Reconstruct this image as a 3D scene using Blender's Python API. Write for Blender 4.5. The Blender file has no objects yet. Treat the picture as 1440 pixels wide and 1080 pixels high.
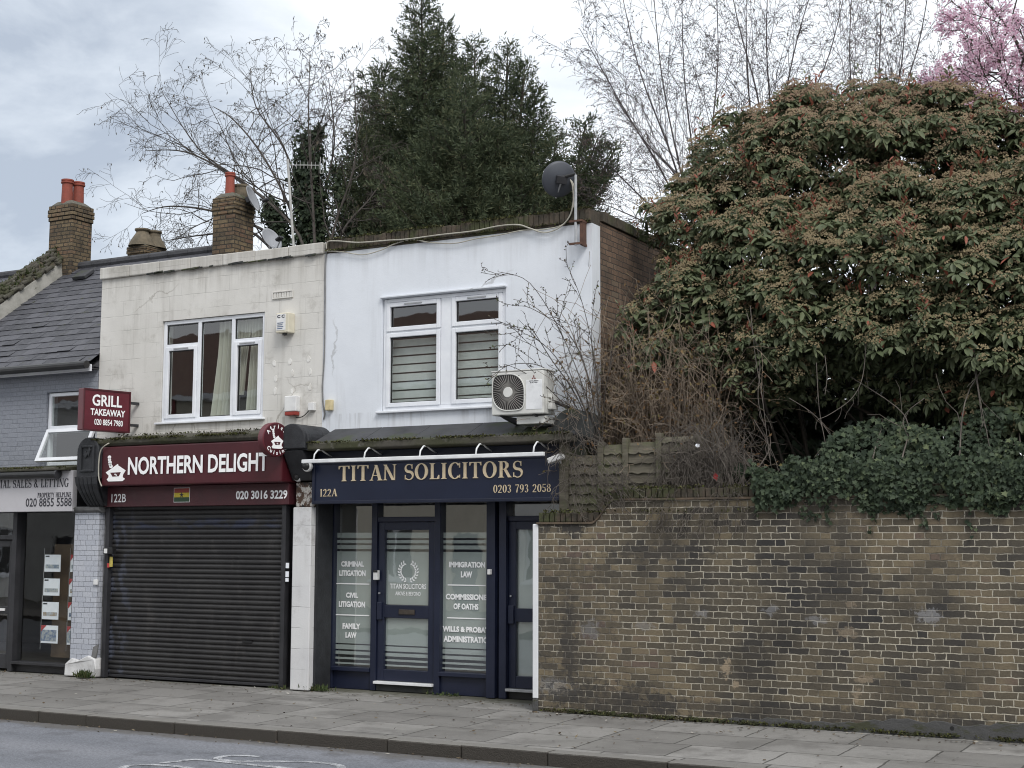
import bpy, math, random
import numpy as np
from mathutils import Vector, Matrix

sc = bpy.context.scene
COL = sc.collection
rad = math.radians
random.seed(7)

# ------------------------------------------------------------------ camera
HC = 1.95
FPX = 2000.0                      # focal length in pixels of the 1440 px wide photograph
YAW, PITCH, ROLL = rad(28.7), rad(6.42), rad(0.13)
fw = np.array([-math.sin(YAW) * math.cos(PITCH), math.cos(YAW) * math.cos(PITCH), math.sin(PITCH)])
_r = np.array([math.cos(YAW), math.sin(YAW), 0.0])
_u = np.cross(_r, fw)
rt = _r * math.cos(ROLL) + _u * math.sin(ROLL)
up = _u * math.cos(ROLL) - _r * math.sin(ROLL)
cd = bpy.data.cameras.new("camera")
cam = bpy.data.objects.new("camera", cd)
COL.objects.link(cam)
cd.sensor_width = 36.0
cd.lens = 36.0 * FPX / 1440.0
cd.clip_start, cd.clip_end = 0.1, 2000.0
cam.matrix_world = Matrix(((rt[0], up[0], -fw[0], 0), (rt[1], up[1], -fw[1], 0), (rt[2], up[2], -fw[2], HC), (0, 0, 0, 1)))
sc.camera = cam

# ------------------------------------------------------------------ sky and sun
SUN_EL, SUN_AZ = rad(48), rad(130)          # azimuth clockwise from +Y: sun high behind the camera's right shoulder
w = bpy.data.worlds.new("World")
sc.world = w
w.use_nodes = True
wn, wl = w.node_tree.nodes, w.node_tree.links
wn.clear()
wo = wn.new("ShaderNodeOutputWorld")
bg = wn.new("ShaderNodeBackground")
bg.inputs[1].default_value = 0.1
wl.new(bg.outputs[0], wo.inputs[0])
sky = wn.new("ShaderNodeTexSky")
sky.sky_type = 'NISHITA'
sky.sun_disc = False
sky.sun_elevation, sky.sun_rotation = SUN_EL, SUN_AZ
sky.air_density, sky.dust_density, sky.ozone_density = 1.0, 1.5, 1.0
tc = wn.new("ShaderNodeTexCoord")
mp = wn.new("ShaderNodeMapping")
mp.inputs['Scale'].default_value = (1, 1, 2.0)
wl.new(tc.outputs['Generated'], mp.inputs[0])
n1 = wn.new("ShaderNodeTexNoise")
n1.inputs['Scale'].default_value = 5.0
n1.inputs['Detail'].default_value = 7
n1.inputs['Roughness'].default_value = 0.56
n1.inputs['Distortion'].default_value = 0.35
wl.new(mp.outputs[0], n1.inputs['Vector'])
# thick blue-grey cloud bank in the left of the sky, thin bright cloud to the right
dt = wn.new("ShaderNodeVectorMath"); dt.operation = 'DOT_PRODUCT'
wl.new(tc.outputs['Generated'], dt.inputs[0])
_d = fw + rt * (-610 / FPX) + up * (400 / FPX); _d /= np.linalg.norm(_d)
dt.inputs[1].default_value = tuple(_d)
mr = wn.new("ShaderNodeMapRange")
mr.inputs['From Min'].default_value, mr.inputs['From Max'].default_value = 0.979, 1.0
mr.inputs['To Min'].default_value, mr.inputs['To Max'].default_value = 0.24, -0.34
wl.new(dt.outputs['Value'], mr.inputs['Value'])
ad = wn.new("ShaderNodeMath"); ad.operation = 'ADD'
wl.new(n1.outputs['Fac'], ad.inputs[0]); wl.new(mr.outputs[0], ad.inputs[1])
cr = wn.new("ShaderNodeValToRGB")
cr.color_ramp.elements[0].position = 0.26
cr.color_ramp.elements[0].color = (0.405, 0.452, 0.525, 1)
cr.color_ramp.elements[1].position = 0.92
cr.color_ramp.elements[1].color = (0.97, 0.98, 0.99, 1)
e = cr.color_ramp.elements.new(0.60); e.color = (0.84, 0.87, 0.91, 1)
e = cr.color_ramp.elements.new(0.42); e.color = (0.63, 0.675, 0.73, 1)
wl.new(ad.outputs[0], cr.inputs[0])
cs = wn.new("ShaderNodeMix"); cs.data_type = 'RGBA'; cs.blend_type = 'MULTIPLY'
cs.inputs['Factor'].default_value = 1.0
wl.new(cr.outputs[0], cs.inputs['A'])
cs.inputs['B'].default_value = (9.4, 9.5, 9.6, 1)
mx = wn.new("ShaderNodeMix"); mx.data_type = 'RGBA'
mx.inputs['Factor'].default_value = 0.9
wl.new(sky.outputs[0], mx.inputs['A']); wl.new(cs.outputs['Result'], mx.inputs['B'])
wl.new(mx.outputs['Result'], bg.inputs[0])

sl = bpy.data.lights.new("sun", 'SUN')
sl.energy, sl.angle, sl.color = 1.5, rad(22), (1.0, 0.97, 0.93)
so = bpy.data.objects.new("sun", sl)
COL.objects.link(so)
sdir = Vector((math.sin(SUN_AZ) * math.cos(SUN_EL), math.cos(SUN_AZ) * math.cos(SUN_EL), math.sin(SUN_EL)))
so.rotation_euler = sdir.to_track_quat('Z', 'Y').to_euler()
so.location = sdir * 60

vs = sc.view_settings
vs.view_transform, vs.look, vs.exposure, vs.gamma = 'Standard', 'None', 0.46, 1.0
sc.cycles.max_bounces = 7
sc.cycles.transparent_max_bounces = 16
sc.cycles.use_denoising = True
sc.cycles.filter_width = 1.05

# ------------------------------------------------------------------ helpers
def ray(px, py):
    return fw + (px - 720) / FPX * rt - (py - 540) / FPX * up

def P(px, py, Y):
    """the point of the plane y=Y behind a photograph pixel, as (x, z)"""
    d = ray(px, py); t = Y / d[1]
    return d[0] * t, HC + d[2] * t

def P3(px, py, Y):
    x, z = P(px, py, Y)
    return (x, Y, z)

def G(px, py, z):
    d = ray(px, py); t = (z - HC) / d[2]
    return (d[0] * t, d[1] * t, z)

class MB:
    """collects shapes in world coordinates and links them as one mesh object"""
    def __init__(s):
        s.v = []; s.f = []
    def add(s, vs, fs):
        b = len(s.v); s.v += [tuple(p) for p in vs]; s.f += [tuple(i + b for i in f) for f in fs]; return s
    def box(s, x0, x1, y0, y1, z0, z1):
        return s.add([(x0, y0, z0), (x1, y0, z0), (x1, y1, z0), (x0, y1, z0), (x0, y0, z1), (x1, y0, z1), (x1, y1, z1), (x0, y1, z1)],
                     [(0, 3, 2, 1), (4, 5, 6, 7), (0, 1, 5, 4), (1, 2, 6, 5), (2, 3, 7, 6), (3, 0, 4, 7)])
    def obox(s, c, ax, ay, az):
        c, ax, ay, az = map(Vector, (c, ax, ay, az)); vs = []
        for k in (-1, 1):
            for i, j in ((-1, -1), (1, -1), (1, 1), (-1, 1)):
                vs.append(c + ax * i + ay * j + az * k)
        return s.add(vs, [(0, 3, 2, 1), (4, 5, 6, 7), (0, 1, 5, 4), (1, 2, 6, 5), (2, 3, 7, 6), (3, 0, 4, 7)])
    def ring(s, x0, x1, y0, y1, z0, z1, wl, wr=None, wb=None, wt=None):
        wr = wl if wr is None else wr; wb = wl if wb is None else wb; wt = wl if wt is None else wt
        s.box(x0, x0 + wl, y0, y1, z0, z1); s.box(x1 - wr, x1, y0, y1, z0, z1)
        s.box(x0 + wl, x1 - wr, y0, y1, z0, z0 + wb); s.box(x0 + wl, x1 - wr, y0, y1, z1 - wt, z1); return s
    def prism(s, poly, f0, f1):
        """poly: 2-D outline, f0/f1 map (a,b) to the 3-D points of the two caps"""
        n = len(poly)
        return s.add([f0(*p) for p in poly] + [f1(*p) for p in poly],
                     [tuple(range(n - 1, -1, -1)), tuple(range(n, 2 * n))] + [(i, (i + 1) % n, n + (i + 1) % n, n + i) for i in range(n)])
    def prismY(s, poly, y0, y1):
        return s.prism(poly, lambda a, b: (a, y1, b), lambda a, b: (a, y0, b))
    def prismX(s, poly, x0, x1):
        return s.prism(poly, lambda a, b: (x0, a, b), lambda a, b: (x1, a, b))
    def tube(s, pts, r, n=8, caps=True):
        pts = [Vector(p) for p in pts]; m = len(pts)
        rs = r if hasattr(r, '__len__') else [r] * m
        t0 = (pts[1] - pts[0]).normalized()
        a = t0.orthogonal().normalized(); vs = []
        for i, p in enumerate(pts):
            t = (pts[min(i + 1, m - 1)] - pts[max(i - 1, 0)]).normalized()
            a = (a - t * a.dot(t)); a = a.normalized() if a.length > 1e-6 else t.orthogonal().normalized()
            b = t.cross(a)
            for k in range(n):
                an = 2 * math.pi * k / n
                vs.append(p + (a * math.cos(an) + b * math.sin(an)) * rs[i])
        fs = [(i * n + k, i * n + (k + 1) % n, (i + 1) * n + (k + 1) % n, (i + 1) * n + k) for i in range(m - 1) for k in range(n)]
        if caps:
            fs += [tuple(range(n - 1, -1, -1)), tuple((m - 1) * n + k for k in range(n))]
        return s.add(vs, fs)
    def lathe(s, prof, c, axis=(0, 0, 1), n=24):
        ax = Vector(axis).normalized(); a = ax.orthogonal().normalized(); b = ax.cross(a); c = Vector(c); vs = []
        for r, h in prof:
            for k in range(n):
                an = 2 * math.pi * k / n
                vs.append(c + ax * h + (a * math.cos(an) + b * math.sin(an)) * r)
        m = len(prof)
        fs = [(i * n + k, i * n + (k + 1) % n, (i + 1) * n + (k + 1) % n, (i + 1) * n + k) for i in range(m - 1) for k in range(n)]
        fs += [tuple(range(n - 1, -1, -1)), tuple((m - 1) * n + k for k in range(n))]
        return s.add(vs, fs)
    def build(s, name, m, parent=None, bevel=0, smooth=False, label=None):
        off = wloc(parent)
        me = bpy.data.meshes.new(name)
        me.from_pydata([(p[0] - off[0], p[1] - off[1], p[2] - off[2]) for p in s.v], [], s.f)
        return link(name, me, m, parent, bevel, smooth, label)

def wloc(o):
    t = Vector((0, 0, 0))
    while o is not None:
        t += o.location; o = o.parent
    return t

def link(name, me, m, parent=None, bevel=0, smooth=False, label=None):
    o = bpy.data.objects.new(name, me)
    COL.objects.link(o)
    if m is not None:
        me.materials.append(m)
    if smooth:
        me.polygons.foreach_set('use_smooth', [True] * len(me.polygons))
    if bevel:
        b = o.modifiers.new("bevel", 'BEVEL'); b.width = bevel; b.segments = 2; b.limit_method = 'ANGLE'; b.angle_limit = rad(40)
    if parent is not None:
        o.parent = parent
    if label:
        o['label'] = label
    return o

def thing(name, label, cat, loc=(0, 0, 0), group=None):
    o = bpy.data.objects.new(name, None)
    COL.objects.link(o)
    o.location = loc; o.empty_display_size = 0.2
    return tag(o, label, cat, group)

def tag(o, label, cat, group=None):
    o['label'] = label; o['category'] = cat
    if group: o['group'] = group
    return o

def structure(o):
    o['kind'] = 'structure'; return o

def dup(root, loc, label=None):
    r = root.copy(); COL.objects.link(r); r.location = loc
    if label: r['label'] = label
    for ch in list(root.children):
        c = ch.copy(); COL.objects.link(c); c.parent = r
        for g in ch.children:
            d = g.copy(); COL.objects.link(d); d.parent = c
    return r

# ---- materials
def newmat(name):
    m = bpy.data.materials.new(name); m.use_nodes = True
    nt = m.node_tree; nt.nodes.clear()
    out = nt.nodes.new("ShaderNodeOutputMaterial")
    b = nt.nodes.new("ShaderNodeBsdfPrincipled")
    nt.links.new(b.outputs[0], out.inputs[0])
    return m, nt, b, out

def N(nt, t, **kw):
    n = nt.nodes.new(t)
    for k, v in kw.items():
        setattr(n, k, v)
    return n

def setin(nt, sock, v):
    if isinstance(v, bpy.types.NodeSocket): nt.links.new(v, sock)
    else: sock.default_value = v

def M(nt, op, a, b=0.0, c=None):
    n = N(nt, "ShaderNodeMath", operation=op)
    setin(nt, n.inputs[0], a); setin(nt, n.inputs[1], b)
    if c is not None: setin(nt, n.inputs[2], c)
    return n.outputs[0]

def sstep(nt, v, lo, hi):
    n = N(nt, "ShaderNodeMapRange", interpolation_type='SMOOTHSTEP')
    setin(nt, n.inputs[0], v); n.inputs[1].default_value = lo; n.inputs[2].default_value = hi
    return n.outputs[0]

def mixc(nt, f, a, b, blend='MIX'):
    n = N(nt, "ShaderNodeMix", data_type='RGBA', blend_type=blend)
    setin(nt, n.inputs['Factor'], f)
    setin(nt, n.inputs['A'], a if isinstance(a, bpy.types.NodeSocket) else tuple(a) + (1,) * (4 - len(a)))
    setin(nt, n.inputs['B'], b if isinstance(b, bpy.types.NodeSocket) else tuple(b) + (1,) * (4 - len(b)))
    return n.outputs['Result']

def pos(nt):
    return N(nt, "ShaderNodeNewGeometry").outputs['Position']

def noise(nt, vec, scale, detail=4, rough=0.55, stretch=None):
    if stretch:
        mpn = N(nt, "ShaderNodeMapping"); mpn.inputs['Scale'].default_value = stretch
        nt.links.new(vec, mpn.inputs[0]); vec = mpn.outputs[0]
    n = N(nt, "ShaderNodeTexNoise")
    n.inputs['Scale'].default_value = scale; n.inputs['Detail'].default_value = detail; n.inputs['Roughness'].default_value = rough
    nt.links.new(vec, n.inputs['Vector'])
    return n.outputs['Fac']

def bump(nt, b, h, strength=0.3, dist=0.01, prev=None):
    n = N(nt, "ShaderNodeBump"); n.inputs['Strength'].default_value = strength; n.inputs['Distance'].default_value = dist
    setin(nt, n.inputs['Height'], h)
    if prev is not None: nt.links.new(prev, n.inputs['Normal'])
    nt.links.new(n.outputs[0], b.inputs['Normal'])
    return n.outputs[0]

def matn(name, c1, c2=None, scale=6.0, rough=0.7, lo=0.35, hi=0.65, bmp=0.0, bscale=60.0, stretch=None, metal=0.0, c3=None, s3=1.2, t3=(0.52, 0.68), spec=None):
    m, nt, b, out = newmat(name)
    p = pos(nt)
    c2 = c2 or tuple(x * 0.82 for x in c1)
    c = mixc(nt, sstep(nt, noise(nt, p, scale, 6, 0.6, stretch), lo, hi), c1, c2)
    if c3:
        c = mixc(nt, sstep(nt, noise(nt, p, s3, 8, 0.68), t3[0], t3[1]), c, c3)
    nt.links.new(c, b.inputs['Base Color'])
    b.inputs['Roughness'].default_value = rough; b.inputs['Metallic'].default_value = metal
    if spec is not None: b.inputs['Specular IOR Level'].default_value = spec
    if bmp: bump(nt, b, noise(nt, p, bscale, 5, 0.6), bmp, 0.01)
    return m

def brickmat(name, ramp, mortar, course=0.073, period=0.335, joint=0.0055, wob=0.006, grime=(0.03, 0.028, 0.026), gt=(0.5, 0.66), gs=0.8, gamt=0.8, smear=0.0, pale=None, rough=0.88, depth=0.006, palet=(0.62, 0.7), spots=(), dirtym=0.0):
    """Flemish bond: stretcher and header in turn, u runs along x+y, v up"""
    m, nt, b, out = newmat(name)
    p = pos(nt)
    dn = N(nt, "ShaderNodeTexNoise"); dn.inputs['Scale'].default_value = 9.0; dn.inputs['Detail'].default_value = 3
    nt.links.new(p, dn.inputs['Vector'])
    d0 = N(nt, "ShaderNodeVectorMath", operation='SUBTRACT'); nt.links.new(dn.outputs['Color'], d0.inputs[0]); d0.inputs[1].default_value = (.5, .5, .5)
    d1 = N(nt, "ShaderNodeVectorMath", operation='SCALE'); nt.links.new(d0.outputs[0], d1.inputs[0]); d1.inputs[3].default_value = wob * 2.4
    d2 = N(nt, "ShaderNodeVectorMath", operation='ADD'); nt.links.new(p, d2.inputs[0]); nt.links.new(d1.outputs[0], d2.inputs[1])
    sp = N(nt, "ShaderNodeSeparateXYZ"); nt.links.new(d2.outputs[0], sp.inputs[0])
    u = M(nt, 'ADD', sp.outputs[0], sp.outputs[1])
    vv = M(nt, 'DIVIDE', M(nt, 'ADD', sp.outputs[2], 5.0), course)
    row = M(nt, 'FLOOR', vv)
    fv = M(nt, 'FRACT', vv)
    rj = N(nt, "ShaderNodeTexWhiteNoise", noise_dimensions='1D'); nt.links.new(row, rj.inputs['W'])
    uu = M(nt, 'ADD', M(nt, 'ADD', M(nt, 'DIVIDE', M(nt, 'ADD', u, 90.0), period), M(nt, 'MULTIPLY', row, 0.5)), M(nt, 'MULTIPLY', rj.outputs[0], 0.12))
    fu = M(nt, 'FRACT', uu)
    hd = M(nt, 'GREATER_THAN', fu, 0.667)
    du = M(nt, 'MULTIPLY', M(nt, 'MINIMUM', M(nt, 'MINIMUM', fu, M(nt, 'SUBTRACT', 1.0, fu)), M(nt, 'ABSOLUTE', M(nt, 'SUBTRACT', fu, 0.667))), period)
    dv = M(nt, 'MULTIPLY', M(nt, 'MINIMUM', fv, M(nt, 'SUBTRACT', 1.0, fv)), course)
    dd = M(nt, 'MINIMUM', du, dv)
    nj = noise(nt, p, 38, 4, 0.65)
    mort = M(nt, 'SUBTRACT', 1.0, sstep(nt, M(nt, 'ADD', dd, M(nt, 'MULTIPLY', M(nt, 'SUBTRACT', nj, 0.5), 0.011)), joint - 0.002, joint + 0.0025))
    bid = N(nt, "ShaderNodeCombineXYZ")
    nt.links.new(M(nt, 'ADD', M(nt, 'FLOOR', uu), M(nt, 'MULTIPLY', hd, 0.5)), bid.inputs[0]); nt.links.new(row, bid.inputs[1])
    wnn = N(nt, "ShaderNodeTexWhiteNoise", noise_dimensions='2D'); nt.links.new(bid.outputs[0], wnn.inputs['Vector'])
    rp = N(nt, "ShaderNodeValToRGB"); els = rp.color_ramp.elements
    while len(els) < len(ramp): els.new(0.5)
    for i, c in enumerate(ramp):
        els[i].position = i / (len(ramp) - 1); els[i].color = tuple(c) + (1,)
    big = noise(nt, p, 0.9, 4, 0.6)
    nt.links.new(M(nt, 'ADD', M(nt, 'MULTIPLY', wnn.outputs['Value'], 0.60), M(nt, 'SUBTRACT', M(nt, 'MULTIPLY', big, 1.5), 0.55)), rp.inputs[0])
    fine = noise(nt, p, 45, 6, 0.65)
    c = mixc(nt, 0.75, rp.outputs[0], mixc(nt, fine, (0.45, 0.45, 0.45), (1.45, 1.45, 1.45)), 'MULTIPLY')
    mc = mixc(nt, noise(nt, p, 5.0, 5), tuple(x * 0.6 for x in mortar), tuple(min(1, x * 1.25) for x in mortar))
    if dirtym:
        mc = mixc(nt, M(nt, 'MULTIPLY', sstep(nt, noise(nt, p, 1.7, 6, 0.65), 0.42, 0.64), dirtym), mc, (0.075, 0.065, 0.052))
    c = mixc(nt, mort, c, mc)
    g = M(nt, 'MULTIPLY', sstep(nt, noise(nt, p, gs, 9, 0.7), gt[0], gt[1]), gamt)
    c = mixc(nt, g, c, grime)
    if pale:
        c = mixc(nt, M(nt, 'MULTIPLY', sstep(nt, noise(nt, p, 2.6, 6, 0.7, (1, 1, 1.5)), palet[0], palet[1]), 0.6), c, pale)
    if spots:
        ps = N(nt, "ShaderNodeSeparateXYZ"); nt.links.new(p, ps.inputs[0])
        en = M(nt, 'MULTIPLY', M(nt, 'SUBTRACT', noise(nt, p, 17, 8, 0.75), 0.5), 4.6)
        for (sx, sz, rx_, rz_, col_, amt) in spots:
            ex = M(nt, 'POWER', M(nt, 'ABSOLUTE', M(nt, 'DIVIDE', M(nt, 'SUBTRACT', ps.outputs[0], sx), rx_)), 2.0)
            ez_ = M(nt, 'POWER', M(nt, 'ABSOLUTE', M(nt, 'DIVIDE', M(nt, 'SUBTRACT', ps.outputs[2], sz), rz_)), 2.0)
            dq = M(nt, 'ADD', M(nt, 'SQRT', M(nt, 'ADD', ex, ez_)), en)
            c = mixc(nt, M(nt, 'MULTIPLY', M(nt, 'SUBTRACT', 1.0, sstep(nt, dq, 0.6, 1.0)), amt), c, mixc(nt, fine, tuple(q * .6 for q in col_), tuple(q * 1.35 for q in col_)))
    nt.links.new(c, b.inputs['Base Color'])
    b.inputs['Roughness'].default_value = rough
    b.inputs['Specular IOR Level'].default_value = 0.25
    h = M(nt, 'ADD', M(nt, 'MULTIPLY', M(nt, 'SUBTRACT', 1.0, mort), 1.0), M(nt, 'MULTIPLY', fine, 0.55))
    bump(nt, b, h, 0.75, depth)
    return m

def glassmat(name, ior=2.3, tint=(0.85, 0.9, 0.88)):
    m = bpy.data.materials.new(name); m.use_nodes = True
    nt = m.node_tree; nt.nodes.clear()
    out = N(nt, "ShaderNodeOutputMaterial"); mxs = N(nt, "ShaderNodeMixShader")
    lw_ = N(nt, "ShaderNodeLayerWeight"); f0 = ((ior - 1) / (ior + 1)) ** 2
    fr = M(nt, 'ADD', f0, M(nt, 'MULTIPLY', M(nt, 'POWER', lw_.outputs['Facing'], 5.0), 1 - f0))
    tr = N(nt, "ShaderNodeBsdfTransparent"); tr.inputs[0].default_value = tuple(tint) + (1,)
    gl = N(nt, "ShaderNodeBsdfGlossy"); gl.inputs['Roughness'].default_value = 0.015
    p = pos(nt)
    bn = N(nt, "ShaderNodeBump"); bn.inputs['Strength'].default_value = 0.06; bn.inputs['Distance'].default_value = 0.02
    nt.links.new(noise(nt, p, 2.2, 2), bn.inputs['Height'])
    nt.links.new(bn.outputs[0], gl.inputs['Normal'])
    nt.links.new(fr, mxs.inputs[0]); nt.links.new(tr.outputs[0], mxs.inputs[1]); nt.links.new(gl.outputs[0], mxs.inputs[2])
    nt.links.new(mxs.outputs[0], out.inputs[0])
    return m

def leafmat(name, ramp, rough=0.5, trans=0.25, spec=0.4):
    """leaf colours by a per-leaf random number stored on the mesh as 'tint'"""
    m, nt, b, out = newmat(name)
    at = N(nt, "ShaderNodeAttribute"); at.attribute_name = 'tint'
    rp = N(nt, "ShaderNodeValToRGB"); els = rp.color_ramp.elements
    while len(els) < len(ramp): els.new(0.5)
    for i, (ps, c) in enumerate(ramp):
        els[i].position = ps; els[i].color = tuple(c) + (1,)
    nt.links.new(at.outputs['Fac'], rp.inputs[0])
    nt.links.new(rp.outputs[0], b.inputs['Base Color'])
    b.inputs['Roughness'].default_value = rough; b.inputs['Specular IOR Level'].default_value = spec
    if trans:
        tl = N(nt, "ShaderNodeBsdfTranslucent"); nt.links.new(rp.outputs[0], tl.inputs[0])
        ms = N(nt, "ShaderNodeMixShader"); ms.inputs[0].default_value = trans
        nt.links.new(b.outputs[0], ms.inputs[1]); nt.links.new(tl.outputs[0], ms.inputs[2]); nt.links.new(ms.outputs[0], out.inputs[0])
    return m

MT = {}
MT['white_frame'] = matn('white_upvc', (0.78, 0.80, 0.83), (0.70, 0.72, 0.76), 2.5, 0.35)
MT['navy'] = matn('navy_paint', (0.009, 0.013, 0.031), (0.013, 0.017, 0.038), 3.0, 0.38, spec=0.5)
MT['navy_sign'] = matn('navy_sign_paint', (0.010, 0.015, 0.038), (0.012, 0.018, 0.044), 2.0, 0.33, spec=0.5)
MT['maroon'] = matn('maroon_sign_face', (0.068, 0.009, 0.014), (0.056, 0.008, 0.013), 2.0, 0.38, c3=(0.095, 0.035, 0.036), s3=2.2, t3=(0.55, 0.8))
MT['maroon_dull'] = matn('maroon_metal', (0.072, 0.017, 0.022), (0.055, 0.013, 0.018), 3.0, 0.45, c3=(0.105, 0.055, 0.055), s3=3.0, t3=(0.52, 0.78))
MT['cream_text'] = matn('cream_letters', (0.72, 0.60, 0.42), (0.66, 0.54, 0.36), 20, 0.5)
MT['white_text'] = matn('white_letters', (0.92, 0.92, 0.92), (0.88, 0.88, 0.88), 20, 0.5)
MT['black_text'] = matn('black_letters', (0.02, 0.022, 0.03), (0.03, 0.03, 0.04), 20, 0.5)
MT['charcoal'] = matn('charcoal_metal', (0.022, 0.022, 0.025), (0.032, 0.032, 0.036), 4, 0.45)
MT['black'] = matn('black_plastic', (0.012, 0.012, 0.013), (0.02, 0.02, 0.02), 8, 0.4)
MT['steel'] = matn('galvanised_steel', (0.45, 0.46, 0.47), (0.36, 0.37, 0.38), 12, 0.45, metal=0.6)
MT['white_metal'] = matn('white_metal', (0.78, 0.79, 0.80), (0.66, 0.67, 0.68), 6, 0.35)
MT['ac_white'] = matn('ac_casing', (0.66, 0.66, 0.63), (0.58, 0.58, 0.55), 3, 0.45, c3=(0.40, 0.39, 0.34), s3=3, t3=(0.6, 0.75))
MT['cream_plastic'] = matn('cream_plastic', (0.66, 0.62, 0.50), (0.58, 0.54, 0.43), 6, 0.5)
MT['white_plastic'] = matn('white_plastic', (0.75, 0.75, 0.74), (0.66, 0.66, 0.66), 6, 0.45)
MT['red_plastic'] = matn('red_plastic', (0.30, 0.035, 0.025), (0.25, 0.03, 0.02), 6, 0.4)
MT['rust'] = matn('rusty_iron', (0.07, 0.035, 0.025), (0.12, 0.06, 0.04), 14, 0.8)
MT['glass'] = glassmat('window_glass')
MT['glass_shop'] = glassmat('shop_glass', 3.0, (0.95, 0.97, 0.96))
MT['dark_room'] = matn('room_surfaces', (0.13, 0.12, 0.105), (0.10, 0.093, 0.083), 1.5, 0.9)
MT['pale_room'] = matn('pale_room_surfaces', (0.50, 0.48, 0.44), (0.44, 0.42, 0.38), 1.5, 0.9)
MT['glass_agent'] = glassmat('agent_shop_glass', 1.75, (0.95, 0.97, 0.96))
MT['film'] = matn('frosted_film', (0.45, 0.495, 0.48), (0.41, 0.455, 0.435), 0.8, 0.6)
MT['lead'] = matn('lead_flashing', (0.026, 0.027, 0.030), (0.048, 0.049, 0.054), 2.2, 0.6, c3=(0.035, 0.045, 0.015), s3=1.6, t3=(0.5, 0.62), bmp=0.2, bscale=20)
MT['moss_ledge'] = matn('mossy_ledge', (0.070, 0.064, 0.052), (0.040, 0.042, 0.018), 2.6, 0.9, bmp=0.8, bscale=45, c3=(0.10, 0.095, 0.08), s3=5, t3=(0.55, 0.66), stretch=(0.5, 1, 1))
MT['moss_stone'] = matn('moss_stone', (0.028, 0.030, 0.030), (0.040, 0.043, 0.042), 4, 0.85, bmp=0.7, bscale=30, c3=(0.055, 0.060, 0.024), s3=2.4, t3=(0.5, 0.64))
MT['dark_stucco'] = matn('black_painted_stucco', (0.016, 0.017, 0.020), (0.026, 0.028, 0.032), 7, 0.6, bmp=0.5, bscale=40, c3=(0.06, 0.06, 0.06), s3=9, t3=(0.64, 0.72))
MT['grey_jamb'] = matn('grey_render', (0.17, 0.17, 0.17), (0.10, 0.10, 0.10), 5, 0.85, bmp=0.4, bscale=40, c3=(0.05, 0.05, 0.045), s3=2.5)
MT['terracotta'] = matn('terracotta', (0.27, 0.062, 0.040), (0.20, 0.050, 0.034), 5, 0.75, bmp=0.2)
MT['buff_pot'] = matn('weathered_buff_clay', (0.16, 0.13, 0.09), (0.10, 0.085, 0.06), 6, 0.9, bmp=0.4)
MT['mortar_cap'] = matn('mortar_flaunching', (0.13, 0.12, 0.10), (0.08, 0.08, 0.06), 8, 0.95, bmp=0.8, c3=(0.06, 0.065, 0.03), s3=4)
MT['twig'] = matn('bare_bark', (0.070, 0.060, 0.052), (0.045, 0.038, 0.034), 8, 0.9)
MT['birch_twig'] = matn('birch_bark', (0.075, 0.060, 0.060), (0.050, 0.042, 0.043), 5, 0.85)
MT['bark'] = matn('rough_bark', (0.06, 0.048, 0.038), (0.035, 0.03, 0.024), 10, 0.95, bmp=0.8, bscale=30)
MT['bramble'] = matn('dry_bramble_stems', (0.245, 0.19, 0.14), (0.15, 0.118, 0.09), 4, 0.9, c3=(0.34, 0.275, 0.20), s3=3)
MT['bramble_grey'] = matn('grey_bramble_stems', (0.130, 0.112, 0.095), (0.075, 0.064, 0.055), 4, 0.9)
MT['fence_wood'] = matn('weathered_fence_wood', (0.135, 0.122, 0.092), (0.080, 0.070, 0.052), 3, 0.9, stretch=(1, 1, 9), bmp=0.5, bscale=40, c3=(0.095, 0.100, 0.052), s3=2.4, t3=(0.5, 0.66))
MT['slate_edge'] = matn('slate_ridge', (0.055, 0.056, 0.062), (0.035, 0.036, 0.04), 6, 0.8, bmp=0.4)
MT['paper'] = matn('paper', (0.86, 0.88, 0.92), (0.80, 0.83, 0.88), 9, 0.6)
MT['stone_coping'] = matn('concrete_coping', (0.34, 0.33, 0.30), (0.24, 0.235, 0.21), 4, 0.9, bmp=0.5, bscale=35, c3=(0.05, 0.055, 0.025), s3=2.6, t3=(0.6, 0.68))

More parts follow.
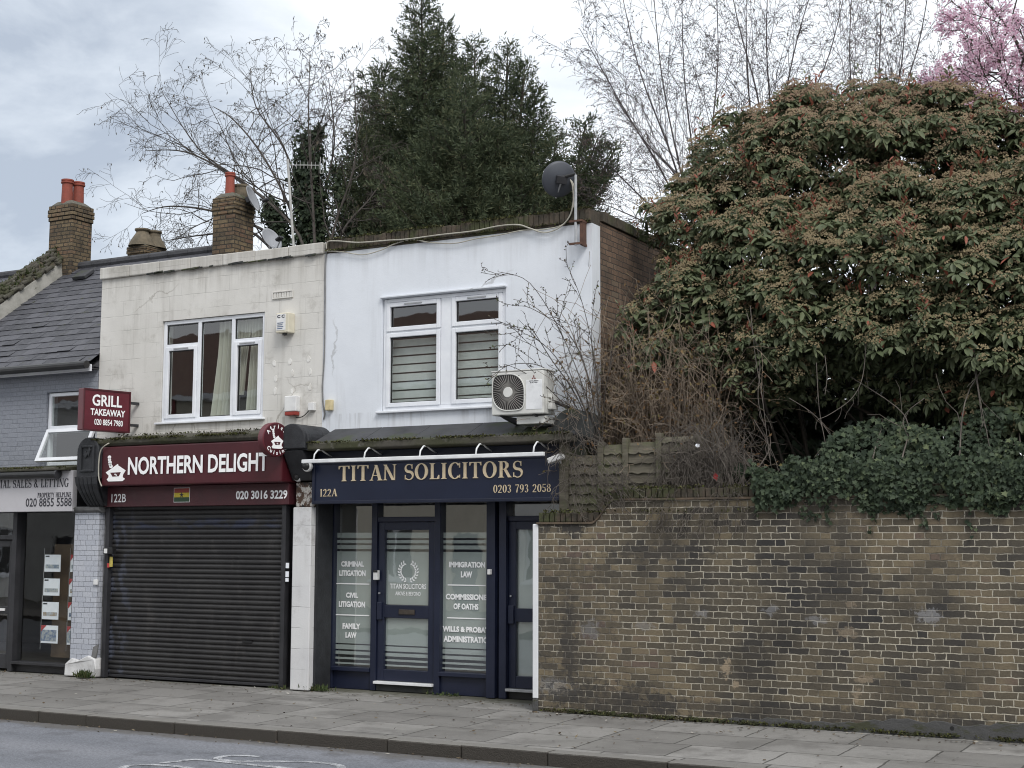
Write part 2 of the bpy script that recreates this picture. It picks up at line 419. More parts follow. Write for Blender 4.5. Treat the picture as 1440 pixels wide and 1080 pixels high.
STOCK = [(0.041, 0.039, 0.038), (0.063, 0.057, 0.049), (0.090, 0.078, 0.060), (0.122, 0.102, 0.073), (0.183, 0.149, 0.098), (0.134, 0.100, 0.081)]
def wsp(px_, py_, rx_, rz_, col_, amt):
    x_, z_ = P(px_, py_, 15.22); return (x_, z_, rx_, rz_, col_, amt)
_tan, _lime, _soot = (.30, .24, .17), (.29, .29, .30), (.045, .042, .040)
SPOTS = [wsp(1021, 940, .055, .13, _tan, .9), wsp(1034, 962, .05, .05, _tan, .85), wsp(1216, 955, .11, .04, _tan, .8), wsp(1197, 850, .09, .045, _tan, .7), wsp(1193, 890, .13, .06, _tan, .6), wsp(1205, 978, .05, .09, _tan, .6),
         wsp(1308, 866, .15, .09, _lime, .55), wsp(1084, 858, .09, .06, _lime, .4), wsp(985, 864, .09, .05, _lime, .4), wsp(1150, 872, .10, .05, _lime, .4), wsp(830, 885, .12, .12, _lime, .45), wsp(905, 880, .14, .05, _lime, .3), wsp(780, 965, .30, .12, _lime, .35),
         wsp(810, 880, .55, .95, _soot, .35), wsp(1000, 830, .5, .12, _soot, .3), wsp(1290, 960, .6, .25, _soot, .25), wsp(803, 742, .20, .11, _soot, .9), wsp(768, 738, .09, .10, _soot, .7), wsp(930, 776, .75, .10, _soot, .6), wsp(800, 905, .12, .5, _soot, .65), wsp(850, 985, .9, .22, _soot, .6), wsp(1060, 912, .2, .10, _soot, .5), wsp(1200, 800, .22, .9, _soot, .35), wsp(1380, 780, .5, .12, _soot, .3), wsp(1100, 1000, 2.4, .10, _soot, .5)]
MT['stock_brick'] = brickmat('london_stock_brick', STOCK, (0.47, 0.43, 0.35), gt=(0.50, 0.68), gamt=0.6, joint=0.0050, wob=0.011, pale=(0.17, 0.16, 0.145), palet=(0.66, 0.74), spots=SPOTS, dirtym=0.8, depth=0.010)
MT['flank_brick'] = brickmat('flank_brick', [(0.105, 0.073, 0.055), (0.15, 0.103, 0.075), (0.20, 0.132, 0.092), (0.18, 0.138, 0.10)], (0.085, 0.072, 0.060), wob=0.010, gamt=0.5, depth=0.012)
MT['chimney_brick'] = brickmat('chimney_brick', [(0.075, 0.055, 0.040), (0.13, 0.097, 0.062), (0.19, 0.145, 0.088), (0.17, 0.098, 0.066)], (0.060, 0.053, 0.042), gamt=0.5, depth=0.02, joint=0.008, gt=(.46,.62), gs=1.6, pale=(0.17, 0.15, 0.11))
MT['blue_brick'] = brickmat('blue_grey_painted_brick', [(0.235, 0.25, 0.285), (0.265, 0.28, 0.315), (0.255, 0.27, 0.305)], (0.232, 0.246, 0.28), joint=0.004, gamt=0.22, gt=(0.6, 0.75), depth=0.006)
MT['tile_brick'] = brickmat('pale_glazed_tiles', [(0.40, 0.42, 0.475), (0.45, 0.47, 0.52), (0.49, 0.505, 0.55)], (0.20, 0.21, 0.235), course=0.076, period=0.30, joint=0.003, wob=0.001, gamt=0.45, gt=(0.6, 0.7), gs=3.0, rough=0.4, depth=0.003, grime=(0.10, 0.10, 0.10))
MT['rowlock'] = matn('coping_bricks', (0.085, 0.066, 0.048), (0.045, 0.040, 0.030), 9, 0.95, bmp=0.8, bscale=50, c3=(0.055, 0.060, 0.026), s3=2.0, t3=(0.50, 0.62))
MT['tile_course'] = matn('creasing_tiles', (0.13, 0.095, 0.065), (0.075, 0.060, 0.045), 8, 0.95, bmp=0.5, c3=(0.06, 0.062, 0.03), s3=3)

def wallpaint(name, c1, c2, dirt, blocks=None, dirt_t=(0.55, 0.8), dirt_amt=0.45, streak=0.25, cracks=None, runoff=None):
    """painted render: block joints where the render was lined out, run-off stains, fine cracks"""
    m, nt, b, out = newmat(name)
    p = pos(nt)
    c = mixc(nt, sstep(nt, noise(nt, p, 1.3, 6, 0.6), 0.35, 0.7), c1, c2)
    st = noise(nt, p, 5.0, 6, 0.65, (1, 1, 0.09))
    c = mixc(nt, M(nt, 'MULTIPLY', sstep(nt, st, 0.52, 0.78), streak), c, dirt)
    spk = noise(nt, p, 26, 8, 0.75)
    c = mixc(nt, M(nt, 'MULTIPLY', sstep(nt, spk, 0.60, 0.72), 0.28), c, dirt)
    blot = noise(nt, p, 2.2, 8, 0.7)
    c = mixc(nt, M(nt, 'MULTIPLY', sstep(nt, blot, dirt_t[0], dirt_t[1]), dirt_amt), c, dirt)
    if runoff:
        zq = N(nt, "ShaderNodeSeparateXYZ"); nt.links.new(p, zq.inputs[0])
        ro1 = sstep(nt, M(nt, 'ADD', zq.outputs[2], M(nt, 'MULTIPLY', M(nt, 'SUBTRACT', noise(nt, p, 7.0, 6, 0.7, (1, 1, 0.06)), 0.5), 1.5)), runoff[0], runoff[1])
        c = mixc(nt, M(nt, 'MULTIPLY', ro1, runoff[2]), c, dirt)
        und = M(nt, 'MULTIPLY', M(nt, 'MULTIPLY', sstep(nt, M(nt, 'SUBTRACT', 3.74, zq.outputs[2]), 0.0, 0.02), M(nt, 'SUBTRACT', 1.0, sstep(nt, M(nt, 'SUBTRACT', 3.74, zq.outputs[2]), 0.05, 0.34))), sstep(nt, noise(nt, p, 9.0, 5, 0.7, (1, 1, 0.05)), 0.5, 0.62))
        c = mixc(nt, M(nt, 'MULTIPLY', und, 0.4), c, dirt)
    h = M(nt, 'ADD', M(nt, 'MULTIPLY', noise(nt, p, 70, 5), 0.5), M(nt, 'MULTIPLY', noise(nt, p, 6, 4), 1.2))
    if blocks:
        bw, bh, vis = blocks
        wob = M(nt, 'MULTIPLY', M(nt, 'SUBTRACT', noise(nt, p, 3.0, 4), 0.5), 0.035)
        sp = N(nt, "ShaderNodeSeparateXYZ"); nt.links.new(p, sp.inputs[0])
        v = M(nt, 'DIVIDE', M(nt, 'ADD', sp.outputs[2], wob), bh); row = M(nt, 'FLOOR', v)
        uq = M(nt, 'ADD', M(nt, 'DIVIDE', M(nt, 'ADD', M(nt, 'ADD', sp.outputs[0], sp.outputs[1]), wob), bw), M(nt, 'MULTIPLY', row, 0.5))
        fa, fb = M(nt, 'FRACT', v), M(nt, 'FRACT', uq)
        da = M(nt, 'MULTIPLY', M(nt, 'MINIMUM', fa, M(nt, 'SUBTRACT', 1.0, fa)), bh)
        db = M(nt, 'MULTIPLY', M(nt, 'MINIMUM', fb, M(nt, 'SUBTRACT', 1.0, fb)), bw)
        ln = M(nt, 'MAXIMUM', M(nt, 'SUBTRACT', 1.0, sstep(nt, da, 0.0015, 0.006)), M(nt, 'MULTIPLY', M(nt, 'SUBTRACT', 1.0, sstep(nt, db, 0.0015, 0.006)), 0.8))
        ln = M(nt, 'MULTIPLY', ln, sstep(nt, noise(nt, p, 2.7, 4), 0.36, 0.6))
        c = mixc(nt, M(nt, 'MULTIPLY', ln, vis), c, tuple(x * 0.35 for x in c1))
        h = M(nt, 'SUBTRACT', h, M(nt, 'MULTIPLY', ln, 0.6))
    if cracks:
        vo = N(nt, "ShaderNodeTexVoronoi", feature='DISTANCE_TO_EDGE'); vo.inputs['Scale'].default_value = cracks
        dn = N(nt, "ShaderNodeTexNoise"); dn.inputs['Scale'].default_value = 3.0; dn.inputs['Detail'].default_value = 6
        nt.links.new(p, dn.inputs['Vector'])
        ma = N(nt, "ShaderNodeVectorMath", operation='MULTIPLY_ADD'); nt.links.new(dn.outputs['Color'], ma.inputs[0]); ma.inputs[1].default_value = (0.5, 0.5, 0.5); nt.links.new(p, ma.inputs[2])
        nt.links.new(ma.outputs[0], vo.inputs['Vector'])
        ck = M(nt, 'MULTIPLY', M(nt, 'SUBTRACT', 1.0, sstep(nt, vo.outputs['Distance'], 0.0015, 0.008)), sstep(nt, noise(nt, p, 0.7, 2), 0.50, 0.58))
        c = mixc(nt, M(nt, 'MULTIPLY', ck, 0.55), c, dirt)
    nt.links.new(c, b.inputs['Base Color'])
    b.inputs['Roughness'].default_value = 0.8; b.inputs['Specular IOR Level'].default_value = 0.3
    bump(nt, b, h, 0.35, 0.008)
    return m

MT['cream_wall'] = wallpaint('cream_painted_render', (0.655, 0.64, 0.605), (0.585, 0.57, 0.535), (0.24, 0.22, 0.185), (0.46, 0.225, 0.42), (0.52, 0.76), 0.55, 0.42, cracks=0.5, runoff=(5.55, 6.35, 0.5))
MT['white_wall'] = wallpaint('white_painted_render', (0.71, 0.74, 0.785), (0.665, 0.695, 0.74), (0.34, 0.34, 0.34), None, (0.58, 0.82), 0.36, 0.26, cracks=0.35, runoff=(5.55, 6.5, 0.45))
MT['white_block'] = wallpaint('white_painted_blocks', (0.64, 0.64, 0.64), (0.56, 0.56, 0.57), (0.20, 0.18, 0.16), (2.0, 0.275, 0.75), (0.52, 0.7), 0.5, 0.25)
MT['post_white'] = wallpaint('white_painted_brickwork', (0.74, 0.75, 0.77), (0.68, 0.69, 0.71), (0.25, 0.24, 0.22), None, (0.6, 0.75), 0.5, 0.2)

# ---- lettering
def text(s, name, box, y, m, parent, depth=0.004, bold=0.0, label=None, frame=None):
    """sans lettering fitted into box (x0, x1, z0, z1) on the plane y, facing the street"""
    cu = bpy.data.curves.new(name, 'FONT'); cu.body = s; cu.size = 1.0; cu.offset = bold; cu.extrude = 0.0
    cu.resolution_u = 3
    o = bpy.data.objects.new(name, cu); COL.objects.link(o)
    dg = bpy.context.evaluated_depsgraph_get(); dg.update()
    me = bpy.data.meshes.new_from_object(o.evaluated_get(dg))
    bpy.data.objects.remove(o); bpy.data.curves.remove(cu)
    vs = np.array([v.co[:] for v in me.vertices]); fs = [tuple(p.vertices) for p in me.polygons]
    bpy.data.meshes.remove(me)
    x0, x1, z0, z1 = box
    lo, hi = vs.min(0), vs.max(0)
    X = x0 + (vs[:, 0] - lo[0]) / (hi[0] - lo[0]) * (x1 - x0); Z = z0 + (vs[:, 1] - lo[1]) / (hi[1] - lo[1]) * (z1 - z0)
    mb = MB()
    fr = frame or (lambda a, b: (a, y - depth, b))
    mb.add([fr(a, b) for a, b in zip(X, Z)], fs)
    return mb.build(name, m, parent, label=label)

def pbox(x0, y0, x1, y1, Y):
    """pixel box (left, top, right, bottom) on the facade plane"""
    a, c = P(x0, (y0 + y1) / 2, Y)[0], P(x1, (y0 + y1) / 2, Y)[0]
    xm = (x0 + x1) / 2
    return (a, c, P(xm, y1, Y)[1], P(xm, y0, Y)[1])

class Serif:
    """a thick-and-thin roman face drawn from strokes (cap height 1)"""
    T, H, S = 0.155, 0.05, 0.075
    def __init__(s): s.p = []
    def rect(s, x0, x1, y0, y1): s.p.append([(x0, y0), (x1, y0), (x1, y1), (x0, y1)])
    def serif(s, x, y, wdt, dn):
        t = 0.035
        y0, y1 = (y, y + t) if dn else (y - t, y)
        s.rect(x - wdt / 2 - s.S, x + wdt / 2 + s.S, y0, y1)
        k = t + 0.035
        yy = y + k if dn else y - k
        yb = y + t if dn else y - t
        for q in (-1, 1):
            tri = [(x + q * wdt / 2, yb), (x + q * (wdt / 2 + s.S * 0.7), yb), (x + q * wdt / 2, yy)]
            s.p.append(tri)
    def stem(s, x, wdt=None, y0=0.0, y1=1.0, bot=True, top=True):
        wdt = wdt or s.T
        s.rect(x - wdt / 2, x + wdt / 2, y0, y1)
        if bot: s.serif(x, y0, wdt, True)
        if top: s.serif(x, y1, wdt, False)
    def diag(s, xa, ya, xb, yb, wdt): s.p.append([(xa - wdt / 2, ya), (xa + wdt / 2, ya), (xb + wdt / 2, yb), (xb - wdt / 2, yb)])
    def arc(s, cx, cy, rx, ry, a0, a1, thick=None, thin=None, n=26):
        thick = thick or s.T * 1.08; thin = thin or s.H
        for i in range(n):
            t0, t1 = rad(a0 + (a1 - a0) * i / n), rad(a0 + (a1 - a0) * (i + 1) / n)
            f = lambda t, k: (cx + (rx - k * thick) * math.cos(t), cy + (ry - k * thin) * math.sin(t))
            s.p.append([f(t0, 0), f(t1, 0), f(t1, 1), f(t0, 1)])
    def path(s, pts, ws):
        n = len(pts); L = []; Rr = []
        for i in range(n):
            a, b2 = pts[max(i - 1, 0)], pts[min(i + 1, n - 1)]
            dx, dy = b2[0] - a[0], b2[1] - a[1]; l = math.hypot(dx, dy) or 1
            nx, ny = -dy / l, dx / l
            L.append((pts[i][0] + nx * ws[i] / 2, pts[i][1] + ny * ws[i] / 2)); Rr.append((pts[i][0] - nx * ws[i] / 2, pts[i][1] - ny * ws[i] / 2))
        for i in range(n - 1): s.p.append([L[i], Rr[i], Rr[i + 1], L[i + 1]])
    def glyph(s, ch):
        T, H = s.T, s.H; s.p = []
        if ch == 'T':
            s.stem(0.36, top=False); s.rect(0.02, 0.70, 0.95, 1.0)
            s.p.append([(0.02, 0.96), (0.02, 0.78), (0.05, 0.78), (0.12, 0.96)]); s.p.append([(0.70, 0.96), (0.60, 0.96), (0.67, 0.78), (0.70, 0.78)]); return s.p, 0.72
        if ch == 'I': s.stem(0.19); return s.p, 0.38
        if ch == 'A':
            s.diag(0.12, 0, 0.40, 1, 0.055); s.diag(0.66, 0, 0.40, 1.0, T * 1.05); s.rect(0.20, 0.60, 0.30, 0.345)
            s.serif(0.12, 0, 0.05, True); s.serif(0.66, 0, T, True); return s.p, 0.80
        if ch == 'N':
            s.stem(0.13, 0.055); s.stem(0.70, 0.055, bot=False); s.diag(0.70 - T / 2, 0, 0.13, 1, T); return s.p, 0.84
        if ch == 'O': s.arc(0.41, 0.5, 0.39, 0.52, 0, 360); return s.p, 0.82
        if ch == '0': s.arc(0.28, 0.5, 0.26, 0.5, 0, 360, 0.14); return s.p, 0.56
        if ch in 'CG':
            s.arc(0.41, 0.5, 0.39, 0.52, 42, 318); s.rect(0.66, 0.70, 0.68, 0.98)
            if ch == 'C': s.rect(0.66, 0.70, 0.06, 0.24); return s.p, 0.76
            s.stem(0.63, T, 0.04, 0.42, bot=False); return s.p, 0.80
        if ch == 'L':
            s.stem(0.19); s.rect(0.15, 0.60, 0, 0.05); s.p.append([(0.60, 0.04), (0.60, 0.26), (0.565, 0.26), (0.48, 0.04)]); return s.p, 0.64
        if ch in 'RP':
            s.stem(0.19); s.arc(0.34, 0.74, 0.27, 0.26, -90, 90, T * 1.05); s.rect(0.2, 0.36, 0.95, 1.0); s.rect(0.2, 0.36, 0.48, 0.53)
            if ch == 'R':
                s.diag(0.67, 0, 0.42, 0.49, T); s.rect(0.60, 0.80, 0, 0.035); return s.p, 0.78
            return s.p, 0.66
        if ch == 'S':
            pts = []; ws = []
            for i in range(31):
                t = i / 30; th = rad(40 + 230 * min(t, .5) * 2) if t <= .5 else rad(90 - 230 * (t - .5) * 2)
                pts.append((0.29 + 0.21 * math.cos(th), 0.74 + 0.235 * math.sin(th)) if t <= .5 else (0.29 + 0.235 * math.cos(th), 0.2525 + 0.2525 * math.sin(th)))
                ws.append(H + (T * 1.1 - H) * math.exp(-((t - .5) / .2) ** 2))
            s.path(pts, ws); s.rect(0.455, 0.49, 0.70, 0.98); s.rect(0.05, 0.085, 0.02, 0.30); return s.p, 0.58
        if ch == 'E':
            s.stem(0.19); s.rect(0.15, 0.58, 0, 0.05); s.rect(0.15, 0.55, 0.95, 1); s.rect(0.2, 0.46, 0.48, 0.53)
            s.rect(0.545, 0.58, 0.05, 0.24); s.rect(0.515, 0.55, 0.78, 0.96); s.rect(0.43, 0.46, 0.38, 0.63); return s.p, 0.64
        if ch == 'H': s.stem(0.19); s.stem(0.66); s.rect(0.2, 0.65, 0.475, 0.525); return s.p, 0.85
        if ch == 'M': s.stem(0.12, .055); s.stem(0.86); s.diag(0.48, 0, 0.14, 1, T); s.diag(0.48, 0, 0.82, 1, 0.05); return s.p, 1.02
        if ch == 'Y': s.stem(0.38, y1=0.46, top=False); s.diag(0.38, 0.44, 0.12, 1, T); s.diag(0.38, 0.44, 0.66, 1, .055); s.serif(.12, 1, .1, False); s.serif(.66, 1, .05, False); return s.p, 0.78
        if ch == '&':
            s.arc(0.30, 0.76, 0.17, 0.24, 0, 360, 0.09); s.arc(0.30, 0.27, 0.27, 0.28, 0, 360, 0.13); s.diag(0.70, 0, 0.26, 0.62, 0.13); return s.p, 0.78
        if ch == '1': s.stem(0.24, 0.13, top=False); s.diag(0.10, 0.84, 0.24, 1.0, 0.05); return s.p, 0.44
        if ch == '2':
            s.arc(0.27, 0.72, 0.23, 0.28, -20, 175, 0.13); s.path([(0.44, .62), (.36, .42), (.18, .2), (.06, .05)], [.1, .1, .07, .05]); s.rect(0.04, 0.50, 0, 0.09); return s.p, 0.56
        if ch == '3': s.arc(0.25, 0.75, 0.2, 0.25, -90, 160, 0.12); s.arc(0.25, 0.26, 0.23, 0.27, -160, 90, 0.13); return s.p, 0.54
        if ch == '5': s.arc(0.25, 0.3, 0.24, 0.31, -160, 110, 0.13); s.rect(.10, .145, .5, 1.); s.rect(.10, .47, .91, 1.); return s.p, 0.54
        if ch == '7': s.rect(.03, .50, .90, 1.); s.path([(.47, .92), (.30, .5), (.22, 0)], [.06, .10, .13]); return s.p, 0.54
        if ch == '8': s.arc(0.27, 0.755, 0.2, 0.245, 0, 360, 0.10); s.arc(0.27, 0.265, 0.25, 0.275, 0, 360, 0.12); return s.p, 0.56
        if ch == '9': s.arc(0.27, 0.68, 0.24, 0.32, 0, 360, 0.12); s.path([(.47, .66), (.44, .32), (.30, .06), (.10, .03)], [.11, .11, .07, .05]); return s.p, 0.56
        return s.p, 0.36

def serif(sx, name, box, y, m, parent, depth=0.006, track=0.05):
    g = Serif(); x = 0; polys = []
    for ch in sx:
        ps, adv = g.glyph(ch)
        polys += [([(a + x, b) for a, b in p], i) for i, p in enumerate(ps)]; x += adv + track
    xs = [a for p, i in polys for a, b in p]
    lo, hi = min(xs), max(xs); x0, x1, z0, z1 = box
    mb = MB()
    for p, i in polys:
        q = [(x0 + (a - lo) / (hi - lo) * (x1 - x0), z0 + b * (z1 - z0)) for a, b in p]
        mb.prismY(q, y - depth - 0.00025 * (i % 9), y + 0.001)
    return mb.build(name, m, parent)

# ================================================================== GROUND
def roadmat():
    m, nt, b, out = newmat('asphalt')
    p = pos(nt)
    g = noise(nt, p, 160, 3, 0.7); l = noise(nt, p, 0.5, 5, 0.6, (0.35, 1.6, 1)); k = noise(nt, p, 3.0, 6, 0.6)
    g2_ = noise(nt, p, 420, 2, 0.6)
    c = mixc(nt, sstep(nt, M(nt, 'ADD', M(nt, 'MULTIPLY', g, 0.6), M(nt, 'MULTIPLY', g2_, 0.5)), 0.42, 0.68), (0.062, 0.068, 0.082), (0.205, 0.215, 0.24))
    c = mixc(nt, sstep(nt, l, 0.35, 0.7), c, mixc(nt, g, (0.10, 0.106, 0.125), (0.26, 0.268, 0.29)))
    c = mixc(nt, M(nt, 'MULTIPLY', sstep(nt, k, 0.52, 0.66), 0.45), c, (0.07, 0.072, 0.08))
    g3 = noise(nt, p, 34, 4, 0.75)
    c = mixc(nt, 0.6, c, mixc(nt, sstep(nt, g3, 0.35, 0.65), (0.62, 0.62, 0.62), (1.42, 1.42, 1.42)), 'MULTIPLY')
    sp = N(nt, "ShaderNodeSeparateXYZ"); nt.links.new(p, sp.inputs[0])
    edge = sstep(nt, M(nt, 'ADD', sp.outputs[1], M(nt, 'MULTIPLY', M(nt, 'SUBTRACT', k, 0.5), 0.5)), 12.12, 12.36)
    dirt = mixc(nt, noise(nt, p, 22, 6, 0.7), (0.040, 0.036, 0.032), (0.15, 0.14, 0.125))
    c = mixc(nt, M(nt, 'MULTIPLY', edge, 0.75), c, dirt)
    nt.links.new(c, b.inputs['Base Color']); b.inputs['Roughness'].default_value = 0.78
    bump(nt, b, g, 0.55, 0.006)
    return m

def pavemat():
    m, nt, b, out = newmat('paving_slabs')
    p = pos(nt)
    sp = N(nt, "ShaderNodeSeparateXYZ"); nt.links.new(p, sp.inputs[0])
    k = noise(nt, p, 2.2, 5)
    wob = M(nt, 'MULTIPLY', M(nt, 'SUBTRACT', k, 0.5), 0.05)
    v = M(nt, 'DIVIDE', M(nt, 'ADD', M(nt, 'SUBTRACT', sp.outputs[1], 12.83), wob), 0.76)
    row = M(nt, 'FLOOR', v)
    wr = N(nt, "ShaderNodeTexWhiteNoise", noise_dimensions='1D'); nt.links.new(row, wr.inputs['W'])
    bw = M(nt, 'ADD', 0.78, M(nt, 'MULTIPLY', wr.outputs[0], 0.35))
    u = M(nt, 'ADD', M(nt, 'DIVIDE', M(nt, 'ADD', M(nt, 'ADD', sp.outputs[0], 80.0), wob), bw), M(nt, 'MULTIPLY', wr.outputs[0], 3.7))
    fa, fb = M(nt, 'FRACT', v), M(nt, 'FRACT', u)
    da = M(nt, 'MULTIPLY', M(nt, 'MINIMUM', fa, M(nt, 'SUBTRACT', 1.0, fa)), 0.76)
    db = M(nt, 'MULTIPLY', M(nt, 'MINIMUM', fb, M(nt, 'SUBTRACT', 1.0, fb)), bw)
    jn = M(nt, 'SUBTRACT', 1.0, sstep(nt, M(nt, 'ADD', M(nt, 'MINIMUM', da, db), M(nt, 'MULTIPLY', M(nt, 'SUBTRACT', noise(nt, p, 6, 4), 0.55), 0.016)), 0.003, 0.014))
    idv = N(nt, "ShaderNodeCombineXYZ"); nt.links.new(M(nt, 'FLOOR', u), idv.inputs[0]); nt.links.new(row, idv.inputs[1])
    wn2 = N(nt, "ShaderNodeTexWhiteNoise", noise_dimensions='2D'); nt.links.new(idv.outputs[0], wn2.inputs['Vector'])
    slab = mixc(nt, wn2.outputs['Value'], (0.150, 0.144, 0.135), (0.25, 0.242, 0.229))
    f = noise(nt, p, 90, 5, 0.7)
    f3 = noise(nt, p, 24, 5, 0.75)
    slab = mixc(nt, 0.9, slab, mixc(nt, M(nt, 'ADD', M(nt, 'MULTIPLY', f, .5), M(nt, 'MULTIPLY', f3, .5)), (0.35, 0.35, 0.35), (1.65, 1.65, 1.65)), 'MULTIPLY')
    big = noise(nt, p, 1.1, 7, 0.65)
    slab = mixc(nt, M(nt, 'MULTIPLY', sstep(nt, big, 0.46, 0.62), 0.8), slab, mixc(nt, f, (0.092, 0.088, 0.082), (0.165, 0.158, 0.148)))
    pale = noise(nt, p, 0.8, 6, 0.6, (0.7, 1.8, 1))
    gum = N(nt, "ShaderNodeTexVoronoi"); gum.inputs['Scale'].default_value = 2.6; nt.links.new(p, gum.inputs['Vector'])
    slab = mixc(nt, M(nt, 'MULTIPLY', M(nt, 'SUBTRACT', 1.0, sstep(nt, M(nt, 'ADD', gum.outputs['Distance'], M(nt, 'MULTIPLY', f, 0.03)), 0.06, 0.075)), 0.55), slab, (0.055, 0.053, 0.05))
    slab = mixc(nt, M(nt, 'MULTIPLY', sstep(nt, pale, 0.50, 0.64), 0.7), slab, mixc(nt, f, (0.14, 0.136, 0.126), (0.24, 0.233, 0.217)))
    c = mixc(nt, M(nt, 'MULTIPLY', jn, 0.8), slab, (0.030, 0.029, 0.025))
    # moss where the paving meets the shopfronts
    ms = M(nt, 'MULTIPLY', sstep(nt, M(nt, 'ADD', sp.outputs[1], M(nt, 'MULTIPLY', M(nt, 'SUBTRACT', noise(nt, p, 5, 6, 0.7), 0.5), 1.4)), 15.55, 16.0), 0.75)
    c = mixc(nt, ms, c, mixc(nt, f, (0.040, 0.042, 0.024), (0.085, 0.085, 0.050)))
    spk = sstep(nt, noise(nt, p, 34, 2, 0.5), 0.70, 0.74)
    c = mixc(nt, M(nt, 'MULTIPLY', spk, 0.6), c, (0.26, 0.25, 0.23))
    nt.links.new(c, b.inputs['Base Color']); b.inputs['Roughness'].default_value = 0.82
    tilt = M(nt, 'MULTIPLY', wn2.outputs['Value'], 0.5)
    bump(nt, b, M(nt, 'ADD', M(nt, 'SUBTRACT', tilt, jn), M(nt, 'MULTIPLY', f, 0.35)), 0.6, 0.008)
    return m

def sheet(name, pts, m):
    o = MB().add(pts, [tuple(range(len(pts)))]).build(name, m); return structure(o)

sheet('ground', [(-400, -400, -0.40), (400, -400, -0.40), (400, 600, -0.40), (-400, 600, -0.40)], matn('earth', (0.07, 0.06, 0.045), (0.05, 0.055, 0.03), 0.6, 0.95))
sheet('road', [(-150, 3.4, -0.17), (150, 3.4, -0.17), (150, 12.52, -0.182), (-150, 12.52, -0.182)], roadmat())
MT['pave'] = pavemat()
sheet('pavement', [(-150, 12.70, -0.052), (150, 12.70, -0.052), (150, 16.6, 0.0), (-150, 16.6, 0.0)], MT['pave'])
sheet('opposite_pavement', [(-150, -4.0, -0.05), (150, -4.0, -0.05), (150, 3.25, -0.05), (-150, 3.25, -0.05)], MT['pave'])
sheet('garden_soil', [(-7.55, 15.5, 0.3), (12, 15.5, 0.3), (12, 34, 0.3), (-7.55, 34, 0.3)], matn('garden_earth', (0.05, 0.042, 0.03), (0.035, 0.04, 0.02), 2, 0.95))

kerb_m, nt, b, _o = newmat('kerb_stone')
p_ = pos(nt)
f_ = noise(nt, p_, 70, 6, 0.7); g_ = noise(nt, p_, 3.0, 6, 0.7)
nz_ = N(nt, "ShaderNodeSeparateXYZ"); nt.links.new(p_, nz_.inputs[0])
c_ = mixc(nt, f_, (0.14, 0.134, 0.124), (0.27, 0.26, 0.24))
# road dirt plus shade painted into the colour: upright faces darkened, with patchy edges
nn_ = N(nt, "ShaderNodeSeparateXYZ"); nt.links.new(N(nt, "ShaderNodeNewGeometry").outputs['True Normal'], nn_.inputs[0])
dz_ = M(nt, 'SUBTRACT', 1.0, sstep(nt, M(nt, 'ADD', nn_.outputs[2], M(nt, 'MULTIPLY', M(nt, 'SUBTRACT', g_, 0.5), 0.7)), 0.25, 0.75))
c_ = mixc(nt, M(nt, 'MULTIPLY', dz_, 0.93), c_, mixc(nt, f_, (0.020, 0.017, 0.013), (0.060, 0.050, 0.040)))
nt.links.new(c_, b.inputs['Base Color']); b.inputs['Roughness'].default_value = 0.9
bump(nt, b, M(nt, 'ADD', f_, M(nt, 'MULTIPLY', g_, 1.6)), 0.9, 0.02)
kb = MB(); rng = random.Random(3); x = -60.0
joints = [-60.0]
while joints[-1] < -15.6: joints.append(joints[-1] + rng.uniform(0.7, 1.5))
joints = joints[:-1] + [-15.4, -14.05, -13.3, -12.52, -11.17, -9.72, -8.3, -7.42, -6.45, -5.2, -4.3, -3.1, -2.0]
while joints[-1] < 40: joints.append(joints[-1] + rng.uniform(0.7, 1.5))
for a, c in zip(joints[:-1], joints[1:]):
    j = rng.uniform(-0.006, 0.006); jz = rng.uniform(-0.004, 0.004)
    kb.box(a + 0.004, c - 0.004, 12.50 + j, 12.695, -0.26, -0.046 + jz)
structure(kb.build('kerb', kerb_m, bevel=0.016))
k2 = MB()
for i in range(60): k2.box(-45 + i + 0.004, -44 + i - 0.004, 3.255, 3.40, -0.30, -0.048)
structure(k2.build('opposite_kerb', kerb_m, bevel=0.012))

